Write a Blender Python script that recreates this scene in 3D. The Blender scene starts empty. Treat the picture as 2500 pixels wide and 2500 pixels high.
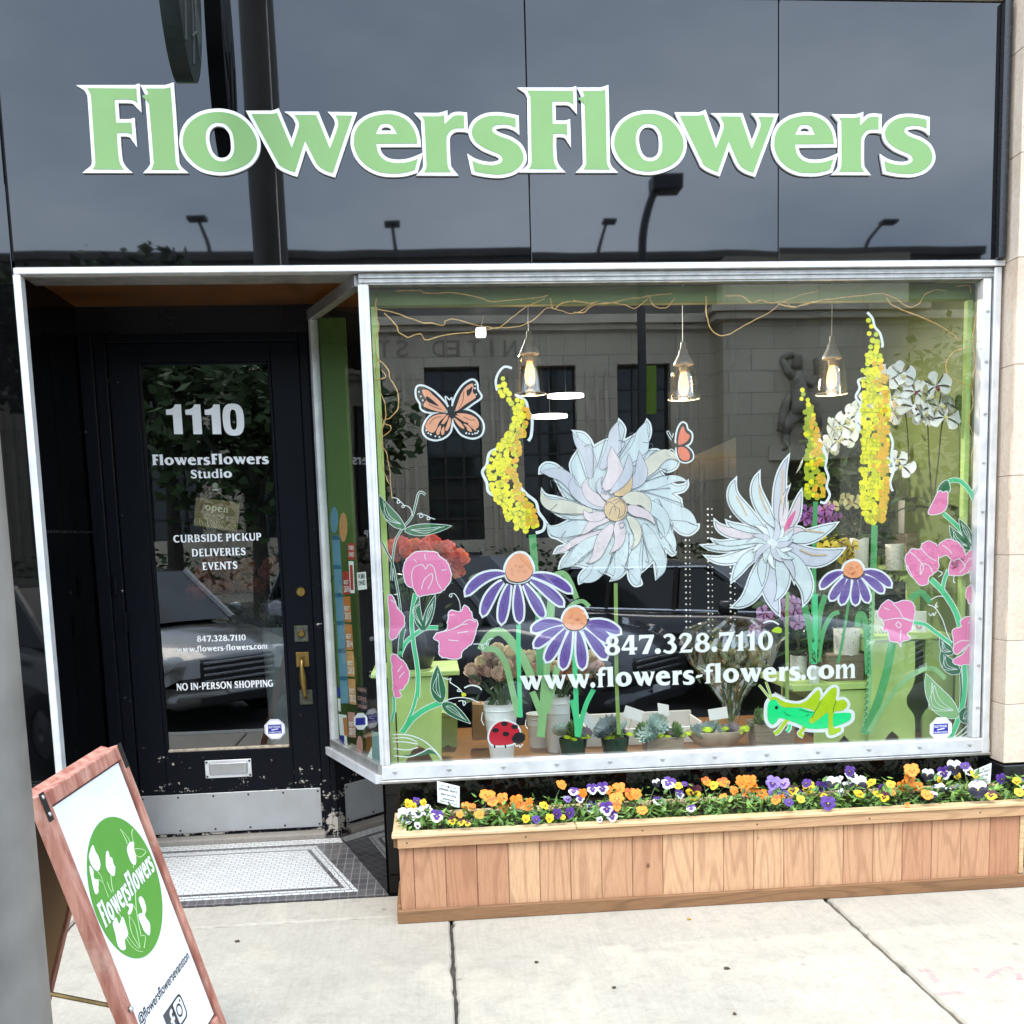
import bpy, bmesh, math, random
from math import sin, cos, pi, radians, sqrt, atan2
from mathutils import Vector, Matrix, geometry, noise
rnd = random.Random(11)
sc = bpy.context.scene
COL = sc.collection

# ------------------------------------------------------------------ camera
# world: x to the right along the shop front, y into the building, z up; shop front plane y = 0
CAM = Vector((0.0, -4.5713, 1.6096))
YAW, PITCH, ROLL = 0.0809, -0.123, 0.0295
FOC, PCX, PCY = 2505.7, 1265.6, 1619.5
_f = Vector((sin(YAW)*cos(PITCH), cos(YAW)*cos(PITCH), sin(PITCH)))
_r = Vector((cos(YAW), -sin(YAW), 0.0)); _d = _f.cross(_r)
RGT = _r*cos(ROLL) + _d*sin(ROLL); DWN = -_r*sin(ROLL) + _d*cos(ROLL); FWD = _f
cd = bpy.data.cameras.new('camera'); cam = bpy.data.objects.new('camera', cd); COL.objects.link(cam)
cd.sensor_width = 36.0; cd.lens = FOC/2500*36; cd.shift_x = (1250-PCX)/2500; cd.shift_y = (PCY-1250)/2500
cd.clip_start = 0.05; cd.clip_end = 900
M = Matrix((RGT, -DWN, -FWD)).transposed().to_4x4(); M.translation = CAM
cam.matrix_world = M; sc.camera = cam

# ------------------------------------------------------------------ world, sun, exposure
SUN_EL, SUN_AZ = radians(60), radians(200)
w = bpy.data.worlds.new('World'); sc.world = w; w.use_nodes = True
nt = w.node_tree; nt.nodes.clear(); N = nt.nodes.new; L = nt.links.new
out = N('ShaderNodeOutputWorld'); bg = N('ShaderNodeBackground'); sky = N('ShaderNodeTexSky')
sky.sky_type = 'NISHITA'; sky.sun_disc = False; sky.sun_elevation = SUN_EL; sky.sun_rotation = SUN_AZ
sky.air_density = 1.0; sky.dust_density = 4.0
tc = N('ShaderNodeTexCoord'); mp = N('ShaderNodeMapping'); mp.inputs['Scale'].default_value = (1.0, 1.0, 2.2)
nz = N('ShaderNodeTexNoise'); nz.inputs['Scale'].default_value = 2.6; nz.inputs['Detail'].default_value = 5; nz.inputs['Roughness'].default_value = 0.5
cr = N('ShaderNodeValToRGB'); cr.color_ramp.elements[0].position = 0.36; cr.color_ramp.elements[1].position = 0.68
cr.color_ramp.elements[0].color = (5.2, 6.8, 9.1, 1); cr.color_ramp.elements[1].color = (9.9, 11.5, 13.7, 1)
mx = N('ShaderNodeMix'); mx.data_type = 'RGBA'; mx.inputs[0].default_value = 0.86
L(tc.outputs['Generated'], mp.inputs[0]); L(mp.outputs[0], nz.inputs['Vector']); L(nz.outputs[0], cr.inputs[0])
L(sky.outputs[0], mx.inputs[6]); L(cr.outputs[0], mx.inputs[7]); L(mx.outputs[2], bg.inputs[0]); bg.inputs[1].default_value = 0.15
L(bg.outputs[0], out.inputs[0])
sd = bpy.data.lights.new('sun', 'SUN'); sd.energy = 1.0; sd.angle = radians(24); sd.color = (1.0, 0.95, 0.88)
sun = bpy.data.objects.new('sun', sd); COL.objects.link(sun)
sdir = Vector((sin(SUN_AZ)*cos(SUN_EL), cos(SUN_AZ)*cos(SUN_EL), sin(SUN_EL)))
sun.rotation_euler = sdir.to_track_quat('Z', 'Y').to_euler(); sun.location = (0, -8, 12)
vs = sc.view_settings; vs.view_transform = 'Standard'; vs.look = 'None'; vs.exposure = 1.45; vs.gamma = 1.0; vs.use_curve_mapping = False
cy = sc.cycles; cy.use_denoising = True; cy.max_bounces = 10; cy.transparent_max_bounces = 24; cy.glossy_bounces = 5
cy.caustics_reflective = False; cy.caustics_refractive = False; cy.sample_clamp_indirect = 6.0

# ------------------------------------------------------------------ helpers
def ray(u, v): return RGT*((u-PCX)/FOC) + DWN*((v-PCY)/FOC) + FWD
def at(u, v, Y):
    d = ray(u, v); return CAM + d*((Y-CAM.y)/d.y)
def atz(u, v, Z):
    d = ray(u, v); return CAM + d*((Z-CAM.z)/d.z)
def atpl(u, v, P, n):
    d = ray(u, v); return CAM + d*((P-CAM).dot(n)/d.dot(n))
def px(P):
    q = Vector(P)-CAM; z = q.dot(FWD); return PCX+FOC*q.dot(RGT)/z, PCY+FOC*q.dot(DWN)/z
def lin(c): return c/12.92 if c <= .04045 else ((c+.055)/1.055)**2.4
def hx(s): return tuple(lin(int(s[i:i+2], 16)/255) for i in (0, 2, 4))
def smooth(pts, n=5, closed=True):
    """pts: (x,y) corner or (x,y,1) smooth -> dense polyline (Catmull-Rom through smooth points)"""
    m = len(pts); res = []
    rng = range(m if closed else m-1)
    for i in rng:
        p1, p2 = pts[i], pts[(i+1) % m]
        s1, s2 = len(p1) > 2, len(p2) > 2
        if not (s1 or s2): res.append((p1[0], p1[1])); continue
        p0 = pts[i-1] if (s1 and (closed or i > 0)) else p1
        p3 = pts[(i+2) % m] if (s2 and (closed or i+2 < m)) else p2
        for k in range(n):
            t = k/n; t2 = t*t; t3 = t2*t; q = []
            for a in (0, 1):
                q.append(.5*(2*p1[a]+(p2[a]-p0[a])*t+(2*p0[a]-5*p1[a]+4*p2[a]-p3[a])*t2+(3*p1[a]-p0[a]-3*p2[a]+p3[a])*t3))
            res.append(tuple(q))
    if not closed: res.append((pts[-1][0], pts[-1][1]))
    return res
def S(*a):  # flat number list -> all smooth points
    a = a[0] if len(a) == 1 else a
    return [(a[i], a[i+1], 1) for i in range(0, len(a), 2)]
def offs(pts, w):
    """offset closed polyline by w (outward for counter-clockwise in y-up)"""
    n = len(pts); ar = sum(pts[i-1][0]*pts[i][1]-pts[i][0]*pts[i-1][1] for i in range(n)); sg = 1 if ar > 0 else -1
    res = []
    for i in range(n):
        a, b, c = Vector(pts[i-1]), Vector(pts[i]), Vector(pts[(i+1) % n])
        d1 = (b-a); d2 = (c-b)
        if d1.length < 1e-9 or d2.length < 1e-9: continue
        d1.normalize(); d2.normalize()
        n1 = Vector((d1.y, -d1.x))*sg; n2 = Vector((d2.y, -d2.x))*sg
        m = n1+n2
        if m.length < 1e-6: m = n1
        m.normalize(); k = min(1/max(.3, m.dot(n1)), 2.6)
        res.append(tuple(b+m*(w*k)))
    return res
def fill2d(contours):
    """list of closed 2D polylines (holes detected) -> (verts, tris)"""
    vs_, es = [], []
    for c in contours:
        o = len(vs_); vs_ += [Vector(p[:2]) for p in c]; k = len(c); es += [(o+i, o+(i+1) % k) for i in range(k)]
    r = geometry.delaunay_2d_cdt(vs_, es, [], 1, 1e-7); V = [tuple(v) for v in r[0]]
    if len(contours) == 1: return V, [tuple(f) for f in r[2]]
    def odd(x, y):
        k = False
        for c in contours:
            n = len(c); j = n-1
            for i in range(n):
                xi, yi, xj, yj = c[i][0], c[i][1], c[j][0], c[j][1]
                if (yi > y) != (yj > y) and x < (xj-xi)*(y-yi)/(yj-yi)+xi: k = not k
                j = i
        return k
    return V, [tuple(f) for f in r[2] if odd(sum(V[i][0] for i in f)/len(f), sum(V[i][1] for i in f)/len(f))]

class MB:
    def __init__(s): s.v = []; s.f = []; s.m = []; s.mi = 0
    def add(s, vs, fs):
        o = len(s.v); s.v += [tuple(v) for v in vs]
        for f in fs: s.f.append(tuple(i+o for i in f)); s.m.append(s.mi)
        return s
    def box(s, x0, x1, y0, y1, z0, z1, b=0.0):
        if b <= 0:
            return s.add([(x0,y0,z0),(x1,y0,z0),(x1,y1,z0),(x0,y1,z0),(x0,y0,z1),(x1,y0,z1),(x1,y1,z1),(x0,y1,z1)],
                         [(0,3,2,1),(4,5,6,7),(0,1,5,4),(1,2,6,5),(2,3,7,6),(3,0,4,7)])
        X, Y, Z = (x0, x1), (y0, y1), (z0, z1); vid = {}; vs_ = []; fs = []
        for i in (0,1):
            for j in (0,1):
                for k in (0,1):
                    dx, dy, dz = (b if i == 0 else -b), (b if j == 0 else -b), (b if k == 0 else -b)
                    for a, p in enumerate(((X[i], Y[j]+dy, Z[k]+dz), (X[i]+dx, Y[j], Z[k]+dz), (X[i]+dx, Y[j]+dy, Z[k]))):
                        vid[(i,j,k,a)] = len(vs_); vs_.append(p)
        q = lambda l: fs.append(tuple(vid[t] for t in l))
        q([(0,0,0,0),(0,0,1,0),(0,1,1,0),(0,1,0,0)]); q([(1,0,0,0),(1,1,0,0),(1,1,1,0),(1,0,1,0)])
        q([(0,0,0,1),(1,0,0,1),(1,0,1,1),(0,0,1,1)]); q([(0,1,0,1),(0,1,1,1),(1,1,1,1),(1,1,0,1)])
        q([(0,0,0,2),(0,1,0,2),(1,1,0,2),(1,0,0,2)]); q([(0,0,1,2),(1,0,1,2),(1,1,1,2),(0,1,1,2)])
        for i in (0,1):
            for j in (0,1):
                l = [(i,j,0,0),(i,j,0,1),(i,j,1,1),(i,j,1,0)]; q(l if (i^j) == 0 else l[::-1])
        for i in (0,1):
            for k in (0,1):
                l = [(i,0,k,2),(i,0,k,0),(i,1,k,0),(i,1,k,2)]; q(l if (i^k) == 0 else l[::-1])
        for j in (0,1):
            for k in (0,1):
                l = [(0,j,k,1),(0,j,k,2),(1,j,k,2),(1,j,k,1)]; q(l if (j^k) == 0 else l[::-1])
        for i in (0,1):
            for j in (0,1):
                for k in (0,1):
                    l = [(i,j,k,0),(i,j,k,1),(i,j,k,2)]; q(l if (i^j^k) else l[::-1])
        return s.add(vs_, fs)
    def prism(s, poly, f0, f1):
        """poly: 2D closed polyline(s); f0/f1 map (a,b)->3D for back / front cap"""
        cs = poly if isinstance(poly[0][0], (tuple, list)) else [poly]
        v2, t = fill2d(cs); n = len(v2)
        s.add([f0(*p) for p in v2]+[f1(*p) for p in v2], [tuple(reversed(f)) for f in t]+[tuple(i+n for i in f) for f in t])
        for c in cs:
            k = len(c)
            s.add([f0(*p[:2]) for p in c]+[f1(*p[:2]) for p in c], [(i, (i+1) % k, k+(i+1) % k, k+i) for i in range(k)])
        return s
    def tube(s, pts, r, n=8, caps=True):
        pts = [Vector(p) for p in pts]; m = len(pts); rs = r if isinstance(r, (list, tuple)) else [r]*m
        up = None; vs_ = []
        for i, p in enumerate(pts):
            t = (pts[min(i+1, m-1)]-pts[max(i-1, 0)]); t = t.normalized() if t.length > 1e-9 else Vector((0,0,1))
            if up is None: up = Vector((0,0,1)) if abs(t.z) < .9 else Vector((1,0,0))
            a = t.cross(up); a = a.normalized() if a.length > 1e-6 else t.orthogonal().normalized(); b = a.cross(t); up = b
            for k in range(n):
                g = 2*pi*k/n; vs_.append(p+a*(cos(g)*rs[i])+b*(sin(g)*rs[i]))
        fs = [(i*n+k, i*n+(k+1) % n, (i+1)*n+(k+1) % n, (i+1)*n+k) for i in range(m-1) for k in range(n)]
        if caps: fs += [tuple(range(n))[::-1], tuple(range((m-1)*n, m*n))]
        return s.add(vs_, fs)
    def lathe(s, prof, c=(0,0,0), n=24, sx=1, sy=1):
        m = len(prof); vs_ = [(c[0]+r*cos(2*pi*k/n)*sx, c[1]+r*sin(2*pi*k/n)*sy, c[2]+z) for r, z in prof for k in range(n)]
        fs = [(i*n+k, i*n+(k+1) % n, (i+1)*n+(k+1) % n, (i+1)*n+k) for i in range(m-1) for k in range(n)]
        return s.add(vs_, fs)
    def xf(s, Mx, i0=0):
        for i in range(i0, len(s.v)): s.v[i] = tuple(Mx @ Vector(s.v[i]))
        return s
    def mesh(s, name, mats, sm=False):
        me = bpy.data.meshes.new(name); me.from_pydata(s.v, [], s.f)
        for m in (mats if isinstance(mats, (list, tuple)) else [mats]): me.materials.append(m)
        if s.mi or any(s.m): me.polygons.foreach_set('material_index', s.m)
        if sm: me.polygons.foreach_set('use_smooth', [True]*len(s.f))
        me.update()
        if sm == 'auto':
            me.set_sharp_from_angle(angle=radians(40))
        return me
    def build(s, name, mats, parent=None, sm=False): return put(name, s.mesh(name, mats, sm), parent)
def put(name, me, parent=None):
    o = bpy.data.objects.new(name, me); COL.objects.link(o)
    if parent is not None:
        o.parent = parent; r = parent
        T = Vector(r.location)
        while r.parent is not None: r = r.parent; T = T+Vector(r.location) if r.type == 'EMPTY' else T
        if parent.type != 'EMPTY': T = Vector((0,0,0))
        o.matrix_parent_inverse = Matrix.Translation(-T)
    return o
def tag(o, label, cat, group=None):
    o['label'] = label; o['category'] = cat
    if group: o['group'] = group
    return o
def struct(o): o['kind'] = 'structure'; return o
def thing(name, label, cat, loc, group=None):
    o = bpy.data.objects.new(name, None); COL.objects.link(o); o.location = loc; o.empty_display_size = .1
    return tag(o, label, cat, group)
def copy_tree(o, parent=None):
    c = o.copy(); COL.objects.link(c); c.parent = parent
    for ch in list(o.children): copy_tree(ch, c)
    return c

# ------------------------------------------------------------------ materials
MATS = {}
class NT:
    def __init__(s, name):
        s.m = bpy.data.materials.new(name); s.m.use_nodes = True; s.t = s.m.node_tree
        s.b = s.t.nodes['Principled BSDF']; s.o = s.t.nodes['Material Output']; s.c = None
    def n(s, t, **k):
        x = s.t.nodes.new('ShaderNode'+t)
        for a, v in k.items():
            if a.startswith('i_'): x.inputs[a[2:].replace('_', ' ')].default_value = v
            else: setattr(x, a, v)
        return x
    def l(s, a, b): s.t.links.new(a, b)
    def co(s, scale=(1,1,1), rnd_=False, kind='Object', rot=(0,0,0)):
        t = s.n('TexCoord'); m = s.n('Mapping'); m.inputs['Scale'].default_value = scale; m.inputs['Rotation'].default_value = rot; s.l(t.outputs[kind], m.inputs[0])
        if rnd_:
            oi = s.n('ObjectInfo'); mu = s.n('Math', operation='MULTIPLY'); mu.inputs[1].default_value = 37.0
            s.l(oi.outputs['Random'], mu.inputs[0]); s.l(mu.outputs[0], m.inputs['Location'])
        return m.outputs[0]
    def noise(s, vec, scale, detail=4, rough=.55, dist=0):
        x = s.n('TexNoise'); x.inputs['Scale'].default_value = scale; x.inputs['Detail'].default_value = detail; x.inputs['Roughness'].default_value = rough; x.inputs['Distortion'].default_value = dist
        s.l(vec, x.inputs['Vector']); return x.outputs[0]
    def ramp(s, fac, stops, interp='LINEAR'):
        r = s.n('ValToRGB'); e = r.color_ramp.elements; r.color_ramp.interpolation = interp
        while len(e) < len(stops): e.new(.5)
        for i, (p, c) in enumerate(stops):
            e[i].position = p; e[i].color = (*c, 1) if not isinstance(c, (int, float)) else (c, c, c, 1)
        s.l(fac, r.inputs[0]); return r.outputs[0]
    def mix(s, fac, a, b, mode='MIX'):
        x = s.n('Mix', data_type='RGBA', blend_type=mode)
        for i, v in ((0, fac), (6, a), (7, b)):
            if isinstance(v, (int, float)): x.inputs[i].default_value = v if i == 0 else (v, v, v, 1)
            elif isinstance(v, tuple): x.inputs[i].default_value = (*v, 1)
            else: s.l(v, x.inputs[i])
        return x.outputs[2]
    def math(s, op, a, b=None):
        x = s.n('Math', operation=op)
        for i, v in ((0, a), (1, b)):
            if v is None: continue
            if isinstance(v, (int, float)): x.inputs[i].default_value = v
            else: s.l(v, x.inputs[i])
        return x.outputs[0]
    def bump(s, h, strength=.3, dist=.01):
        b = s.n('Bump'); b.inputs['Strength'].default_value = strength; b.inputs['Distance'].default_value = dist
        s.l(h, b.inputs['Height']); s.l(b.outputs[0], s.b.inputs['Normal'])
    def set(s, **k):
        for a, v in k.items():
            i = s.b.inputs[a.replace('_', ' ')]
            if isinstance(v, (int, float)): i.default_value = v
            elif isinstance(v, tuple): i.default_value = (*v, 1) if len(v) == 3 else v
            else: s.l(v, i)
        return s
def pm(name, col, rough=.5, var=.12, vs=14, bump=0., bs=60, metal=0., spec=.5, kind='Object', rnd_=False, bdist=.004):
    """plain procedural material: colour with uneven tone and fine relief"""
    if name in MATS: return MATS[name]
    t = NT(name); v = t.co(kind=kind, rnd_=rnd_)
    f = t.noise(v, vs, 5); lo = tuple(c*(1-var) for c in col); hi = tuple(min(1, c*(1+var)) for c in col)
    t.set(Base_Color=t.ramp(f, [(.3, lo), (.7, hi)]), Roughness=t.ramp(f, [(.3, max(0, rough-.06)), (.7, min(1, rough+.06))]), Metallic=metal, Specular_IOR_Level=spec)
    if bump: t.bump(t.noise(v, bs, 4), bump, bdist)
    MATS[name] = t.m; return t.m
def paint(name, col, var=.06, rough=.55, sc_=30, streak=(1,1,1)):
    """hand paint on glass: slightly streaky"""
    if name in MATS: return MATS[name]
    col = tuple(c*.86 for c in col); t = NT(name); v = t.co(scale=streak); f = t.noise(v, sc_, 6, .65)
    t.set(Base_Color=t.ramp(f, [(.3, tuple(c*(1-var) for c in col)), (.7, tuple(min(1, c*(1+var)) for c in col))]), Roughness=rough, Specular_IOR_Level=.3)
    MATS[name] = t.m; return t.m
def glass_mat(name, f0, tint=(1,1,1), wave=.0):
    t = NT(name); t.t.nodes.remove(t.b)
    lw = t.n('LayerWeight'); lw.inputs['Blend'].default_value = .5
    p = t.math('POWER', lw.outputs['Facing'], 5.0); f = t.math('MULTIPLY_ADD', p, 1-f0); f.node.inputs[2].default_value = f0
    tr = t.n('BsdfTransparent'); tr.inputs[0].default_value = (*tint, 1)
    gl = t.n('BsdfGlossy'); gl.inputs['Roughness'].default_value = 0.0; gl.inputs[0].default_value = (1, 1, 1, 1)
    if wave:
        b = t.n('Bump'); b.inputs['Strength'].default_value = wave; b.inputs['Distance'].default_value = .02
        t.l(t.noise(t.co(), 1.3, 1), b.inputs['Height']); t.l(b.outputs[0], gl.inputs['Normal'])
    ms = t.n('MixShader'); t.l(f, ms.inputs[0]); t.l(tr.outputs[0], ms.inputs[1]); t.l(gl.outputs[0], ms.inputs[2]); t.l(ms.outputs[0], t.o.inputs[0])
    return t.m
def black_glass(name='black_structural_glass', ior=1.62):
    t = NT(name); v = t.co(rnd_=True)
    t.set(Base_Color=t.ramp(t.noise(v, 4), [(.3, (.0012,.0012,.0014)), (.7, (.0025,.0025,.0027))]), Roughness=.02, IOR=ior, Specular_IOR_Level=.5)
    t.bump(t.noise(v, 1.1, 2), .05, .02); return t.m
def worn_black():
    """old black paint chipped down to grey wood, more near the foot"""
    t = NT('chipped_black_paint'); v = t.co(scale=(1,1,.55)); n1 = t.noise(v, 26, 6, .7); n2 = t.noise(t.co(scale=(.5,1,3)), 9, 5, .7)
    g = t.n('NewGeometry'); sx = t.n('SeparateXYZ'); t.l(g.outputs['Position'], sx.inputs[0])
    low = t.ramp(t.math('MULTIPLY', sx.outputs[2], .5), [(.08, .155), (.20, .092), (.32, .025), (.9, .010)])
    k = t.math('ADD', t.math('MULTIPLY', n1, n2), low); ch = t.ramp(k, [(.418, 0.), (.43, 1.)])
    t.set(Base_Color=t.mix(ch, (.0045,.0055,.008), t.mix(n1, (.32,.27,.21), (.5,.46,.4))), Roughness=t.mix(ch, .4, .85), Specular_IOR_Level=.10)
    t.bump(t.math('SUBTRACT', t.math('MULTIPLY', n1, .25), ch), .35, .002); return t.m
def concrete(name, base, stain=1.0):
    t = NT(name); v = t.co(rnd_=True, kind='Object'); a = t.noise(v, 1.6, 6, .62); b = t.noise(v, 13, 8, .72); c = t.noise(t.co(scale=(30,1.2,1), rnd_=True), 3, 4, .6)
    d = t.noise(v, 130, 4, .6)
    col = t.mix(t.ramp(a, [(.35, 0.), (.7, 1.)]), tuple(x*.88 for x in base), tuple(min(1, x*1.06) for x in base))
    col = t.mix(t.math('MULTIPLY', t.ramp(b, [(.5, 0.), (.66, 1.)]), .55*stain), col, tuple(x*.66 for x in base))
    col = t.mix(t.math('MULTIPLY', t.ramp(c, [(.48, 0.), (.66, 1.)]), .30), col, tuple(x*.7 for x in base))
    col = t.mix(t.math('MULTIPLY', t.ramp(d, [(.63, 0.), (.7, 1.)]), .45), col, tuple(x*.5 for x in base))
    gm = t.n('TexVoronoi'); gm.inputs['Scale'].default_value = 5.5; t.l(v, gm.inputs['Vector']); gs = t.math('MULTIPLY', t.ramp(gm.outputs['Distance'], [(.045, 1.), (.075, 0.)]), t.ramp(t.noise(v, 3.1, 1), [(.5, 0.), (.55, .75)]))
    col = t.mix(gs, col, tuple(x*.42 for x in base)); blot = t.noise(v, 4.3, 7, .75); col = t.mix(t.math('MULTIPLY', t.ramp(blot, [(.52, 0.), (.7, 1.)]), .28), col, tuple(x*.66 for x in base)); fg = t.noise(v, 48, 6, .75); col = t.mix(t.math('MULTIPLY', t.ramp(fg, [(.42, 0.), (.62, 1.)]), .42), col, tuple(x*.72 for x in base))
    t.set(Base_Color=col, Roughness=.9, Specular_IOR_Level=.2)
    t.bump(t.math('ADD', t.math('MULTIPLY', d, .6), t.math('MULTIPLY', b, .5)), .35, .004); return t.m
def wood(name, c1, c2, dark, scale=1.0, axis='z', rough=.6, knots=True, rings=22):
    """plain-sawn board: contour grain that runs along one axis, tone differing from board to board"""
    t = NT(name); sc3 = {'z': (1,1,.09), 'x': (.09,1,1), 'y': (1,.09,1)}[axis]
    v = t.co(scale=sc3, rnd_=True); g = t.noise(v, 5*scale, 2, .45)
    r = t.math('SINE', t.math('MULTIPLY', g, rings*4.5)); fine = t.noise(t.co(scale=tuple(k*1 for k in sc3), rnd_=True), 160*scale, 3, .6)
    oi = t.n('ObjectInfo'); tone = t.mix(oi.outputs['Random'], c1, c2)
    col = t.mix(t.ramp(r, [(.35, 0.), (1., .32)]), tone, dark); col = t.mix(t.math('MULTIPLY', t.ramp(fine, [(.42, 0.), (.7, 1.)]), .28), col, dark)
    if knots:
        vo = t.n('TexVoronoi'); vo.inputs['Scale'].default_value = 4.2; t.l(t.co(scale=(1,1,.7), rnd_=True), vo.inputs['Vector'])
        kn = t.ramp(vo.outputs['Distance'], [(.03, 1.), (.055, 0.)]); col = t.mix(t.math('MULTIPLY', kn, .8), col, tuple(x*.25 for x in dark))
    t.set(Base_Color=col, Roughness=rough, Specular_IOR_Level=.3); t.bump(t.math('ADD', t.math('MULTIPLY', r, .15), fine), .2, .002); return t.m
# ------------------------------------------------------------------ shared materials
VIT = black_glass(); VITL = black_glass('black_bulkhead_glass', 1.36)
ALU = pm('aluminium', (.66,.66,.65), .36, .14, 11, .1, 90, .3)
ALUG = pm('weathered_aluminium', (.42,.41,.38), .42, .22, 22, .12, 120, .7)
STEEL = pm('brushed_steel', (.52,.53,.54), .34, .1, 5, .05, 200, .85)
WORN = worn_black()
GREENP = pm('lime_green_paint', hx('b0cb78'), .5, .09, 6, .1, 40)
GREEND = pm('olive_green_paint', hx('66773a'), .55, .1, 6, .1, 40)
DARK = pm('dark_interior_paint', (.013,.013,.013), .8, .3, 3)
DISPW = wood('display_floor_wood', hx('8c6233'), hx('a07443'), hx('4a2f14'), 1.0, 'x', .35, False)
STONE = None
def stone_mat():
    t = NT('pink_limestone'); v = t.co(rnd_=True); a = t.noise(v, 2.2, 5); b = t.noise(v, 55, 6, .7)
    col = t.mix(t.ramp(a, [(.3, 0.), (.7, 1.)]), hx('c9b39c'), hx('dbcbb7'))
    col = t.mix(t.math('MULTIPLY', t.ramp(b, [(.45, 0.), (.75, 1.)]), .5), col, hx('a58c78'))
    t.set(Base_Color=col, Roughness=.85, Specular_IOR_Level=.2); t.bump(b, .3, .004); return t.m
STONE = stone_mat()
BLACKST = pm('black_granite', (.012,.012,.013), .25, .4, 60, .1, 60)
GROUT = pm('dark_joint', (.06,.05,.042), .95, .4, 30, .5, 80)
PAVE = concrete('pale_broomed_concrete', (.405,.36,.288))
ASPH = pm('asphalt', (.055,.055,.056), .9, .3, 40, .6, 300)

# ------------------------------------------------------------------ ground, pavement, road
m = MB(); m.add([(-400,-400,-.16),(400,-400,-.16),(400,60,-.16),(-400,60,-.16)], [(0,1,2,3)])
struct(m.build('ground', ASPH))
KERB = -2.80
sw = struct(MB().box(-60, 60, KERB, .9, -.155, -.022).build('sidewalk', GROUT))
def slab(x0, x1, y0, y1, seed):
    """concrete slab with slightly ragged, rounded edges"""
    r = random.Random(seed); g = .0045; b = .007; pts = []
    def edge(ax, ay, bx, by):
        n = max(2, int(math.hypot(bx-ax, by-ay)/.04)); dx, dy = (bx-ax), (by-ay); l = math.hypot(dx, dy); nx, ny = -dy/l, dx/l
        for i in range(n):
            k = 0 if i == 0 else abs(noise.noise(Vector((ax*3+dx*i/n*22, ay*3+dy*i/n*22, seed*.37))))*.011*(1 if r.random() < .75 else 2.2)
            pts.append((ax+dx*i/n+nx*k, ay+dy*i/n+ny*k))
    X0, X1, Y0, Y1 = x0+g, x1-g, y0+g, y1-g
    edge(X0, Y0, X1, Y0); edge(X1, Y0, X1, Y1); edge(X1, Y1, X0, Y1); edge(X0, Y1, X0, Y0)
    inn = offs(pts, -b); mb = MB(); k = len(inn)
    v2, t = fill2d([inn]); mb.add([(p[0], p[1], 0) for p in v2], t)
    mb.add([(p[0], p[1], 0) for p in inn]+[(p[0], p[1], -.008) for p in pts]+[(p[0], p[1], -.03) for p in pts],
           [(k+i, k+(i+1) % k, (i+1) % k, i) for i in range(k)]+[(2*k+i, 2*k+(i+1) % k, k+(i+1) % k, k+i) for i in range(k)])
    return mb
JX = [.022+1.636*k for k in range(-4, 5)]; JY = [KERB+.16, -1.86, -.277, -.012]
sd_ = 0
for i in range(len(JX)-1):
    for j in range(len(JY)-1):
        sd_ += 1; slab(JX[i], JX[i+1], JY[j], JY[j+1], sd_).build('concrete_slab', PAVE, sw)
MB().box(-30, 30, KERB, KERB+.155, -.15, .002, .012).build('kerb', concrete('kerb_concrete', (.42,.41,.38)), sw)
CHALK = pm('pink_chalk', hx('c98a8a'), .95, .3, 60)
def chalkmat():
    t = NT('faint_pink_chalk'); n = t.noise(t.co(), 60, 6, .7)
    f = t.ramp(n, [(.42, 0.), (.58, .7)]); tr = t.n('BsdfTransparent'); ms = t.n('MixShader'); t.set(Base_Color=hx('d99a98'), Roughness=.95)
    t.l(f, ms.inputs[0]); t.l(tr.outputs[0], ms.inputs[1]); t.l(t.b.outputs[0], ms.inputs[2]); t.l(ms.outputs[0], t.o.inputs[0]); return t.m
CHM = chalkmat()
def chalk(pxs, w):
    P = [atz(u, v, .0012) for u, v in smooth(S(*pxs), 5, False)]; mb = MB(); vs_ = []
    for i, p in enumerate(P):
        t = (P[min(i+1, len(P)-1)]-P[max(i-1, 0)]).normalized(); n = Vector((-t.y, t.x, 0)); vs_ += [p+n*w, p-n*w]
    mb.add(vs_, [(2*i, 2*i+1, 2*i+3, 2*i+2) for i in range(len(P)-1)]); mb.build('chalk_mark', CHM, sw)
chalk((2245,2370,2262,2368,2278,2385,2290,2400), .012); chalk((2380,2362,2390,2374), .008); chalk((2410,2388,2436,2370,2462,2362,2484,2376,2490,2392), .010)
chalk((2285,2428,2310,2424,2350,2422), .012); chalk((2480,2390,2530,2380), .008)
# small litter on the pavement, one object each
LEAF = pm('dead_leaf', (.06,.04,.02), .9, .3, 60)
def debris(name, u, v, s, label, cat, mat, group=None):
    c = atz(u, v, .002); r = random.Random(int(u)); mb = MB(); n = 7; a0 = r.random()*6
    ring = [(c.x+s*cos(a0+2*pi*i/n)*(.4+.6*r.random()), c.y+s*.8*sin(a0+2*pi*i/n)*(.4+.6*r.random()), .003+.006*r.random()) for i in range(n)]
    mb.add([(c.x, c.y, .009)]+ring+[(p[0], p[1], .001) for p in ring], [(0, 1+i, 1+(i+1) % n) for i in range(n)]+[(1+i, 1+n+i, 1+n+(i+1) % n, 1+(i+1) % n) for i in range(n)])
    tag(mb.build(name, mat), label, cat, group)
debris('leaf_scrap', 1775, 2365, .016, 'dark crumpled leaf scrap in the middle of the pavement', 'leaf', LEAF, 'scraps on the pavement')
debris('leaf_scrap', 1500, 2412, .009, 'tiny dark scrap on the pavement left of the crumpled leaf', 'leaf', LEAF, 'scraps on the pavement')
debris('leaf_scrap', 1793, 2476, .009, 'tiny dark scrap on the pavement below the crumpled leaf', 'leaf', LEAF, 'scraps on the pavement')
debris('leaf_scrap', 579, 2299, .012, 'small dark leaf on the pavement in front of the doorway', 'leaf', LEAF, 'scraps on the pavement')
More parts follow.
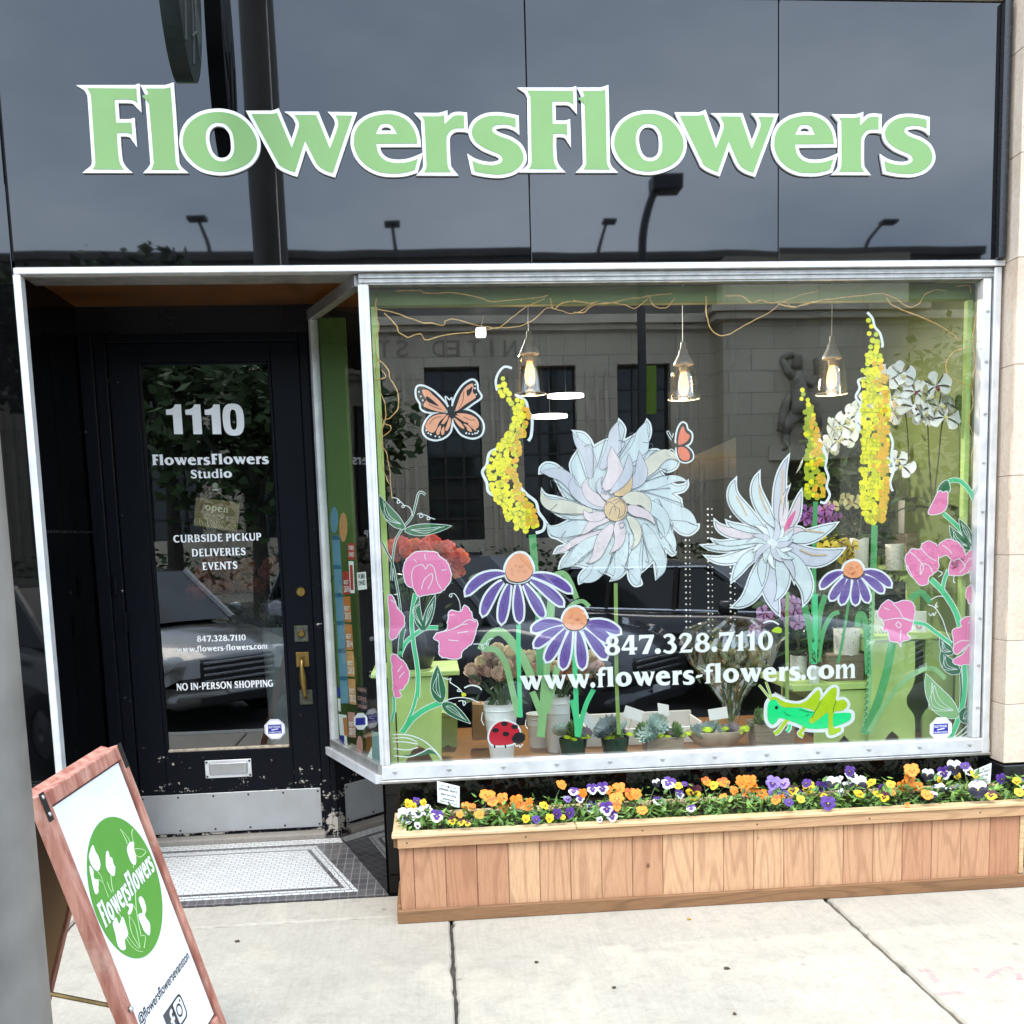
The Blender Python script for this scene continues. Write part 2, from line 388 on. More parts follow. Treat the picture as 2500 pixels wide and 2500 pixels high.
debris('leaf_scrap', 1310, 2350, .009, 'small dark speck on the left half of the pavement', 'leaf', LEAF, 'scraps on the pavement')
debris('fallen_petals', 1682, 2245, .011, 'small orange and green petal scrap fallen in front of the planter', 'petals', pm('fallen_petal', hx('a0792a'), .8, .5, 200))
debris('fallen_petals', 1770, 2203, .014, 'pale yellow petal scrap against the planter foot', 'petals', pm('fallen_petal_yellow', hx('b9b060'), .8, .5, 200))

# ------------------------------------------------------------------ shop building
XL, XM, XR = -1.67, -.263, 2.592
ZT = 2.742
shop = thing('flower_shop', 'black glass flower shop front with wide display window and recessed doorway', 'shop', (0.5, 0, 0))
def part(name, mb, mat, sm=False, parent=None): return mb.build(name, mat, parent or shop, sm)
for i, (a, b, tx, tz) in enumerate(((XL+.005, -.585, .0006, .0), (-.581, .474, .0011, .0006), (.478, 1.560, -.0008, -.0004), (1.564, 2.548, .0004, .0))):
    p = part('fascia_panel', MB().box(a, b, -.014, .0, ZT+.03, 3.838, .0015), VIT)
    cx = (a+b)/2; R = Matrix.Translation((cx, 0, 3.3)) @ Matrix.Rotation(tx, 4, 'X') @ Matrix.Rotation(tz, 4, 'Z') @ Matrix.Translation((-cx, 0, -3.3))
    p.data.transform(R)
part('fascia_edge', MB().box(2.549, 2.585, -.05, .02, ZT+.028, 3.84, .003), BLACKST)
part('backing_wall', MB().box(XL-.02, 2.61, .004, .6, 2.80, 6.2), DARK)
part('seam_strip', MB().box(-.586, -.580, -.006, .002, ZT+.03, 3.838), pm('seam_filler', (.3,.28,.25), .8))
part('cornice_band', MB().box(XL-.3, 2.70, -.03, .1, 3.846, 4.5, .004), STONE)
# bright trim across the whole front, soffit beam behind it
part('trim_bar', MB().box(XL, XR+.006, -.022, .03, ZT, ZT+.026, .003), ALU)
part('soffit_beam', MB().box(XL+.02, XM+.05, .031, .17, ZT-.002, ZT+.03), ALUG)
part('left_trim_post', MB().box(XL-.004, XL+.026, -.022, .03, .0, ZT-.001, .003), ALU)
part('entry_ceiling', MB().box(XL, -.2, .171, .80, 2.775, 2.80), pm('brown_varnished_board', hx('5a3716'), .45, .35, 5, .1, 30))
# window head frame: three ribs
hd = MB(); hd.box(XM, XR, .0, .055, 2.692, ZT-.002); part('head_frame', hd, ALUG)
for z in (2.703, 2.722): part('head_rib', MB().box(XM, XR, -.006, .0005, z-.005, z+.005, .002), ALUG)
# splay (angled side pane)
A = Vector((XM, 0, 0)); B = Vector((-.553, .706, 0)); sl = (B-A).length; su = (B-A)/sl; sn = Vector((-su.y, su.x, 0)); sn = sn if sn.x < 0 else -sn
def sp(t, n, z): return A+su*t+sn*n+Vector((0,0,z))
def sbox(mb, t0, t1, n0, n1, z0, z1):
    v = [sp(t0,n0,z0),sp(t1,n0,z0),sp(t1,n1,z0),sp(t0,n1,z0),sp(t0,n0,z1),sp(t1,n0,z1),sp(t1,n1,z1),sp(t0,n1,z1)]
    return mb.add(v, [(0,1,2,3),(7,6,5,4),(4,5,1,0),(5,6,2,1),(6,7,3,2),(7,4,0,3)])
# mullion at the corner: main face plus two flutes
mu = MB(); mu.box(XM-.004, XM+.040, -.004, .045, .602, 2.691, .003); part('corner_mullion', mu, ALU)
part('mullion_flute', MB().box(XM+.004, XM+.014, -.009, -.0035, .602, 2.691, .002), ALU); part('mullion_flute', MB().box(XM+.022, XM+.032, -.009, -.0035, .602, 2.691, .002), ALU)
part('side_head_frame', sbox(MB(), .02, sl-.005, -.03, .012, 2.690, ZT-.003), ALUG)
part('side_sill_rail', sbox(MB(), .005, sl+.02, -.05, .012, .562, .604), ALUG)
part('side_sill_drip', sbox(MB(), -.004, sl+.03, -.05, .030, .522, .561), ALU)
part('side_back_post', sbox(MB(), sl-.045, sl-.004, -.03, .010, .605, 2.689), ALU)
part('side_bulkhead', sbox(MB(), .012, sl+.03, -.05, -.006, -.01, .521), VIT)
# sill
part('window_sill', MB().box(XM+.002, XR, -.012, .05, .536, .601, .004), ALU)
part('sill_drip', MB().box(XM-.002, XR+.004, -.018, .03, .520, .535, .003), ALUG)
scr = MB(); scr.prism([(0,0),(.012,.012),(-.012,.012)], lambda a, b: (a,-.0125,b), lambda a, b: (a,-.0145,b)); scm = scr.mesh('screw', ALUG)
for i in range(12):
    o = put('screw', scm, shop); o.location = (XM+.06+i*.245, 0, .563)
# right jamb
part('right_jamb', MB().box(2.506, 2.543, -.008, .05, .602, 2.691, .003), ALU); part('jamb_groove', MB().box(2.5435, 2.5515, .004, .05, .536, 2.70), GROUT)
part('right_jamb', MB().box(2.552, 2.586, -.016, .05, .52, ZT-.002, .004), ALU)
cl = MB().box(-.007, .007, -.013, -.0075, -.004, .004, .001).mesh('clip', ALUG)
for z in (.75, .95, 1.17, 1.43, 1.66, 1.88, 2.10, 2.33, 2.55):
    o = put('clip', cl, shop); o.location = (2.527, 0, z)
# bulkhead below the window
part('bulkhead_panel', MB().box(XM+.012, 1.16, -.001, .05, -.01, .519, .002), VITL); part('bulkhead_panel', MB().box(1.164, 2.60, -.001, .05, -.01, .519, .002), VITL)
# glass panes
GLASS = glass_mat('window_glass', .14, (.93,.96,.93), .02); GLASSD = glass_mat('door_glass', .13, (.8,.84,.78), .03); GLASSS = glass_mat('side_glass', .09, (.9,.95,.9))
YG = .030
g = MB(); g.add([(XM+.03,YG,.59),(2.52,YG,.59),(2.52,YG,2.70),(XM+.03,YG,2.70)], [(0,1,2,3)]); pane = part('window_pane', g, GLASS)
g = MB(); g.add([sp(.02,-.008,.6),sp(sl-.02,-.008,.6),sp(sl-.02,-.008,2.70),sp(.02,-.008,2.70)], [(3,2,1,0)]); part('side_pane', g, GLASSS)
# entry walls
part('entry_side_wall', MB().box(XL-.02, XL-.002, .03, .74, 1.695, 2.775), VITL); part('entry_side_wall', MB().box(XL-.02, XL-.002, .03, .74, .0, 1.688), VITL)
part('entry_wall_rail', MB().box(XL-.002, XL+.006, .03, .70, 1.686, 1.697), BLACKST)
part('transom', MB().box(-1.68, -.50, .735, .80, 2.64, 2.776), pm('black_gloss_paint', (.006,.006,.008), .3, .3, 5))
jm = MB(); jm.box(-1.665, -1.60, .70, .80, .085, 2.64, .004); part('door_jamb', jm, WORN); part('door_jamb', MB().box(-1.599, -1.542, .715, .80, .085, 2.64, .004), WORN)
part('door_jamb', MB().box(-.612, -.566, .705, .80, .085, 2.64, .004), WORN); part('door_jamb', MB().box(-.5655, -.535, .690, .80, .03, 2.69, .004), WORN)
part('door_head', MB().box(-1.541, -.613, .71, .80, 2.60, 2.64, .003), WORN)
THR = concrete('worn_threshold_stone', (.30,.27,.23))
part('threshold', MB().box(-1.60, -.60, .665, .80, .03, .116, .008), THR)
# interior shell
part('display_floor', MB().prism([(XM+.045,.052),(2.544,.052),(2.544,1.15),(-.555,1.15),(-.555,.80),(-.50,.70)], lambda a, b: (a,b,.50), lambda a, b: (a,b,.545)), DISPW)
part('display_floor_edge', MB().box(XM+.04, 2.53, .046, .085, .546, .585), wood('worn_sill_wood', hx('b59b78'), hx('cbb592'), hx('7a5c3c'), 1, 'x', .7, False))
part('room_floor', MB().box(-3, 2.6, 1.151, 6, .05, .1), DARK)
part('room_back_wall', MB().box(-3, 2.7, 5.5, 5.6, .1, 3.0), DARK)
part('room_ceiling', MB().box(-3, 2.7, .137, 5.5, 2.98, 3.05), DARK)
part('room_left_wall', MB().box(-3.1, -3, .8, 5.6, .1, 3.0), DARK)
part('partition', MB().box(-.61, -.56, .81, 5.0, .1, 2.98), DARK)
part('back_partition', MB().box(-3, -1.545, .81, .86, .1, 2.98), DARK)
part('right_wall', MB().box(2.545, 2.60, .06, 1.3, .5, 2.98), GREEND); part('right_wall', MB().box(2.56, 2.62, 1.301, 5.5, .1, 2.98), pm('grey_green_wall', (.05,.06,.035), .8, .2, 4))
part('green_lintel', MB().box(XM+.02, 2.544, .085, .135, 2.622, 2.695, .004), GREEND)
part('green_post', MB().box(XM+.042, XM+.068, .085, .12, .586, 2.62), GREENP); part('green_post', MB().box(2.484, 2.506, .085, .12, .586, 2.62), GREENP)
part('green_side_post', MB().box(-.50, -.375, .640, .70, .546, 2.69), pm('shaded_lime_paint', hx('3f5a1a'), .55, .1, 6, .1, 40))  # lime paint of this post darkened, shade put into the colour
part('green_side_post', MB().box(-.56, -.50, .712, .77, .546, 2.69), GREEND)
# ------------------------------------------------------------------ entry floor of mosaic tile
def mosaic(name, c1, c2, mort, bw, bh, sc_=1.0, off=.5):
    t = NT(name); v = t.co(); br = t.n('TexBrick'); br.offset = off; br.inputs['Scale'].default_value = sc_; br.inputs['Mortar Size'].default_value = .0018; br.inputs['Brick Width'].default_value = bw; br.inputs['Row Height'].default_value = bh
    br.inputs['Color1'].default_value = (*c1, 1); br.inputs['Color2'].default_value = (*c2, 1); br.inputs['Mortar'].default_value = (*mort, 1); br.inputs['Bias'].default_value = 0
    t.l(v, br.inputs['Vector']); d = t.noise(v, 7, 6, .7)
    t.set(Base_Color=t.mix(t.math('MULTIPLY', t.ramp(d, [(.5, 0.), (.75, 1.)]), .35), br.outputs[0], (.22,.2,.17)), Roughness=.45); t.bump(br.outputs['Fac'], -.4, .002); return t.m
MOSW = mosaic('white_mosaic', (.60,.59,.56), (.53,.52,.49), (.18,.17,.155), .040, .020); MOSG = mosaic('charcoal_mosaic', (.055,.05,.05), (.085,.08,.078), (.22,.2,.19), .040, .058, 1, 0)
FN = Vector((0, -.088/.70, 1)).normalized(); F0 = Vector((0, -.008, .002))
ent = struct(MB().box(-1.69, -.2, -.010, .80, -.02, -.012).build('entry_floor', GROUT))
def fz(x, y): return .002+(y+.008)*.088/.70
def floor_sheet(name, pts, dz, mat):
    mb = MB(); n = len(pts); mb.add([(p[0], p[1], fz(*p)+dz) for p in pts]+[(p[0], p[1], fz(*p)+dz-.006) for p in pts], [tuple(range(n))]+[(n+i, n+(i+1) % n, (i+1) % n, i) for i in range(n)])
    mb.build(name, mat, ent)
floor_sheet('tile_border', [(-1.68,-.008),(-.255,-.008),(-.535,.70),(-1.68,.70)], 0, MOSG)
def fp(u, v): p = atpl(u, v, F0, FN); return (p.x, p.y)
def ring(fr, brr, lx):
    a, b = fp(*fr), fp(*brr); return [(lx, a[1]), a, b, (lx, b[1])]
floor_sheet('tile_band', ring((875,2176),(772,2066),-1.58), .0015, MOSW)
r_ = ring((861,2173),(768,2069),-1.567); floor_sheet('tile_line', r_, .0022, MOSG)
r_ = ring((857.5,2172.4),(766.6,2069.8),-1.563); floor_sheet('tile_band', r_, .0029, MOSW)
floor_sheet('tile_line', ring((841,2169),(758,2075),-1.55), .0036, MOSG); floor_sheet('tile_field', ring((826,2166),(750,2078),-1.53), .0043, MOSW)
floor_sheet('tile_band', [(-1.66,.60),(-.51,.60),(-.53,.66),(-1.66,.66)], .0015, MOSW)
# ------------------------------------------------------------------ entrance door
door = thing('entry_door', 'tall weathered black wooden door with glass panel, brass handle and steel kick plate', 'door', (-1.08, .73, .116))
YD = .73
def dp(name, mb, mat, sm=False, parent=None): return mb.build(name, mat, parent or door, sm)
dp('stile', MB().box(-1.538, -1.402, YD, YD+.045, .118, 2.598, .003), WORN); dp('stile', MB().box(-.755, -.615, YD, YD+.045, .118, 2.598, .003), WORN)
dp('rail', MB().box(-1.401, -.756, YD, YD+.045, .118, .560, .002), WORN); dp('rail', MB().box(-1.401, -.756, YD, YD+.045, 2.508, 2.598, .002), WORN)
for a in ((-1.401,-1.385,.561,2.507),(-.772,-.756,.561,2.507)): dp('glazing_bead', MB().box(a[0], a[1], YD+.004, YD+.03, a[2], a[3], .003), WORN)
BEAD = pm('bare_chipped_wood', hx('a89a86'), .85, .45, 40, .3, 60)
dp('glazing_bead', MB().box(-1.384, -.773, YD+.002, YD+.03, .561, .575, .003), BEAD); dp('glazing_bead', MB().box(-1.384, -.773, YD+.004, YD+.03, 2.494, 2.507, .003), WORN)
g = MB(); g.add([(-1.39,YD+.022,.57),(-.765,YD+.022,.57),(-.765,YD+.014,2.50),(-1.39,YD+.014,2.50)], [(0,1,2,3)]); dpane = dp('door_pane', g, GLASSD)
kp = dp('kick_plate', MB().box(-1.541, -.624, YD-.006, YD-.0005, .135, .341, .001), STEEL)
sm_ = MB(); sm_.lathe([(0,.0035),(.004,.003),(.006,0)], n=10); sm_.xf(Matrix.Rotation(pi/2, 4, 'X')); sm_ = sm_.mesh('screw', pm('dark_screw', (.03,.03,.03), .5, .3, 50))
for i in range(6):
    for z in (.150, .325):
        o = put('screw', sm_, kp); o.location = (-1.527+i*.1778, YD-.006, z)
p0, p1 = at(499,1858,YD-.01), at(615,1896,YD-.01)
sl_ = dp('mail_slot', MB().box(p0.x, p1.x, YD-.006, YD-.0005, p1.z, p0.z, .002), ALU)
dp('mail_flap', MB().box(p0.x+.022, p1.x-.02, YD-.012, YD-.0065, p1.z+.018, p0.z-.014, .004), STEEL, parent=sl_)
for x, z in ((p0.x+.009, p0.z-.009), (p1.x-.009, p0.z-.009), (p0.x+.009, p1.z+.009), (p1.x-.009, p1.z+.009)):
    o = put('screw', sm_, sl_); o.location = (x, YD-.0065, z)
BRASS = pm('aged_brass', hx('8d7440'), .38, .25, 30, .15, 80, .9); BRONZE = pm('dark_bronze_plate', hx('55564a'), .4, .3, 40, .2, 80, .6)
def disc(mb, c, r, d, n=20): i0 = len(mb.v); mb.lathe([(0,d),(r*.75,d),(r*.95,d*.6),(r,0)], n=n); mb.xf(Matrix.Translation(c) @ Matrix.Rotation(pi/2, 4, 'X'), i0); return mb
c = at(735,1445,YD); dp('deadbolt', disc(MB(), (c.x, YD, c.z), .026, .012), BRASS, 'auto')
c = at(736,1547,YD); lp = dp('lock_plate', MB().box(c.x-.036, c.x+.036, YD-.007, YD, c.z-.042, c.z+.042, .003), BRONZE); dp('lock_cylinder', disc(MB(), (c.x, YD-.007, c.z), .019, .01), BRASS, 'auto', lp)
c0 = at(739,1610,YD); c1 = at(748,1702,YD)
h1 = dp('handle_plate', MB().box(c0.x-.034, c0.x+.034, YD-.008, YD, c0.z-.038, c0.z+.038, .003), BRASS); h2 = dp('handle_plate', MB().box(c1.x-.034, c1.x+.034, YD-.008, YD, c1.z-.038, c1.z+.038, .003), BRONZE)
gp = [(c0.x, YD-.008, c0.z+.008), (c0.x, YD-.04, c0.z+.012), (c0.x+.001, YD-.056, c0.z-.01)] + [(c0.x+(c1.x-c0.x)*t, YD-.060, c0.z-.02+(c1.z-c0.z+.04)*t) for t in (.05,.2,.35,.5,.65,.8,.95)] + [(c1.x, YD-.052, c1.z+.014), (c1.x, YD-.03, c1.z+.002), (c1.x, YD-.008, c1.z)]
dp('handle_grip', MB().tube(gp, [.006,.007,.009,.010,.013,.016,.0165,.016,.013,.010,.008,.007,.006], 12), BRASS, True)
for (u, v) in ((281,1430),(306,1519)):
    c = at(u, v, YD-.03); dp('hinge', MB().box(c.x-.008, c.x+.008, YD-.036, YD-.002, c.z-.05, c.z+.05, .003), WORN)

# ------------------------------------------------------------------ neighbours
nb = thing('stone_building', 'pinkish stone pillar of the next building with black granite base', 'building', (2.9, 0, 0))
zj = [.50, .775, 1.07, 1.46, 1.815, 2.30, 2.755, 3.19, 3.62, 4.05, 4.5, 5.0]
for i in range(len(zj)-1): MB().box(2.602, 3.4, -.112, .5, zj[i]+.0012, zj[i+1]-.0012, .002).build('stone_block', STONE, nb)
MB().box(2.606, 3.39, -.108, .4, .5, 5.0).build('mortar_core', pm('mortar', (.34,.29,.25), .95, .2, 30), nb)
MB().box(2.602, 3.42, -.118, .4, -.015, .49, .004).build('granite_base', BLACKST, nb)
lb = thing('black_panel_building', 'black glass pillar left of the doorway, edge of the next shop', 'building', (-2.0, 0, 0))
MB().box(-2.7, XL-.008, -.01, .0, 2.705, 3.84, .002).build('pillar_panel', VIT, lb); MB().box(-2.7, XL-.008, -.012, .0, .6, 2.698, .002).build('pillar_panel', VITL, lb); MB().box(-2.7, XL-.008, -.012, .0, -.01, .597, .002).build('pillar_panel', VITL, lb)
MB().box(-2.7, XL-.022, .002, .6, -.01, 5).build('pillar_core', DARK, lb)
# ------------------------------------------------------------------ lettering: glyphs of the flared serif face, drawn as outlines
def parse(s): return [[(tuple(float(k) for k in p.rstrip('~').split(','))+((1,) if p.endswith('~') else ())) for p in c.split()] for c in s.split('|')]
FY = -.016
SRC = {  # outlines in pixels of enlargements of the fascia: (x0, y0, scale)
 'F': (180,190,6.44,'50,130 970,130 1000,118~ 1045,108 1055,280 1075,560 1000,480~ 940,425~ 870,412~ 712,412 728,665 885,665 925,655~ 965,640 1003,1100 940,1010~ 890,950~ 830,935~ 748,935 755,1100~ 775,1280~ 800,1360~ 850,1430~ 935,1506 148,1506 230,1440~ 285,1390~ 298,1320~ 290,1200~ 232,350~ 218,280~ 180,215~ 120,175~'),
 'l': (180,190,6.44,'1055,132 1440,132 1500,118~ 1580,88 1612,500 1660,1240~ 1675,1360~ 1720,1430~ 1815,1511 1100,1511 1170,1440~ 1205,1385~ 1212,1300~ 1140,380~ 1135,290~ 1110,230~'),
 'o': (430,250,4.293,'40,430~ 60,300~ 130,190~ 250,110~ 400,76~ 550,85~ 690,140~ 800,240~ 870,360~ 888,460~ 865,570~ 790,670~ 670,735~ 530,770~ 400,768~ 260,730~ 140,640~ 70,540~|352,400~ 360,320~ 400,270~ 450,258~ 510,275~ 560,340~ 578,440~ 575,520~ 545,570~ 490,590~ 430,575~ 380,510~'),
 'w': (430,250,4.293,'735,98 1000,98 1035,90~ 1078,70 1213,395 1255,260~ 1245,210~ 1205,155~ 1138,108 1495,108 1613,400 1660,270~ 1665,215~ 1640,165~ 1590,110 1898,115 1668,795 1560,760~ 1480,710~ 1430,640~ 1362,505 1272,790 1150,745~ 1060,690~ 1020,620~'),
 'e': (840,250,4.293,'70,420~ 85,310~ 150,205~ 270,130~ 430,98~ 560,110~ 680,170~ 760,270~ 795,370~ 807,475 380,478 400,540~ 460,590~ 550,608~ 660,600~ 750,570~ 828,535 770,745 650,780~ 520,790~ 370,775~ 230,710~ 130,610~ 80,500~|388,305 405,275~ 445,268~ 480,278~ 498,305'),
 'r': (840,250,4.293,'733,120 985,122 1030,112~ 1082,95 1084,160 1130,122~ 1200,110~ 1288,118 1296,330 1240,318~ 1160,325~ 1115,370~ 1107,440~ 1118,650~ 1135,700~ 1200,777 755,775 800,730~ 825,690~ 828,620~ 808,230~ 795,190~'),
 's': (840,250,4.293,'1828,148 1835,350 1780,305~ 1700,278~ 1620,282~ 1587,297~ 1640,330~ 1760,375~ 1860,450~ 1910,560~ 1895,660~ 1810,750~ 1680,795~ 1550,797~ 1420,780~ 1338,760 1290,545 1360,590~ 1450,622~ 1550,632~ 1620,612~ 1605,582~ 1540,555~ 1440,510~ 1350,440~ 1305,350~ 1310,270~ 1360,190~ 1460,130~ 1580,112~ 1700,122~'),
}
BASEZ = at(260, 423.9, FY).z; CAPH = at(260, 210.5, FY).z-BASEZ
SIGN = {}; GL = {}
def ell(cx, cy, rx, ry, n=26): return [(cx+rx*cos(2*pi*i/n), cy+ry*sin(2*pi*i/n)) for i in range(n)]
for k, (x0, y0, s_, d) in SRC.items():
    cs = []
    for c in parse(d):
        c2 = smooth(c, 5); cs.append([(P.x, P.z) for P in (at(x0+a/s_, y0+b/s_, FY) for a, b in c2)])
    SIGN[k] = cs; xl = min(p[0] for p in cs[0]); u_ = CAPH/100
    n2 = [[((p[0]-xl)/u_, (p[1]-BASEZ)/u_) for p in c] for c in cs]
    GL[k] = ([[offs(n2[0], -2.2)]+[offs(h, 2.2) for h in n2[1:]]], max(p[0] for p in n2[0])-1.5)
def stem(x0, x1, y0=0, y1=94, f=5): return [[(x0-f,y0),(x1+f,y0),(x1,y0+9),(x1,y1-9),(x1+f,y1),(x0-f,y1),(x0,y1-9),(x0,y0+9)]]
def ring_(cx, cy, rx, ry, ix, iy): return [ell(cx,cy,rx,ry), ell(cx,cy,ix,iy,20)]
def stk(pts, ws, n=5):
    P = smooth([(*p, 1) for p in pts], n, False); m = len(P); a, b = [], []
    for i, p in enumerate(P):
        q = Vector(P[min(i+1, m-1)])-Vector(P[max(i-1, 0)]); q.normalize(); t = i/(m-1)*(len(ws)-1); j = min(int(t), len(ws)-2); w_ = ws[j]+(ws[j+1]-ws[j])*(t-j)
        a.append((p[0]-q.y*w_/2, p[1]+q.x*w_/2)); b.append((p[0]+q.y*w_/2, p[1]-q.x*w_/2))
    return [a+b[::-1]]
def arc(cx, cy, rx, ry, a0, a1, ws): return stk([(cx+rx*cos(radians(a0+(a1-a0)*i/9)), cy+ry*sin(radians(a0+(a1-a0)*i/9))) for i in range(10)], ws, 3)
def G_(k, adv, *shapes): GL[k] = ([[smooth(c, 4) if any(len(p) > 2 for p in c) else c for c in s] for s in shapes], adv)
P_ = lambda s: parse(s)
G_('C', 84, arc(46,47,36,40,48,312,[20,12,20,24,24,20,12,18])); G_('O', 104, ring_(50,47,50,50,27,37))
G_('D', 96, P_('4,0 45,0 75,10~ 90,47~ 75,84~ 45,94 4,94 9,86 9,8|31,11 42,11 60,20~ 66,47~ 60,74~ 42,83 31,83'))
G_('P', 76, P_('4,0 36,0 31,8 31,38 42,38 66,46~ 72,66~ 64,87~ 42,94 4,94 9,86 9,8|31,50 40,50 49,56~ 51,66~ 47,80~ 38,84 31,84'))
G_('R', 86, P_('4,0 36,0 31,8 31,38 42,38 66,46~ 72,66~ 64,87~ 42,94 4,94 9,86 9,8|31,50 40,50 49,56~ 51,66~ 47,80~ 38,84 31,84'), [[(36,42),(56,42),(88,0),(60,0)]])
G_('B', 82, P_('4,0 48,0 72,8~ 78,27~ 72,44~ 60,50 70,58~ 73,70~ 66,88~ 46,94 4,94 9,86 9,8|31,10 44,10 54,18~ 55,30~ 44,42 31,42|31,54 42,54 50,62~ 51,72~ 42,84 31,84'))
G_('E', 72, P_('4,0 66,0 68,24 60,14~ 48,11 31,11 31,42 48,42 52,34 52,62 48,54 31,54 31,83 46,83 56,81~ 62,72 62,94 4,94 9,86 9,8'))
G_('L', 68, P_('4,0 64,0 67,26 58,14~ 46,11 31,11 31,86 36,94 4,94 9,86 9,8')); G_('I', 42, stem(10,32))
G_('V', 88, P_('0,94 36,94 31,86 50,34 66,86 60,94 90,94 86,88 52,-2 38,-2 6,88')); G_('T', 76, P_('20,0 52,0 47,8 47,82 58,82 66,78~ 72,68 72,96 0,96 0,68 6,78~ 14,82 25,82 25,8'))
G_('N', 94, P_('4,0 28,0 22,8 22,62 72,-4 84,-4 84,86 90,94 66,94 72,86 72,36 28,94 2,94 10,84 10,8')); G_('H', 96, stem(10,32), stem(62,84), [[(30,42),(64,42),(64,53),(30,53)]])
G_('U', 90, P_('1,94 36,94 31,86 31,32 36,16~ 50,11~ 62,16~ 67,32 67,86 62,94 86,94 81,86 81,30 74,8~ 48,-2~ 18,6~ 9,28 9,86'))
G_('K', 92, stem(10,32), [[(30,38),(64,94),(86,94),(80,90),(44,40)]], [[(38,52),(56,58),(94,0),(62,0)]]); G_('G', 94, arc(46,47,36,40,48,320,[20,12,20,24,24,20,12,14]), [[(56,48),(90,48),(84,40),(84,6),(62,4),(62,40)]])
G_('S', 76, stk([(64,72),(56,84),(38,87),(22,80),(19,66),(30,54),(48,44),(60,32),(58,14),(42,6),(24,8),(8,20)], [16,12,13,18,24,26,24,18,13,12,16]))
G_('t', 54, P_('0,57 0,64 18,82 34,88 34,69 50,69 50,57 34,57 34,22~ 40,12~ 52,15 50,4~ 34,-2~ 16,4~ 12,20~ 12,57')); G_('u', 88, P_('0,70 32,70 32,26 37,14~ 48,14~ 57,22 57,62 50,70 80,70 80,8 85,0 60,0 57,8 44,0~ 30,-2~ 14,4~ 10,20 10,62'))
G_('d', 86, ring_(40,34,37,36,16,25), stem(56,78,0,98,4)); G_('i', 40, stem(9,31,0,70,4), [ell(20,86,13,12)]); G_('p', 88, ring_(48,34,37,36,16,25), stem(8,30,-28,70,4))
G_('f', 54, P_('4,0 42,0 36,8 36,56 52,56 52,68 36,68 38,82~ 48,86~ 60,82 62,97 46,99~ 24,94~ 14,78~ 14,68 2,68 2,60 14,56 14,8'))
G_('c', 66, arc(37,35,26,31,48,312,[18,11,18,22,22,18,11,16])); AR = '28,50 44,68~ 58,72~ 70,66~ 75,50 75,8 80,0 48,0 53,8 53,46 48,56~ 38,52~ 28,42'
G_('n', 84, stem(9,31,0,70,4), P_(AR)); G_('m', 130, stem(9,31,0,70,4), P_(AR), [[(p[0]+45,)+p[1:] for p in c] for c in P_(AR)])
G_('.', 32, [ell(14,12,14,14,16)]); G_('-', 50, [[(2,27),(38,33),(46,46),(10,41)]]); GL[' '] = ([], 34)
G_('1', 52, P_('8,0 46,0 40,8 40,96 32,96 22,83~ 4,77 4,71 18,71 18,8')); G_('0', 76, ring_(37,46,36,49,14,37))
G_('2', 74, stk([(8,68),(18,86),(36,90),(52,80),(50,62),(36,40),(14,12)], [12,13,15,22,22,16,12]), [[(2,0),(64,0),(70,26),(60,15),(14,14)]])
G_('3', 72, stk([(8,78),(22,88),(40,86),(50,72),(42,56),(26,50)], [12,13,18,22,18,10]), stk([(26,52),(46,46),(56,28),(48,10),(28,4),(6,14)], [10,18,23,20,14,12]))
G_('4', 78, [[(36,94),(60,94),(60,34),(74,34),(72,20),(60,20),(60,8),(66,0),(34,0),(38,8),(38,20),(2,20),(0,30)],[(38,34),(38,70),(14,34)]])
G_('7', 72, P_('2,94 72,94 72,86 42,0 14,0 50,77 22,77 10,74~ 2,64')); G_('8', 76, ring_(37,69,29,26,11,14), ring_(37,26,36,28,14,15))
VINYL = pm('white_vinyl', (.80,.80,.78), .4, .03, 20)
def layout(s, track=0):
    x = 0; res = []
    for ch in s:
        sh, adv = GL[ch]; res.append((ch, x, sh)); x += adv+track
    return res, x-track
def text_on(name, s, p0, p1, cap, Y, mat, parent, per_letter=False, track=0, back=False, depth=.0008):
    """set a line of lettering on plane y = Y from pixel p0 to p1 (baseline ends), cap height in px"""
    P0, P1 = at(*p0, Y), at(*p1, Y); res, wd = layout(s, track); ex = (P1-P0)/wd; ez = Vector((0,0,1))*((at(p0[0], p0[1]-cap, Y).z-P0.z)/94)
    sg = 1 if back else -1; mb = MB()
    for ch, x, shapes in res:
        if per_letter: mb = MB()
        for i, sh in enumerate(shapes):
            v2, t = fill2d(sh); dy = sg*(.0004*i+(.00015 if res.index((ch, x, shapes)) % 2 else 0))
            q = [P0+ex*(x+a)+ez*b+Vector((0,dy,0)) for a, b in v2]; mb.add(q, t)
        if per_letter and shapes: mb.build(name, mat, parent)
    if not per_letter: return mb.build(name, mat, parent)
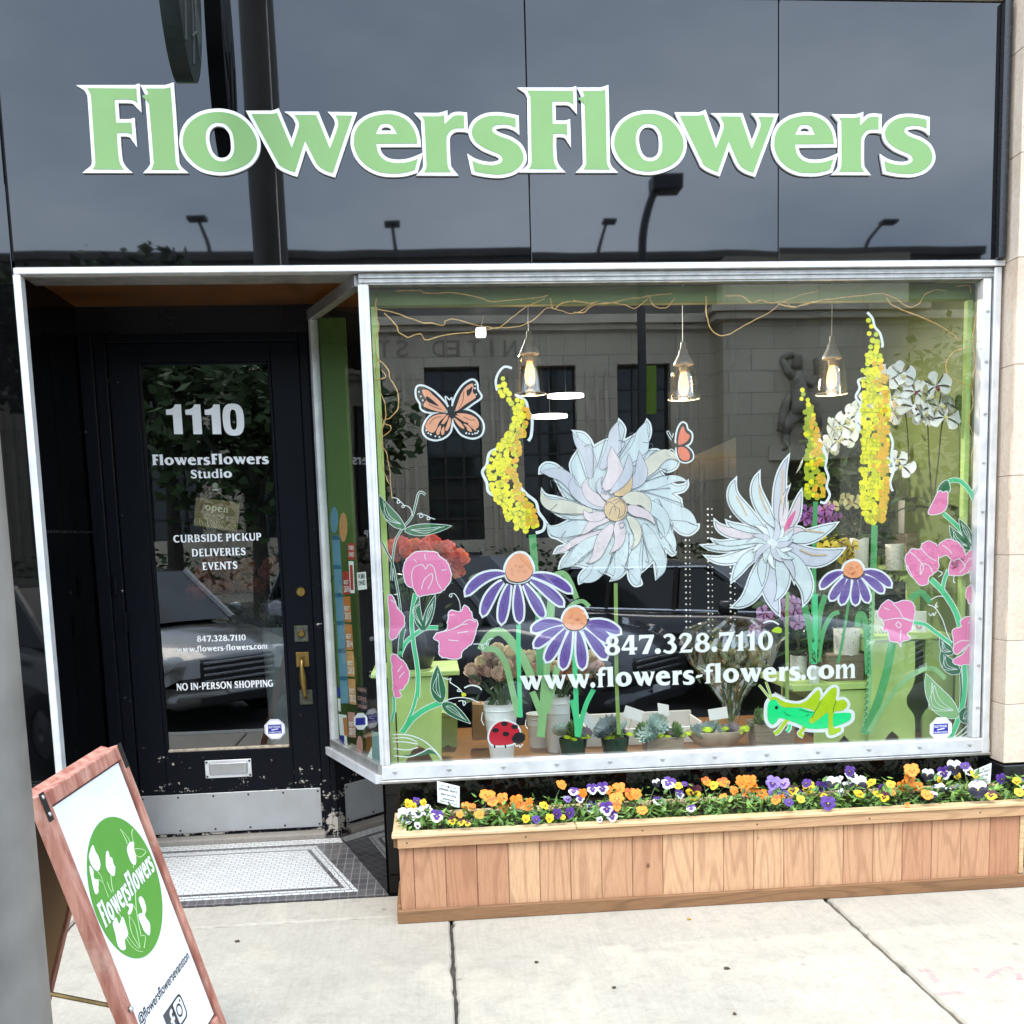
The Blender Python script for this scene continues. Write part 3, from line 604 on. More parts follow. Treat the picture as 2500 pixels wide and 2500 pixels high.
# ---- main sign
SGREEN = paint('sign_green', hx('85ac6b'), .03, .4, 8)
sign = thing('shop_sign', 'large lime green lettering with white outline spelling FlowersFlowers across the black fascia', 'sign', (.5, -.02, 3.2))
WORD = 'Flowers'; DX = at(1264,223,FY).x-at(190,210,FY).x
for wd_ in (0, 1):
    for i, ch in enumerate(WORD):
        cs = [[(p[0]+wd_*DX, p[1]) for p in c] for c in SIGN[ch]]; k = i % 2
        yb, yf = -.0145-.0, -.026-.0015*k
        o = MB().prism(cs, lambda a, b: (a, yb, b), lambda a, b: (a, yf, b)).build('letter', VINYL, sign)
        gr = [offs(cs[0], -.0135)]+[offs(h, .0135) for h in cs[1:]]
        seg = [(Vector(c_[j-1]), Vector(c_[j])) for c_ in cs for j in range(len(c_))]
        def dist(p): return min((p-(lambda u_: a_+(b_-a_)*max(0, min(1, u_)))((p-a_).dot(b_-a_)/max(1e-12, (b_-a_).length_squared))).length for a_, b_ in seg)
        gr = [[q for q in c_ if dist(Vector(q)) > .0112] for c_ in gr]; v2, tr_ = fill2d(gr)
        MB().add([(a, yf-.0015, b) for a, b in v2], tr_).build('letter_face', SGREEN, o)
# ---- lettering on the display window (behind the pane)
YW = YG+.002
wl = thing('window_lettering', 'white vinyl phone number and web address across the lower display window', 'lettering', (.95, YW, 1.0))
text_on('character', '847.328.7110', (1476,1600), (1889,1586), 47, YW, VINYL, wl, True, 3, True)
text_on('character', 'www.flowers-flowers.com', (1268,1685), (2091,1655), 47, YW, VINYL, wl, True, 1, True)
# ---- lettering on the door glass
YDG = YD+.010
dl = thing('door_lettering', 'white vinyl house number and shop details on the door glass', 'lettering', (-1.08, YDG, 1.6))
mb = MB(); n1 = [[(24,0),(56,0),(56,100),(34,100),(28,90,1),(16,84,1),(0,82),(0,65),(24,65)]]; x = 0
P0 = at(409,1060,YDG); ux = (at(598,1060,YDG)-P0)/282; uz = Vector((0,0,1))*((at(409,987,YDG).z-P0.z)/100)
for j, xx in enumerate((0, 70, 140)):
    v2, t = fill2d([smooth(n1[0], 4)]); MB().add([P0+ux*(a+xx)+uz*b for a, b in v2], t).build('numeral', VINYL, dl)
sup = lambda cx, cy, rx, ry: [(cx+rx*math.copysign(abs(cos(a))**.72, cos(a)), cy+ry*math.copysign(abs(sin(a))**.72, sin(a))) for a in (2*pi*i/36 for i in range(36))]
v2, t = fill2d([sup(243,49,39,54), sup(243,49,12,34)]); MB().add([P0+ux*a+uz*b for a, b in v2], t).build('numeral', VINYL, dl)
for s_, a, b, cap in (('FlowersFlowers',(370,1136),(657,1132),25),('Studio',(465,1168),(567,1166),21),('CURBSIDE PICKUP',(424,1325),(639,1319),18.5),('DELIVERIES',(468,1359),(601,1355),18.5),('EVENTS',(494,1392),(581,1388.5),18.5),
                  ('847.328.7110',(481,1567),(601,1563),14.5),('www.flowers-flowers.com',(431,1593),(654,1584),14),('NO IN-PERSON SHOPPING',(431,1686),(668,1676),17)):
    text_on('text_line', s_, a, b, cap, YDG, VINYL, dl, False, 2 if len(s_) < 11 else 1)
# ---- plain sans lettering with the built-in font
def btext(s, bold=0., cond=1.0):
    c = bpy.data.curves.new('t', 'FONT'); c.body = s; c.offset = bold; c.resolution_u = 3; c.fill_mode = 'FRONT'
    o = bpy.data.objects.new('t', c); COL.objects.link(o); dg = bpy.context.evaluated_depsgraph_get(); me = o.evaluated_get(dg).to_mesh()
    v = [(p.co.x*cond, p.co.y) for p in me.vertices]; f = [tuple(q.vertices) for q in me.polygons]; o.evaluated_get(dg).to_mesh_clear()
    bpy.data.objects.remove(o); bpy.data.curves.remove(c); return v, f
def btext_fit(mb, s, O, ex, ez, w_, h_, off, bold=.0, mirror=False):
    """fit text s in a box of w_ x h_ (world lengths) whose lower-left corner is O"""
    v, f = btext(s, bold); x0 = min(p[0] for p in v); x1 = max(p[0] for p in v); y0 = min(p[1] for p in v); y1 = max(p[1] for p in v)
    k = lambda a: ((x1-a) if mirror else (a-x0))/(x1-x0)*w_
    mb.add([O+ex*k(a)+ez*((b-y0)/(y1-y0)*h_)+off for a, b in v], f)
# ------------------------------------------------------------------ the other side of the street (seen in the glass and the black panels)
def vq(u, v, Yv):  # place seen in the shop front mirror at pixel (u, v), Yv metres behind the mirror
    p = at(u, v, Yv); return Vector((p.x, -Yv+.06, p.z))
def ashlar(name, base):
    t = NT(name); v = t.co(rot=(pi/2,0,0)); br = t.n('TexBrick'); br.inputs['Scale'].default_value = 1; br.inputs['Brick Width'].default_value = 1.35; br.inputs['Row Height'].default_value = .62; br.inputs['Mortar Size'].default_value = .012
    br.inputs['Color1'].default_value = (*base, 1); br.inputs['Color2'].default_value = (*[x*.84 for x in base], 1); br.inputs['Mortar'].default_value = (*[x*.45 for x in base], 1); t.l(v, br.inputs['Vector'])
    n = t.noise(t.co(scale=(1,1,.35)), .8, 6, .65); t.set(Base_Color=t.mix(t.ramp(n, [(.45, 0.), (.75, .6)]), br.outputs[0], tuple(x*.55 for x in base)), Roughness=.9); t.bump(br.outputs['Fac'], -.3, .02); return t.m
LIME = ashlar('buff_limestone', (.58,.50,.37)); LIME2 = pm('weathered_limestone', (.53,.46,.35), .9, .2, 1.5, .3, 20)
BRZ = pm('dark_bronze_frame', (.018,.016,.014), .4, .3, 5); PANE = pm('dark_office_glass', (.02,.03,.03), .05, .3, 2)
po = thing('stone_civic_building', 'long buff limestone civic building with tall windows across the street', 'building', (0, -26.5, 0))
YB = -26.0
def bp(name, x0, x1, y0, y1, z0, z1, mat=LIME, par=None, b=0): return MB().box(x0, x1, y0, y1, z0, z1, b).build(name, mat, par or po)
zroof = at(1500,632,26).z; zcor0, zcor1 = at(1500,806,26).z, at(1500,772,26).z; ztop = at(1500,888,26).z
ux = lambda u: at(u, 1000, 26).x
xr = ux(2385); xp0, xp1 = ux(1752), ux(2192); pitch = ux(1574)-ux(1342); ow = pitch*.57
bp('attic_wall', -60, xr, YB-6, YB, zcor1, zroof, pm('dark_brown_stone', (.13,.115,.1), .9, .25, 1.2, .3, 20)); bp('coping', -60, xr+.1, YB-.2, YB+.12, zroof, zroof+.22, pm('dark_brown_stone', (.13,.115,.1)))  # attic and coping in dark brown stone, darker than the walls
bp('cornice', -60, xp0-.02, YB, YB+.35, zcor0+.16, zcor1, LIME2); bp('cornice', -60, xp0-.02, YB, YB+.18, zcor0, zcor0+.15, LIME2)
bp('frieze', -60, xp0, YB-.5, YB, ztop, zcor0)
cx0 = ux(1574); k = 0
for i in range(-16, 1):
    c = cx0+i*pitch; a, b = c-ow/2, c+ow/2
    bp('pier', b, c+pitch-ow/2 if i < 0 else xp0, YB-.5, YB, 0, ztop)
    for dx in (-.28, 0, .28): bp('pier_flute', b+(pitch-ow)/2+dx-.05, b+(pitch-ow)/2+dx+.05, YB, YB+.05, .9, ztop-.15, LIME2)
    bp('window_apron', a, b, YB-.5, YB-.05, 0, 1.55, LIME2)
    f = bp('window', a, b, YB-.55, YB-.42, 1.551, ztop, PANE)
    for q in (0, 1/3., 2/3., 1): bp('window_bar', a+(b-a)*q-.035, a+(b-a)*q+.035, YB-.419, YB-.34, 1.552, ztop-.001, BRZ, f)
    for q in range(9):
        z = 1.56+(ztop-1.6)*q/8; bp('window_bar', a+.036, b-.036, YB-.4185, YB-.36, z-.03, z+.03, BRZ, f)
# entrance pavilion standing forward, with cornice, relief and doorway
zp0, zp1 = at(1950,792,26).z, at(1950,762,26).z
dx0, dx1, dz = ux(1905), ux(2032), at(1960,1128,26).z
bp('pavilion_wall', xp0, dx0, YB-.5, YB+.7, 0, zp0); bp('pavilion_wall', dx1, xp1, YB-.5, YB+.7, 0, zp0); bp('pavilion_wall', dx0, dx1, YB-.5, YB+.7, dz, zp0)
bp('pavilion_attic', xp0, xp1, YB+.01, YB+.65, zp1, zroof-.1); bp('pavilion_cornice', xp0-.3, xp1+.3, YB, YB+1.0, zp0, zp0+.18, LIME2); bp('pavilion_cornice', xp0-.45, xp1+.45, YB, YB+1.15, zp0+.19, zp1, LIME2)
bp('doorway', dx0, dx1, YB-.4, YB-.3, 0, dz, BRZ); bp('door_lintel', dx0-.6, dx1+.6, YB+.7, YB+.82, dz+.02, dz+.45, LIME2)
bp('end_wall', xp1, xr, YB-.5, YB, 0, zcor0+.15); bp('cornice', xp1+.46, xr+.1, YB, YB+.35, zcor0+.16, zcor1, LIME2)
ch_ = thing('added_brick_building', 'lower olive brown brick building added past the end of the civic building to cover reflected sky', 'building', (xr+9, -30, 0)); MB().box(xr+.3, xr+22, -36, -27.5, 0, at(2500,760,27).z).build('brick_wall', pm('olive_brown_brick', (.13,.12,.075), .9, .25, 3, .4, 30), ch_)  # building added to block open sky from the window's reflection
for i_ in range(6): MB().box(xr+1.5+i_*3.2, xr+3.1+i_*3.2, -27.55, -27.44, 3.2, 5.4).build('window', PANE, ch_)
# relief sculpture: a seated figure group as one rough carved mass
rl = MB(); q_ = lambda u, v: Vector((vq(u, v, 25.2).x, YB+.74, vq(u, v, 25.2).z))
def limb(*p, r=(.2,.2)):
    P = [q_(p[i], p[i+1]) for i in range(0, len(p), 2)]; n = len(P); rl.tube([x+Vector((0,.05*(i % 2),0)) for i, x in enumerate(P)], [r[0]+(r[1]-r[0])*i/(n-1) for i in range(n)], 9)
limb(1950,905,1952,930,1955,980,1958,1010, r=(.14,.36)); limb(1949,893,1950,878,1951,868, r=(.17,.13)); limb(1940,915,1922,900,1912,872, r=(.15,.09)); limb(1912,872,1925,864,1940,862, r=(.09,.07)); limb(1966,918,1985,935,1998,915, r=(.15,.09)); limb(1998,915,2000,890,1995,872, r=(.09,.07))
limb(1948,1010,1925,1030,1920,1060, r=(.24,.14)); limb(1920,1060,1922,1090,1910,1100, r=(.13,.08)); limb(1965,1010,1985,1030,1978,1065, r=(.24,.14)); limb(1978,1065,1975,1090,1985,1100, r=(.13,.08)); limb(1930,960,1915,1000,1912,1050, r=(.1,.16)); limb(1975,960,1995,990,2000,1040, r=(.1,.16))
rl.build('relief_sculpture', pm('dark_weathered_stone', (.30,.265,.21), .9, .35, 5, .6, 12), po, True)
# incised name on the frieze, reads from the street
fm = MB(); lets = 'UNITED'
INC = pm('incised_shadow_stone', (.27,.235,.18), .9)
for ch, u in zip('UNITEDSTATES', (1290,1245,1200,1156,1105,1069,980,936,890,845,800,756)):
    c = at(u, 852, 26); mb = MB(); btext_fit(mb, ch, Vector((c.x+(.04 if ch == 'I' else .2), YB+.012, c.z-.22)), Vector((-1,0,0)), Vector((0,0,1)), .07 if ch == 'I' else .36, .46, Vector((0,0,0)), .01); mb.build('incised_letter', INC, po)
# hedge and low wall before it
st2 = struct(MB().box(-60, 60, -25.9, -20.5, -.15, .0).build('far_sidewalk', PAVE))
def leaves(mb, c, rx, ry, rz, n, s, r, shell=.55):
    for _ in range(n):
        while True:
            d = Vector((r.uniform(-1,1), r.uniform(-1,1), r.uniform(-1,1)))
            if .05 < d.length < 1: break
        d = d.normalized()*(shell+(1-shell)*r.random())*(1+.18*noise.noise(Vector((d.x*2.2+c[0], d.y*2.2+c[1], d.z*2.2))))
        p = Vector((c[0]+d.x*rx, c[1]+d.y*ry, c[2]+d.z*rz)); a = Vector((r.uniform(-1,1), r.uniform(-1,1), r.uniform(-.5,.5))).normalized(); b = a.orthogonal().normalized()
        b = b*cos(r.random()*6)+a.cross(b)*sin(r.random()*6); k = s*r.uniform(.6,1.3); mb.add([p-a*k, p+b*k*.5, p+a*k, p-b*k*.5], [(0,1,2,3)])
FOL = pm('tree_foliage', (.05,.085,.022), .7, .4, .8); FOL2 = pm('hedge_foliage', (.04,.065,.02), .7, .4, 2); BARK = pm('bark', (.06,.048,.036), .9, .4, 8, .6, 30)
hd_ = MB(); r_ = random.Random(5)
for i in range(60): leaves(hd_, (-30+i*.85, -24.6, .75), .6, .5, .7, 60, .12, r_, .5)
hg = hd_.build('hedge', FOL2); tag(hg, 'clipped dark green hedge along the foot of the civic building', 'hedge')
trees = [(175,545,18,2.3), (330,548,19,2.3), (560,640,17,3.0), (760,760,17,2.2), (2520,650,20,3.6), (2900,700,21,3.4)]  # last two trees are added to darken a patch of reflected sky
LBL = ['leafy tree across the street, farthest left above the roofline', 'leafy tree across the street, second from the left', 'broad leafy tree across the street reflected in the door', 'lower leafy tree across the street nearest the tall windows', 'leafy tree added just past the right end of the civic building to cover reflected sky', 'leafy tree added farthest to the right to cover reflected sky']
for (u, v, Yv, rr), lb_ in zip(trees, LBL):
    tp = vq(u, v, Yv); t_ = thing('street_tree', lb_, 'tree', (tp.x, tp.y, 0), 'trees across the street'); cz = tp.z-rr*1.0
    tr = MB(); tr.tube([(tp.x, tp.y, -.1), (tp.x+.05, tp.y, cz*.45), (tp.x-.05, tp.y+.1, cz)], [.2,.15,.08], 9)
    for a in range(6):
        g_ = a*1.05; tr.tube([(tp.x, tp.y, cz*.5+a*.12), (tp.x+cos(g_)*rr*.4, tp.y+sin(g_)*rr*.4, cz*.75+.3), (tp.x+cos(g_)*rr*.75, tp.y+sin(g_)*rr*.75, cz+.2)], [.08,.05,.02], 6)
    tr.build('trunk', BARK, t_); cr_ = MB(); rr_ = random.Random(int(u))
    for k in range(16):
        d = Vector((rr_.gauss(0,1), rr_.gauss(0,1), rr_.gauss(0,.8))).normalized()*rr*.62; leaves(cr_, (tp.x+d.x, tp.y+d.y, cz+d.z*.9), rr*.45, rr*.45, rr*.38, 150, .16, rr_, .3)
    cr_.build('crown', FOL, t_)
# lamps
LAMPM = pm('black_lamp_metal', (.012,.012,.013), .4, .2, 5)
def lamp(name, label, pts, r0, r1, head, Yv, group):
    P = [vq(u, v, Yv) for u, v in smooth(S(*pts), 5, False)]; t_ = thing(name, label, 'street lamp', (P[0].x, P[0].y, 0), group)
    n = len(P); foot = [Vector((P[0].x, P[0].y, 0.0))] if Yv < 26 else []
    MB().tube(foot+P, [r0]*len(foot)+[r0+(r1-r0)*i/(n-1) for i in range(n)], 8).build('pole', LAMPM, t_)
    e = P[-1]; h = head; MB().box(e.x-h[0], e.x+h[1], e.y-.25, e.y+.25, e.z-h[2], e.z+h[2], .02).build('lamp_head', LAMPM, t_)
lamp('street_lamp', 'tall near street lamp with a square head and green banner', (1567,1000,1566,660,1570,560,1590,480,1612,450), .10, .07, (.22,.40,.16), 18, 'street lamps')
bpos = [vq(1573,893,18), vq(1590,1010,18)]
bn = MB().box(bpos[0].x, bpos[1].x+.12, bpos[0].y-.01, bpos[0].y+.01, bpos[1].z, bpos[0].z).build('banner', pm('green_banner', hx('6d8a1e'), .7, .1, 3)); tag(bn, 'narrow green banner hanging on the tall near street lamp', 'banner')
for (pt, hd2, lab) in (((518,660,513,610,498,570,485,540),(.35,.30,.07),'distant lamp on the roof, leftmost, leaning left'),((972,660,970,620,966,590,961,553),(.25,.25,.06),'distant lamp on the roof, upright one left of centre'),((1456,650,1460,610,1468,575,1478,540),(.15,.35,.06),'distant lamp on the roof, right of centre leaning right'),((2103,650,2110,600,2128,570,2150,545),(.1,.5,.06),'distant lamp on the roof, rightmost with long curved arm')):
    lamp('street_lamp', lab, pt, .075, .05, hd2, 33, 'street lamps')
# ------------------------------------------------------------------ parked cars
CGL = pm('car_glass', (.012,.016,.018), .04, .3, 2); TYRE = pm('tyre_rubber', (.015,.015,.015), .8, .2, 20); RIMM = pm('alloy_rim', (.4,.4,.41), .3, .1, 5, 0, 50, .9); CHR = pm('chrome_trim', (.75,.75,.76), .12, .05, 5, 0, 50, 1.0)
LENS = pm('headlight_lens', (.6,.6,.58), .08, .1, 8); BLKP = pm('black_plastic', (.015,.015,.015), .5, .2, 20)
def carpaint(name, c, metal=.4):
    t = NT(name); t.set(Base_Color=c, Roughness=.28, Metallic=metal, Coat_Weight=1.0, Coat_Roughness=.03); return t.m
def car(name, label, nose, th, pmat, Lc=4.6, H=1.45, W=.9, suv=False, chrome=False):
    """lofted body: stations along the length from the tail (0) to the nose (1)"""
    t_ = thing(name, label, 'car', (nose[0], nose[1], -.16), 'cars parked nose-in at the kerb')
    hood = .98 if suv else .90; tail = 1.05 if suv else .98
    st = [(0,.42,.78,.72*W),(.02,.30,tail-.02,.9*W),(.08,.24,tail,.97*W),(.25,.22,.97,W),(.5,.2,.95,W),(.68,.2,.96,W),(.80,.2,hood,.99*W),(.92,.24,hood-.10,.95*W),(.975,.28,hood-.2,.84*W),(1,.36,.68,.68*W)]
    bm_ = MB(); rings = []
    for s_, zl, zb, w_ in st:
        x = (s_-1)*Lc; rings.append([(x,-w_*.9,zl),(x,-w_,zl+.18),(x,-w_,zb-.22),(x,-w_*.96,zb-.05),(x,-w_*.86,zb),(x,0,zb+.03),(x,w_*.86,zb),(x,w_*.96,zb-.05),(x,w_,zb-.22),(x,w_,zl+.18),(x,w_*.9,zl)])
    n = 11; bm_.add([p for r in rings for p in r], [(i*n+k, (i+1)*n+k, (i+1)*n+k+1, i*n+k+1) for i in range(len(st)-1) for k in range(n-1)]+[tuple(range(n)), tuple(range((len(st)-1)*n, len(st)*n))[::-1]])
    Tm = Matrix.Translation((nose[0], nose[1], -.16)) @ Matrix.Rotation(th, 4, 'Z')
    def bb(nm, mb, mat, sm=False, par=None): mb.xf(Tm); return mb.build(nm, mat, par or t_, sm)
    bb('body', bm_, pmat, True)
    # cabin: lower ring at the belt line, upper ring at the roof
    lo = [.03 if suv else .10, .30, .52, .76 if not suv else .74]; up = [.09 if suv else .26, .32, .50, .60]; zb = .985
    f = lambda s_: (s_-1)*Lc
    cb = MB(); Wl, Wu = W*.90, W*.68
    low = [(f(lo[0]),-Wl*.85,zb),(f(lo[3]),-Wl*.85,zb-.02),(f(lo[3])+.10,0,zb),(f(lo[3]),Wl*.85,zb-.02),(f(lo[0]),Wl*.85,zb)]; upp = [(f(up[0]),-Wu,H-.06),(f(up[3]),-Wu,H-.05),(f(up[3])+.06,0,H-.03),(f(up[3]),Wu,H-.05),(f(up[0]),Wu,H-.06)]
    for nm, idx in (('side_window',(0,1)),('windscreen',(1,2)),('windscreen',(2,3)),('side_window',(3,4)),('rear_window',(4,0))):
        a, b = idx; q = [low[a], low[b], upp[b], upp[a]]; bb(nm, MB().add(q, [(0,1,2,3)]), CGL)
        if chrome and nm == 'side_window': bb('window_trim', MB().tube([Vector(p)*1.0+Vector((0,(-1 if p[1] < 0 else 1)*.012,0)) for p in q+[q[0]]], .016, 6), CHR)
    rf = MB(); rf.add([(x*1.0, y*1.02, z) for x, y, z in upp]+[(f(up[1]),-Wu*.8,H),(f(up[2]),-Wu*.8,H),(f(up[2]),Wu*.8,H),(f(up[1]),Wu*.8,H)], [(0,1,6,5),(1,2,6),(2,7,6),(2,3,7),(3,4,8,7),(4,0,5,8),(5,6,7,8)]); bb('roof', rf, pmat, True)
    for a in (0, 1, 3, 4): bb('roof_pillar', MB().tube([low[a], upp[a]], .035, 6), pmat)
    for q in (.36, .53):
        for sy in (-1, 1): bb('roof_pillar', MB().tube([(f(q), sy*Wl*.86, zb), (f(q*.96+.02), sy*(Wu+.01), H-.05)], .03, 6), BLKP)
    for s_ in (.17, .81):
        for sy in (-1, 1):
            wm = MB(); wm.lathe([(.2,-.1),(.32,-.1),(.335,-.05),(.335,.05),(.32,.1),(.2,.1)], n=22); wm.xf(Matrix.Translation((f(s_), sy*(W-.08), .335)) @ Matrix.Rotation(pi/2, 4, 'X')); wo = bb('wheel', wm, TYRE, True)
            rm = MB(); rm.lathe([(.0,.09),(.06,.1),(.2,.085)], n=22); rm.xf(Matrix.Translation((f(s_), sy*(W-.08), .335)) @ Matrix.Rotation(-sy*pi/2, 4, 'X')); bb('rim', rm, RIMM, False, wo)
    for sy in (-1, 1):
        bb('headlight', MB().box(-.30, -.06, sy*W*.70-.15, sy*W*.70+.15, .58, .74, .05), LENS, True); bb('mirror', MB().box(f(.66), f(.70), sy*(W+.02)-.1*(sy < 0), sy*(W+.02)+.1*(sy > 0), .96, 1.1, .03), pmat, True)
    gr = bb('grille', MB().box(-.06, .022, -W*.46, W*.46, .46, .70, .03), BLKP)
    for z in (.50, .56, .62, .67): bb('grille_bar', MB().box(.0225, .035, -W*.43, W*.43, z-.012, z+.012, .004), RIMM, False, gr)
    bb('bumper', MB().box(-.18, .05, -W*.78, W*.78, .26, .42, .05), pmat, True); bb('lower_grille', MB().box(.045, .056, -W*.5, W*.5, .28, .36, .004), BLKP); bb('number_plate', MB().box(.0505, .06, -.16, .16, .37, .44, .003), VINYL)
    return t_
car('parked_car', 'dark grey sport utility car parked facing the shop, seen in the display window', (1.95,-4.30), radians(40), carpaint('dark_grey_car_paint', (.07,.075,.085), .3), 4.7, 1.62, .93, True)
car('parked_car', 'black saloon car with chrome window trim, seen at the right in the display window', (4.6,-4.8), radians(40), carpaint('black_car_paint', (.012,.013,.016), .2), 4.7, 1.46, .92, False, True)
car('parked_car', 'pale silver car parked facing the shop, seen in the door glass', (-1.85,-3.70), radians(46), carpaint('silver_car_paint', (.24,.235,.215), .35), 4.6, 1.5, .9)
# ------------------------------------------------------------------ paintings on the inside of the display window
PW = paint('paint_white', (.80,.83,.83), .08, .5, 25); ICE = paint('paint_ice_blue', hx('d3dde0'), .12, .5, 14, (1,1,.35)); LAV = paint('paint_lavender_grey', hx('cdcdd8'), .12, .5, 14, (1,1,.35)); PPINK = paint('paint_pale_pink', hx('e2d2d7'), .1, .5, 14)
CREAM = paint('paint_cream', hx('dcd6c6'), .1, .5, 16); PEACH = paint('paint_peach', hx('dcbb92'), .1, .5, 16); PK = paint('paint_pink', hx('ea7fae'), .05, .5, 10); HOTP = paint('paint_strong_pink', hx('e56aa0'), .06)
PURP = paint('paint_purple', hx('6a4f9c'), .14, .5, 16, (1,1,.5)); PURL = paint('paint_purple_line', hx('3d2a6b')); ORG = paint('paint_cone_orange', hx('f0a070'), .06, .5, 10); ORGL = paint('paint_cone_line', hx('c9653f'))
INK = paint('paint_black', (.012,.012,.014), .2); LINE = paint('paint_thin_line', hx('64636e')); MON = paint('paint_monarch', hx('eda683'), .06); MON2 = paint('paint_monarch_coral', hx('e8795c'), .06)
YEL = paint('paint_yellow', hx('f4e61a'), .1, .5, 40); LIM = paint('paint_lime', hx('d2d42a'), .14, .5, 40); ORA = paint('paint_orange', hx('efb02e'), .14, .5, 40); LIMD = paint('paint_dull_lime', hx('a9b42c'), .16, .5, 40)
GB = paint('paint_bright_green', hx('4bc382'), .14, .5, 18, (1,1,.2)); GM = paint('paint_mid_green', hx('4f9a5c'), .16, .5, 18, (1,1,.2)); GD = paint('paint_dark_green', hx('2c6b45'), .25, .5, 18, (1,1,.3)); GP = paint('paint_pale_green', hx('86b377'), .14, .5, 18, (1,1,.2)); GO = paint('paint_olive_green', hx('7f9a52'), .12, .5, 18, (1,1,.2))
RED = paint('paint_red', hx('c81e33'), .08); HOPG = paint('paint_spring_green', hx('16e283'), .06); HOPY = paint('paint_yellow_green', hx('b2d016'), .08)
YP0 = YG+.0145
class Art:
    def __init__(s, name, label, c, cat='window painting', group=None):
        p = at(c[0], c[1], YP0); s.o = thing(name, label, cat, (p.x, p.y, p.z), group); s.z(0, 0, 1)
    def z(s, x0, y0, sc_): s.x0, s.y0, s.s = x0, y0, sc_; return s
    def P(s, a, b, lay): return at(s.x0+a/s.s, s.y0+b/s.s, YP0-lay*.0004)
    def poly(s, c, mat, lay, name='brush_shape', par=None):
        cs = c if isinstance(c[0][0], (tuple, list)) else [c]
        v, t = fill2d(cs); return MB().add([s.P(a, b, lay) for a, b in v], t).build(name, mat, par or s.o)
    def blob(s, pts, mat, lay, ow=0, name='brush_shape', omat=None, par=None, n=5):
        c = smooth(pts if isinstance(pts, list) else S(*pts), n)
        if name == 'blossom': c = [(x+9*noise.noise(Vector((x*.045, y*.045, 1.3))), y+9*noise.noise(Vector((x*.045, y*.045, 7.7)))) for x, y in c]
        if ow: s.poly(offs(c, ow), omat or PW, lay, name+'_outline', par)
        return s.poly(c, mat, lay+1, name, par)
    def line(s, pts, w_, mat, lay, name='brush_line', taper=False, par=None, mb=None):
        P = smooth(S(*pts), 5, False); n = len(P); vs_ = []
        for i, p in enumerate(P):
            q = Vector(P[min(i+1, n-1)])-Vector(P[max(i-1, 0)]); q.normalize(); k = w_/2*(1-.8*i/n if taper else 1)
            A_, B_ = s.P(p[0]-q.y*k, p[1]+q.x*k, lay), s.P(p[0]+q.y*k, p[1]-q.x*k, lay); d = Vector((0, 1e-6*i, 0)); vs_ += [A_+d, B_+d]
        m_ = mb or MB(); m_.add(vs_, [(2*i, 2*i+1, 2*i+3, 2*i+2) for i in range(n-1)])
        return None if mb else m_.build(name, mat, par or s.o)
    def cased(s, pts, w_, mat, lay, e=5, name='stem', omat=None):
        s.line(pts, w_+2*e, omat or PW, lay, name+'_outline'); s.line(pts, w_, mat, lay+1, name)
    def petal_pts(s, base, tip, w_, ctrl=None, n=14, pw=.75, hook=0., rnd_end=False):
        b, t = Vector(base), Vector(tip); c = Vector(ctrl) if ctrl else (b+t)/2; L_, R_ = [], []
        for i in range(n+1):
            k = i/n; p = b*(1-k)**2+c*2*k*(1-k)+t*k*k; d = (c-b)*(1-k)+(t-c)*k; d.normalize(); p = p+Vector((-d.y, d.x))*(hook*w_*sin(2*pi*k)*k); h = w_/2*(sin(pi*min(1, k**pw*1.0))**.8 if 0 < k < 1 else 0)+(w_*.12 if i == 0 else 0)
            if rnd_end: h = w_/2*(max(0, 1-abs(2*k-1)**(3.2 if k > .5 else 1.7)))**.5*(.62+.38*min(1, k*1.7)) if k < 1 else 0
            L_.append((p.x-d.y*h, p.y+d.x*h)); R_.append((p.x+d.y*h, p.y-d.x*h))
        return L_+R_[:-1][::-1]
    def petal(s, base, tip, w_, mat, lay, ctrl=None, ow=0, omat=None, name='petal', pw=.75, hook=0.):
        c = s.petal_pts(base, tip, w_, ctrl, pw=pw, hook=hook)
        if ow: s.poly(offs(c, ow), omat or PW, lay, name+'_outline')
        return s.poly(c, mat, lay+1, name)
    def leaf(s, base, tip, w_, mat, lay, ctrl=None, e=5, veins=3):
        c = s.petal_pts(base, tip, w_, ctrl); s.poly(offs(c, e), PW, lay, 'leaf_outline'); s.poly(c, mat, lay+1, 'leaf'); mb = MB()
        b, t = Vector(base), Vector(tip); cc = Vector(ctrl) if ctrl else (b+t)/2; nrm = Vector((-(t-b).y, (t-b).x)).normalized()
        for k in range(veins):
            o_ = (k-(veins-1)/2)*w_*.22; m_ = cc+nrm*o_; q = b+(t-b)*.12; r = b+(t-b)*(.86-.08*abs(k-(veins-1)/2)); s.line((q.x, q.y, m_.x, m_.y, r.x, r.y), e*.8, PW, lay+2, mb=mb)
        mb.build('leaf_veins', PW, s.o)
def dots(a, lst, r, mat, lay, name, n=9):
    mb = MB(); j = 0
    for x, y in lst:
        k = r*rnd.uniform(.8, 1.15); j += 1; mb.add([a.P(x, y, lay)+Vector((0,1e-6*j,0))]+[a.P(x+k*cos(2*pi*i/n), y+k*sin(2*pi*i/n), lay)+Vector((0,1e-6*j,0)) for i in range(n)], [(0, 1+(i+1) % n, 1+i) for i in range(n)])
    if mb.v: o = mb.build(name, mat, a.o); return o
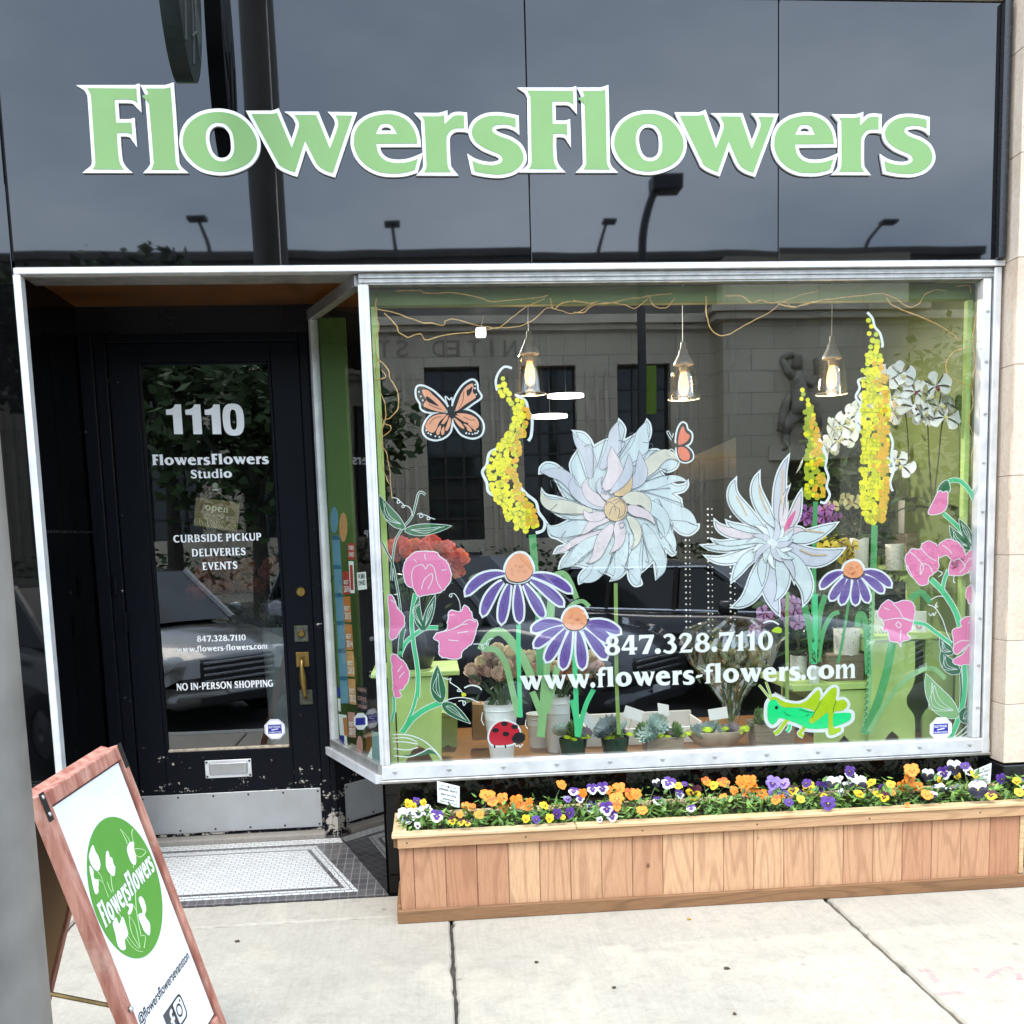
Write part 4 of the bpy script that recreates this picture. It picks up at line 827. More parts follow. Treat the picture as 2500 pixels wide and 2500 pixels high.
# --- big dahlia
a = Art('painted_dahlia', 'huge pale blue and pink dahlia painted in the middle of the window', (1505,1250)).z(1280,1000,3.864)
SIL = '440,190 560,205~ 630,270~ 660,330 740,285~ 840,235~ 888,75 940,130~ 965,190~ 950,275 1040,225~ 1110,160~ 1155,78 1195,130~ 1205,220~ 1175,310~ 1135,380 1250,365~ 1350,415~ 1478,480 1440,560~ 1350,600~ 1290,570 1370,660~ 1440,700~ 1510,690~ 1550,650 1555,720~ 1510,780~ 1440,800 1490,835 1500,900~ 1530,1000~ 1580,1060~ 1660,1075 1640,1140~ 1560,1195~ 1470,1180~ 1410,1130 1390,1240~ 1400,1310~ 1440,1340 1425,1375~ 1385,1385~ 1345,1350 1345,1450~ 1320,1540~ 1235,1615 1225,1530~ 1215,1450 1150,1510~ 1090,1560 1120,1640~ 1090,1670~ 1030,1670~ 980,1610~ 965,1540 900,1600~ 800,1625 820,1580 760,1550 680,1590~ 600,1620~ 510,1655 500,1590~ 520,1540~ 560,1495 480,1480~ 400,1490~ 315,1512 330,1440~ 360,1390~ 390,1350 265,1367 290,1310~ 330,1280~ 380,1270 310,1230~ 230,1190~ 205,1040 250,1090~ 320,1080~ 400,1040 290,990~ 200,900~ 155,820~ 160,730 210,790~ 300,810~ 370,830 330,760~ 290,680~ 230,610~ 130,615 140,540~ 200,490~ 290,500~ 360,550~ 440,620 420,520~ 450,440~ 500,360~ 490,260~'
c = smooth(parse(SIL)[0], 5); a.poly(c, PW, 1, 'petal_outline'); a.poly(offs(c, -17), LINE, 2, 'petal_shadow'); a.poly(offs(c, -22), ICE, 3, 'flower_base')
OUT = [((455,215),(620,650),(640,380),185,LAV),((885,110),(720,560),(900,330),230,LAV),((1150,110),(880,560),(1190,330),260,ICE),((1455,485),(1010,720),(1250,360),230,CREAM),((1540,680),(1010,760),(1320,640),150,ICE),((1630,1095),(1080,800),(1420,980),270,ICE),((1420,1355),(1240,850),(1330,1160),170,ICE),
       ((1245,1590),(1120,1080),(1330,1390),210,ICE),((1085,1640),(1090,1230),(960,1500),200,ICE),((815,1605),(960,1150),(930,1480),190,ICE),((530,1625),(830,1200),(760,1500),230,ICE),((335,1490),(760,1180),(480,1360),190,ICE),((285,1350),(740,1140),(430,1260),110,PPINK),((225,1075),(700,1080),(330,1190),230,ICE),((170,770),(640,950),(230,960),210,CREAM),((150,590),(560,880),(330,490),190,LAV)]
for i, (tp, bs, ct, w_, mt) in enumerate(OUT):
    a.petal(bs, tp, w_*.62, mt, 4+i % 4*2, ct, 3, LINE, hook=.28); q = Vector(bs)*.35+Vector(tp)*.65; q2 = Vector(bs)*.2+Vector(ct)*.45+Vector(tp)*.35; n_ = Vector((-(Vector(tp)-Vector(bs)).y, (Vector(tp)-Vector(bs)).x)).normalized()*w_*.42
    for k_ in (-1, 1): a.line((bs[0]+n_.x*.4*k_, bs[1]+n_.y*.4*k_, q2.x+n_.x*k_, q2.y+n_.y*k_, q.x+n_.x*.7*k_, q.y+n_.y*.7*k_), 5, LINE, 11, 'petal_line')
INN = [((470,630),(760,930),(440,820),150,LAV),((600,640),(780,900),(560,850),130,PPINK),((820,350),(740,760),(940,560),190,PPINK),((985,420),(810,790),(1060,560),110,LAV),((1085,390),(960,740),(1190,620),150,LAV),((1010,545),(850,800),(1020,760),110,PEACH),((1170,1000),(920,860),(1120,760),170,CREAM),((1235,1085),(960,930),(1080,930),120,PPINK),((1330,1200),(1080,880),(1330,900),150,ICE),((1010,1320),(970,1010),(1130,1110),110,CREAM),((805,1355),(880,1030),(960,1150),140,PPINK),((600,1450),(830,1080),(720,1300),150,PPINK),((545,1180),(800,1040),(590,1060),100,PPINK),((565,945),(770,980),(640,1060),120,PPINK),((735,635),(820,830),(660,780),80,LAV),((735,770),(800,850),(760,830),70,PPINK)]
for i, (tp, bs, ct, w_, mt) in enumerate(INN): a.petal(bs, tp, w_*.82, mt, 12+i % 4*2, ct, 3.5, LINE, hook=.22)
a.poly(ell(863,938,112,118,30), LINE, 20, 'heart_outline'); a.poly(ell(863,938,107,113,30), PEACH, 21, 'heart')
for q in ((770,900,800,870,850,900,860,960),(860,890,900,860,950,900,940,990,890,1020),(800,1000,830,920,870,920,900,960,880,1030),(840,860,900,840,950,880)): a.line(q, 6, LINE, 22, 'heart_line')
a.line((738,800,760,770,775,790,760,805), 5, LINE, 22); a.line((890,1090,920,1060,945,1090,915,1120,900,1100), 5, LINE, 22)
a.z(1100,1300,3.864).line((1558,478,1562,900,1568,1450,1590,1905), 36, GO, 0, 'stem')
# --- chrysanthemum
a = Art('painted_chrysanthemum', 'spiky white chrysanthemum painted right of the big dahlia', (1890,1330)).z(1680,1080,4.6)
CH = [((1125,158),(1040,1030),(975,560),160,LAV),((1268,552),(1050,1020),(1240,820),130,PPINK),((795,345),(990,960),(700,640),165,ICE),((530,420),(850,960),(430,720),185,ICE),((305,885),(850,1060),(400,1050),130,PPINK),((440,890),(840,1020),(520,960),80,ICE),((168,1158),(880,1090),(450,1210),120,ICE),((280,1095),(800,1080),(430,1180),80,ICE),((205,1280),(880,1130),(500,1390),135,PW),((495,1555),(860,1190),(560,1330),150,ICE),((505,1845),(870,1230),(820,1700),220,ICE),((830,1620),(880,1250),(800,1450),120,ICE),((1020,1930),(960,1230),(840,1700),200,LAV),((960,1790),(1010,1220),(1140,1500),190,ICE),((1300,1815),(1050,1210),(1380,1480),230,ICE),((1190,1560),(1020,1200),(1150,1330),110,LAV),((1742,1198),(1060,1120),(1480,1440),230,LAV),((1662,912),(1050,1060),(1430,1100),170,ICE),((1325,1000),(1020,1080),(1150,960),110,PPINK),((1130,500),(1050,980),(1010,700),60,PPINK)]
for i, (tp, bs, ct, w_, mt) in enumerate(CH):
    cc = a.petal_pts(bs, tp, w_*.86, ct, hook=.12); a.poly(offs(cc, 20), PW, 1+i % 3, 'petal_outline'); a.poly(offs(cc, 2), LINE, 4+i % 4*2, 'petal_line'); a.poly(offs(cc, -5), mt, 5+i % 4*2, 'petal')
for (b, t_) in (((1060,980),(1130,650)),((1075,1000),(1210,760))): a.petal(b, t_, 55, HOTP if b[0] > 1070 else PPINK, 13, None, 0, None, 'petal_blush')
for q in ((540,600,610,720,660,830),(790,480,830,640,900,800),(1070,300,1060,500,1050,700),(1300,980,1420,1000,1530,1010),(1250,1200,1400,1260,1560,1260)): a.line(q, 16, PEACH, 14, 'petal_dash')
for k in range(15):
    g_ = k*2*pi/15+.2; r1 = 300 if k % 2 else 240; cxy = (945,1140); tp = (cxy[0]+r1*cos(g_), cxy[1]+r1*.95*sin(g_)); ct = (cxy[0]+r1*.6*cos(g_+.5), cxy[1]+r1*.6*sin(g_+.5)); a.petal(cxy, tp, 66, (PW, ICE, LAV)[k % 3], 14+k % 3*2, ct, 4, LINE, 'inner_petal')
dots(a, [(945,1140),(910,1120),(980,1130),(940,1100),(960,1170)], 24, PW, 20, 'heart')
a.z(1550,1450,3.864).line((1440,-20,1432,350,1438,700,1436,1000), 34, GO, 0, 'stem')
# --- coneflowers
def coneflower(name, label, c, zz, cone, pets, w0):
    a = Art(name, label, c, group='painted coneflowers').z(*zz)
    for i, pt in enumerate(pets):
        b, t_ = pt[0], pt[1]; ct = pt[2] if len(pt) > 2 else None; cc = a.petal_pts(b, t_, w0*.9, ct, rnd_end=True, n=18); a.poly(offs(cc, w0*.2), PW, 4+i % 2, 'petal_outline'); a.poly(cc, PURP, 6+i % 2, 'petal')
        P0, P1 = Vector(b), Vector(t_); C_ = Vector(ct) if ct else (P0+P1)/2; mb = MB()
        zig = []
        for k in range(7):
            u_ = .2+.1*k; p = P0*(1-u_)**2+C_*2*u_*(1-u_)+P1*u_*u_; zig += [p.x+(8 if k % 2 else -8), p.y+(6 if k % 2 else -6)]
        a.line(zig, 4, PURL, 8, 'petal_line')
    cc = smooth(S(*cone), 5); a.poly(offs(cc, 22), PW, 5, 'cone_outline'); cxm = sum(p[0] for p in cc)/len(cc); cym = sum(p[1] for p in cc)/len(cc); a.poly([(cxm+(p[0]-cxm)*1.02, cym+10+(p[1]-cym)*1.02) for p in cc], INK, 8, 'cone_shadow'); a.poly(cc, ORG, 9, 'cone')
    rw = (max(p[0] for p in cc)-min(p[0] for p in cc))/2
    for k in range(9):
        x, y = cxm+rnd.uniform(-.5,.55)*rw, cym+rnd.uniform(-.3,.55)*rw*.8; r_ = rw*.09; a.line([q for i in range(7) for q in (x+r_*cos(i*.9), y+r_*sin(i*.9))], 3.5, ORGL, 10, 'cone_curl')
    return a
a = coneflower('painted_coneflower', 'large purple coneflower painted left of the big dahlia', (1265,1420), (1100,1300,3.864), (520,330,555,255,615,205,685,200,740,245,775,330,765,395,715,445,640,465,560,450,525,400),
   [((525,390),(145,590),(280,370)),((505,455),(305,785),(360,560)),((560,480),(480,860),(500,640)),((630,480),(650,845)),((690,480),(875,800),(800,640)),((745,440),(1060,690),(930,540)),((755,405),(1140,565),(970,400))], 98)
for q, w_, m_ in (((642,870,640,1150,650,1450,660,1745),42,GB),((285,1110,370,970,480,940,600,1060,690,1200,760,1360),78,GP),((320,1100,430,1110,520,1240,580,1480,640,1740),58,GP)): a.line(q, w_, m_, 2, 'stem' if w_ == 42 else 'leaf_blade')
a = coneflower('painted_coneflower', 'middle purple coneflower painted just above the phone number', (1400,1530), (1100,1300,3.864), (1060,840,1075,770,1120,720,1190,705,1250,735,1285,810,1280,860,1235,905,1170,920,1100,900),
   [((1060,860),(770,930),(900,830)),((1070,890),(795,1080),(920,940)),((1090,910),(905,1215),(980,1060)),((1140,920),(1060,1285),(1080,1120)),((1200,920),(1242,1285),(1240,1110)),((1250,910),(1465,1190),(1380,1050)),((1275,880),(1500,1030),(1400,920)),((1280,850),(1598,950),(1440,840))], 104)
for q, w_, m_ in (((1165,1040,1175,1300,1185,1600,1195,1925),46,GB),((1350,1480,1280,1620,1230,1790,1205,1930),46,GB),((1140,1580,1170,1700,1200,1900),42,GB),((990,400,1060,385,1120,450,1190,625),52,GP),((1110,710,1180,660,1250,650,1310,700),40,GP)): a.line(q, w_, m_, 1, 'leaf_blade')
a = coneflower('painted_coneflower', 'small purple coneflower painted at right above the green benches', (2085,1425), (1980,1150,3.864), (305,930,330,880,390,850,450,860,490,920,485,970,440,1005,370,1005,315,975),
   [((315,955),(95,1105),(190,965)),((335,990),(185,1215)),((370,1005),(285,1255)),((420,1005),(420,1260)),((450,1000),(540,1235)),((475,985),(680,1145),(590,1030)),((485,950),(752,1090),(640,945))], 88)
a.line((370,1140,330,1400,290,1640,255,1810), 26, GM, 1, 'stem'); a.line((440,1470,450,1370,490,1360,520,1500,540,1920), 60, GM, 1, 'leaf_blade')
# --- yellow spikes made of finger dabs
def spike(name, label, c, zz, ax, hw, r, nd, side=.15, dull=False):
    a = Art(name, label, c, group='painted yellow flower spikes').z(*zz); P = [(ax[i], ax[i+1]) for i in range(0, len(ax), 2)]; m = len(P); Y_, L_, O_, D_ = [], [], [], []
    ctr = smooth([(*p, 1) for p in P], 6, False); n = len(ctr)
    lens = [0]
    for i in range(1, n): lens.append(lens[-1]+math.dist(ctr[i], ctr[i-1]))
    for k in range(nd):
        f = rnd.random()**.8; l_ = f*lens[-1]; i = next(j for j in range(1, n) if lens[j] >= l_); x, y = ctr[i]; t = i/(n-1)*(m-1); j = min(int(t), m-2); h = hw[j]+(hw[j+1]-hw[j])*(t-j); q = Vector(ctr[i])-Vector(ctr[i-1]); q.normalize(); s_ = rnd.uniform(-1, 1)*h
        p = (x+q.y*s_*-1, y+q.x*s_)
        if t < m*.42 and any(math.dist(p, o_) < r*(1.9-1.2*t/(m*.42)) for o_ in Y_+L_+O_): continue
        if s_*(-1 if q.y > 0 else 1) > (side+rnd.gauss(0,.22))*h and t > m*.3 and rnd.random() < .62: O_.append(p)
        elif rnd.random() < (.25 if not dull else .8): L_.append(p)
        else: Y_.append(p)
    # sparse single dabs towards the tip are kept apart, lower ones overlap
    dots(a, L_, r, LIMD if dull else LIM, 5, 'lime_dabs'); dots(a, Y_, r, YEL, 6, 'yellow_dabs'); dots(a, O_, r*.95, ORA, 8, 'orange_dabs'); mb = MB(); j = 0
    for p in Y_[::4]+O_[::4]+L_[::3]:
        j += 1; a.line([q for i in range(6) for q in (p[0]+r*.8*cos(i*.8+j), p[1]+r*.8*sin(i*.8+j))], r*.17, LIMD, 9+.02*(j % 5), mb=mb)
    mb.build('dab_edges', LIMD, a.o); return a
a = spike('painted_flower_spike', 'curved yellow flower spike painted left of the dahlia', (1260,1100), (750,620,2.76), (1330,800,1310,860,1320,920,1370,970,1430,1030,1450,1100,1410,1170,1400,1250,1350,1340,1310,1450,1330,1550,1390,1680,1460,1780,1500,1850), (4,14,24,36,40,46,58,66,86,95,92,95,92,60), 19, 380, .42)
for q, w_ in (((1380,770,1330,760,1290,800,1270,860,1280,920),16),((1405,950,1470,990,1490,1060,1515,1110,1510,1220,1490,1260),20),((1305,1305,1230,1340,1210,1420,1180,1470,1210,1540,1220,1600,1270,1635),20),((1400,1480,1430,1560,1480,1620,1540,1670,1560,1740,1600,1800,1590,1860,1540,1880),20)): a.line(q, w_, PW, 3, 'white_edge')
a.z(1100,1300,3.864).line((772,20,785,200,800,400), 68, GM, 2, 'stem'); a.line((825,560,835,900,845,1350), 66, GM, 1, 'stem'); a.line((960,560,930,900,900,1300,880,1600,850,1930), 78, GP, 0, 'leaf_blade'); a.line((1010,1260,960,1480,900,1700), 60, GP, 0, 'leaf_blade'); a.line((770,1500,850,1700,880,1800), 60, GP, 0, 'leaf_blade')
a = spike('painted_flower_spike', 'slim lime and orange flower spike painted above the chrysanthemum', (1985,1080), (1900,640,3.22), (160,985,190,1030,210,1090,240,1160,250,1230,262,1330,272,1420,285,1540,290,1700,285,1850), (6,24,30,34,44,50,56,66,70,70), 21, 190, .1, True)
a.line((350,1440,380,1540,370,1610,395,1690,380,1760,405,1830,370,1890,330,1885), 20, PW, 3, 'white_edge')
a.z(1680,1080,4.6).line((1432,665,1420,1000,1412,1400,1408,1932), 54, GM, 0, 'stem'); a.z(1550,1450,3.864)
for q, w_ in (((1700,0,1700,300,1690,660),50),((1600,110,1650,350,1680,650),62),((1800,10,1750,160,1725,400,1700,650),52),((1930,170,1850,210,1770,380,1730,640),44)): a.line(q, w_, GM if w_ != 50 else GB, 1, 'leaf_blade')
a = spike('painted_flower_spike', 'tall bright yellow flower spike painted at the right', (2135,1020), (1900,640,3.22), (708,450,728,520,740,600,745,700,742,800,745,900,765,1000,765,1200,765,1400,760,1600,758,1800,755,1950,770,2040), (4,26,42,56,70,86,100,105,105,106,102,92,55), 23, 640, .38)
for q in ((700,395,740,440,760,510,800,560,820,640,815,670),(690,910,630,930,640,990,610,1060,650,1130,610,1230,640,1330),(870,1330,900,1420,890,1520,910,1620,880,1730,900,1800)): a.line(q, 20, PW, 3, 'white_edge')
a.z(1980,1150,3.864).line((600,510,595,700,590,930), 60, GM, 0, 'stem'); a.z(2000,1450,3.864).line((500,-80,495,300,470,900,420,1320), 50, GP, 0, 'stem')
mb = MB()
for k in range(22): y = -40+k*58; a.line((480-k*2.4, y, 500-k*2.4, y+14, 470-k*2.4, y+40), 9, GD, 2, mb=mb)
mb.build('stem_hatching', GD, a.o)
# --- butterflies
a = Art('painted_butterfly', 'large orange and black butterfly painted high on the left', (1095,1000), group='painted butterflies').z(990,900,9.2)
for bl, inn in (((250,470,300,400,420,410,600,500,760,640,900,800,940,900,880,970,700,980,480,960,360,890,340,780,260,640),(380,480,500,480,620,590,760,720,920,930,820,975,640,940,420,850,430,760,465,700,400,580)),
                ((1060,900,1090,750,1160,580,1300,380,1490,262,1590,330,1610,480,1660,560,1680,650,1500,780,1300,920,1130,950),(1120,940,1180,750,1260,540,1380,390,1500,335,1530,420,1510,520,1580,610,1540,680,1350,800,1200,920)),
                ((960,1000,700,1005,540,1090,430,1260,410,1420,500,1540,680,1590,860,1540,990,1420,1030,1250,1040,1080),(910,1022,700,1035,540,1120,450,1280,490,1390,600,1440,680,1380,760,1200,860,1100)),
                ((1110,960,1350,930,1560,1020,1700,1170,1740,1330,1680,1490,1500,1550,1280,1480,1160,1340,1080,1180),(1150,1010,1400,1020,1590,1110,1650,1250,1600,1345,1500,1300,1400,1220,1280,1110))):
    a.blob(bl, INK, 2, 44, 'wing'); a.blob(inn, MON, 4, 0, 'wing_patch')
for q in ((960,1040,900,1080,830,1180,810,1240,860,1240,930,1160,960,1080),(1000,1060,930,1250,890,1370,940,1390,1010,1260,1020,1120),(790,1270,720,1340,690,1450,740,1490,790,1380),(850,1300,800,1400,820,1490,870,1450,870,1340),(1080,1100,1160,1240,1250,1330,1320,1350,1280,1260,1180,1160),(1120,1060,1250,1150,1370,1215,1300,1120,1200,1060),(1300,1240,1370,1320,1400,1390,1490,1420,1460,1330,1380,1260),(1400,1240,1500,1340,1580,1400,1570,1340,1480,1270)): a.blob(q, MON, 4, 0, 'wing_patch')
for q in ((470,620,600,700,740,840,500,740),(1370,500,1440,450,1500,400,1480,520,1400,620)): a.blob(q, INK, 6, 0, 'wing_vein')
for q in ((1310,500,1300,640,1280,750,1200,900),(520,800,640,860,820,920),(540,1240,640,1120,800,1070),(1560,1150,1450,1150,1300,1080)): a.line(q, 12, INK, 6, 'wing_vein')
dots(a, [(302,520),(345,622),(388,712),(1568,360),(1562,440),(1590,575),(468,1388),(512,1450),(568,1478),(672,1518),(762,1535),(1365,1450),(1430,1460),(1505,1470),(1565,1455),(1610,1445),(1635,1405)], 20, PW, 7, 'white_spots')
a.blob((950,860,1060,850,1100,1000,1060,1120,990,1080,940,950), INK, 7, 0, 'body'); a.line((960,860,890,640,930,640,990,700,1040,650,1050,840), 26, PW, 6, 'antennae')
a = Art('painted_butterfly', 'small coral butterfly seen from the side, painted beside the dahlia', (1668,1080), group='painted butterflies').z(1400,640,3.22)
a.blob((812,1440,818,1330,850,1268,882,1275,895,1315,928,1350,922,1410,880,1442), INK, 20, 13, 'wing'); a.blob((826,1435,833,1345,860,1290,882,1335,914,1365,890,1410), MON2, 22, 0, 'wing_patch'); a.blob((812,1455,870,1440,930,1490,935,1545,885,1572,832,1550), INK, 20, 11, 'wing'); a.blob((822,1462,870,1456,912,1500,910,1550,870,1560,835,1535), MON2, 22, 0, 'wing_patch')
for q in ((835,1420,870,1370,900,1350),(845,1480,870,1510,885,1540)): a.line(q, 6, INK, 23, 'wing_vein')
a.line((815,1450,770,1410,755,1370), 26, INK, 21, 'body'); a.line((770,1400,735,1340,750,1330,775,1380,785,1345), 6, PW, 21, 'antennae'); a.line((770,1520,745,1490,770,1470,800,1500,800,1540), 7, PW, 21, 'leg')
# --- ladybird, grasshopper, bees
a = Art('painted_ladybird', 'red ladybird with black spots painted over the white bucket', (1235,1795)).z(780,1400,3.864)
a.blob((1600,1560,1620,1470,1680,1410,1760,1395,1850,1430,1890,1500,1870,1560,1810,1610,1650,1620), RED, 11, 16, 'body'); a.blob((1815,1555,1850,1508,1900,1500,1940,1530,1930,1580,1880,1608,1830,1592), INK, 13, 0, 'head')
for x, y in ((1745,1418),(1660,1480),(1758,1515),(1840,1447)): a.poly(ell(x,y,32,22,16), INK, 14, 'spot')
for x in (1650,1752): a.line((x,1615,x+4,1648), 16, INK, 12, 'leg')
a.line((1850,1600,1855,1632,1885,1620,1890,1640,1920,1610), 9, PW, 12, 'leg')
a = Art('painted_grasshopper', 'bright green grasshopper painted below the web address', (1985,1750)).z(1840,1640,6.9)
body = (240,560,290,480,370,470,440,560,520,600,800,610,1000,670,1250,700,1600,690,1640,750,1600,830,1350,930,1100,960,900,950,780,890,620,830,500,790,430,785,380,850,310,890,250,830,230,720)
back = (270,480,330,420,400,440,540,510,740,540,890,490,1000,380,1090,305,1125,390,1112,490,1200,400,1300,290,1380,265,1402,330,1390,480,1520,470,1580,560,1500,650,1350,690,1345,940,1460,940,1450,1010,1270,1060,1258,800,1240,690,1100,800,965,875,945,800,1020,665,800,600,520,600,430,530,380,470)
c1, c2 = smooth(S(*body), 5), smooth(S(*back), 5); a.poly(offs(c1, 62), PW, 11, 'outline'); a.poly(offs(c2, 48), PW, 12, 'outline'); a.poly(c1, HOPG, 14, 'body'); a.poly(c2, HOPY, 15, 'wings_and_hind_leg')
for q, w_, m_ in (((590,780,500,890,420,1000,345,1045),64,HOPY),((780,790,850,940,770,1040,840,1085),58,HOPY),((610,890,600,960,560,1010),46,HOPG)): a.cased(q, w_, m_, 12, 15, 'leg')
for q in ((90,225,180,330,275,455),(205,165,250,290,300,435)): a.cased(q, 26, HOPY, 12, 8, 'antenna')
a.poly(ell(385,605,27,30,18), INK, 17, 'eye')
for q in ((510,670,560,720,620,740),(770,625,880,670,1000,680),(870,740,910,730,930,710),(1130,500,1050,640,980,780),(1390,500,1350,600,1340,690)): a.line(q, 10, GD, 17, 'body_line')
a = Art('painted_bee', 'tiny bee with white wings painted beside the roses bucket', (1148,1690), group='painted bees').z(780,1400,3.864)
a.blob((1370,1120,1430,1070,1500,1090,1530,1130,1400,1135), INK, 5, 0, 'body'); a.line((1365,1080,1430,1055,1500,1070,1530,1100), 14, PW, 6, 'wing'); a.blob((1340,1130,1370,1125,1385,1150,1350,1165), LIM, 7, 0, 'head')
a = Art('painted_bee', 'tiny bee painted just above the end of the phone number', (1890,1530), group='painted bees').z(1550,1450,3.864)
a.blob((1215,310,1290,275,1350,295,1352,330,1250,340), INK, 5, 0, 'body'); a.line((1210,275,1290,255,1360,290), 14, PW, 6, 'wing'); a.blob((1290,350,1340,310,1385,330,1370,370), HOPY, 7, 0, 'head')
# --- sweet peas, left
a = Art('painted_sweet_pea', 'pink sweet pea vine painted up the left edge of the window', (990,1500), group='painted sweet peas').z(780,1200,3.864)
for q in ((1000,30,960,5,930,30,905,130,870,240,790,340,720,460,690,640,680,840),(590,480,640,580,690,680,720,830,750,1000,765,1130)): a.cased(q, 13, GD, 3, 5)
a.cased((760,1560,770,1400,790,1290), 40, GD, 2, 5); a.cased((905,960,880,1100,870,1250,890,1450,915,1600,930,1750,925,1940), 34, GB, 3, 6); a.cased((760,1540,810,1430,900,1350,1000,1290,1120,1285), 34, GB, 2, 6)
a.leaf((800,345),(565,38),110,GD,5,(640,240)); a.leaf((810,365),(1240,325),105,GD,5,(1000,370)); a.leaf((970,1310),(940,990),72,GD,5,(890,1130)); a.leaf((985,1310),(1090,985),78,GD,5,(1040,1130))
for q in ((690,55,740,70,760,100,735,110,740,80,790,120,800,145,780,150,785,130,850,150,880,230),(920,215,960,205,975,235,950,245,950,215,1020,230,1045,255,1020,265,1020,240,1090,262),(1330,1130,1320,1040,1280,970,1240,965,1225,985,1245,995,1250,970),(1450,1440,1520,1440,1550,1470,1540,1490,1530,1450,1590,1430,1590,1450,1570,1440,1590,1400,1640,1385)): a.line(q, 7, PW, 6, 'tendril')
P1 = (800,700,830,640,900,580,1000,565,1100,580,1135,620,1200,670,1235,760,1225,850,1160,930,1100,960,1010,970,930,980,890,910,830,880,795,790)
a.blob(P1, PK, 7, 9, 'blossom'); a.blob((1230,1130,1330,1135,1370,1075,1430,1140,1440,1200,1490,1230,1480,1290,1440,1420,1350,1500,1320,1570,1200,1570,1130,1530,1135,1420,1080,1390,1110,1340,1200,1310,1215,1220), PK, 7, 9, 'blossom')
a.blob((650,985,700,1010,735,1100,790,1170,800,1260,750,1320,715,1380,668,1380,662,1200), PK, 7, 9, 'blossom'); a.blob((675,1540,740,1560,815,1640,845,1740,800,1840,740,1870,692,1790,688,1650), PK, 7, 9, 'blossom'); a.blob((695,1820,740,1870,770,1930,710,1935), PK, 7, 7, 'blossom')
for q in ((880,900,870,780,900,710,970,690,1000,730,1030,690,1080,720,1110,850,1150,920),(960,920,990,830,1060,775,1060,850,1020,920),(1180,1320,1300,1280,1400,1210,1470,1230),(1250,1300,1330,1260,1400,1250),(1215,1400,1310,1410),(1300,1335,1400,1320),(670,1020,720,1060,735,1110),(740,1700,780,1640),(750,1760,800,1700),(1000,640,990,590),(920,670,890,640),(1150,745,1200,735)): a.line(q, 7, PW, 9, 'petal_line')
a.z(780,1400,3.864); a.cased((925,880,930,1050,890,1250,830,1400,770,1500), 26, GB, 3, 6); a.cased((780,1500,880,1370,1000,1280,1150,1215), 46, GB, 2, 6); a.cased((700,1160,705,1280,680,1400), 20, GB, 2, 6)
a.leaf((1150,1215),(1112,868),135,GD,5,(1100,1080)); a.leaf((1160,1230),(1420,1412),105,GD,5,(1250,1280))
for q in ((1160,1210,1250,1180,1340,1170,1430,1185,1505,1220),(1170,985,1210,1000,1240,990,1230,1020,1250,1040,1310,1080,1330,1110,1300,1110,1320,1090,1350,1130),(1310,1205,1350,1200,1380,1220,1360,1245,1350,1200)): a.line(q, 9, PW, 6, 'tendril')
for q in ((690,1520,800,1520,900,1540,1000,1590,1100,1680,1155,1760),(690,1555,820,1550,920,1590),(695,1590,800,1590,930,1610),(700,1650,830,1665,930,1640),(705,1720,850,1730,960,1690,1050,1650,1110,1700,1155,1760)): a.line(q, 10, PW, 6, 'leaf_edge')
a.blob((1030,1660,1090,1690,1130,1730,1060,1700,900,1725,780,1715,900,1705,970,1680), GD, 4, 0, 'leaf')
# --- sweet peas, right
a = Art('painted_sweet_pea', 'pink sweet pea vine with drooping bud painted up the right edge', (2330,1500), group='painted sweet peas').z(1980,1150,3.864)
a.cased((1300,95,1360,85,1430,110,1510,210,1590,385), 36, GB, 2, 6); a.cased((1250,400,1390,530,1470,640,1530,740), 34, GB, 2, 6)
a.blob((1290,90,1310,180,1250,215,1195,195,1230,120), GD, 4, 7, 'calyx'); a.blob((1210,190,1245,205,1285,200,1280,330,1220,395,1110,400,1160,280), PK, 6, 8, 'bud')
a.leaf((1525,715),(1398,455),85,GD,4,(1460,560)); a.leaf((1500,735),(1308,520),95,GD,4,(1370,650))
for q in ((890,820,950,740,1030,740,1060,680,1120,665,1180,700,1200,800,1190,930,1110,1000,1100,1060,1030,1075,980,1020,920,950),(1190,740,1230,670,1320,650,1400,690,1450,770,1440,850,1400,900,1330,920,1320,830,1270,790,1210,810),(1330,840,1450,800,1520,745,1585,790,1585,880,1520,930,1450,970,1330,980,1300,950),(1520,940,1583,960,1580,1060,1510,1040),(1490,1090,1580,1060,1580,1290,1500,1250,1465,1170),
          (640,1310,720,1220,790,1250,860,1225,950,1240,980,1320,960,1420,950,1500,900,1530,930,1580,850,1610,845,1650,820,1610,745,1600,730,1510,680,1500,690,1420,640,1370),(1340,1500,1420,1470,1410,1410,1500,1370,1582,1375,1582,1620,1500,1620,1420,1700,1350,1720,1350,1600),(1340,1790,1440,1720,1500,1640,1582,1640,1582,1800,1470,1820,1400,1830)): a.blob(q, PK, 7, 8, 'blossom')
for q in ((1040,730,1100,800,1180,850),(930,760,980,800,1060,900,1030,980),(900,880,960,1000),(1030,970,1040,880,1110,890,1150,960),(1240,700,1300,740,1330,780),(1340,850,1400,830,1450,900,1400,960),(1450,900,1500,820,1520,880,1480,960),(770,1250,830,1310,870,1380,960,1410),(690,1290,740,1310),(690,1410,790,1390,860,1390,950,1420),(820,1420,850,1450,830,1480,800,1450,820,1420),(850,1500,840,1600),(1350,1640,1420,1600,1500,1600,1560,1570),(1480,1440,1520,1400),(1400,1720,1460,1660,1540,1640)): a.line(q, 7, PW, 9, 'petal_line')
a.cased((1130,1020,1230,1120,1310,1230,1370,1340,1405,1460), 46, GB, 3, 6); a.cased((1300,930,1260,1020,1240,1120), 30, GB, 3, 6)
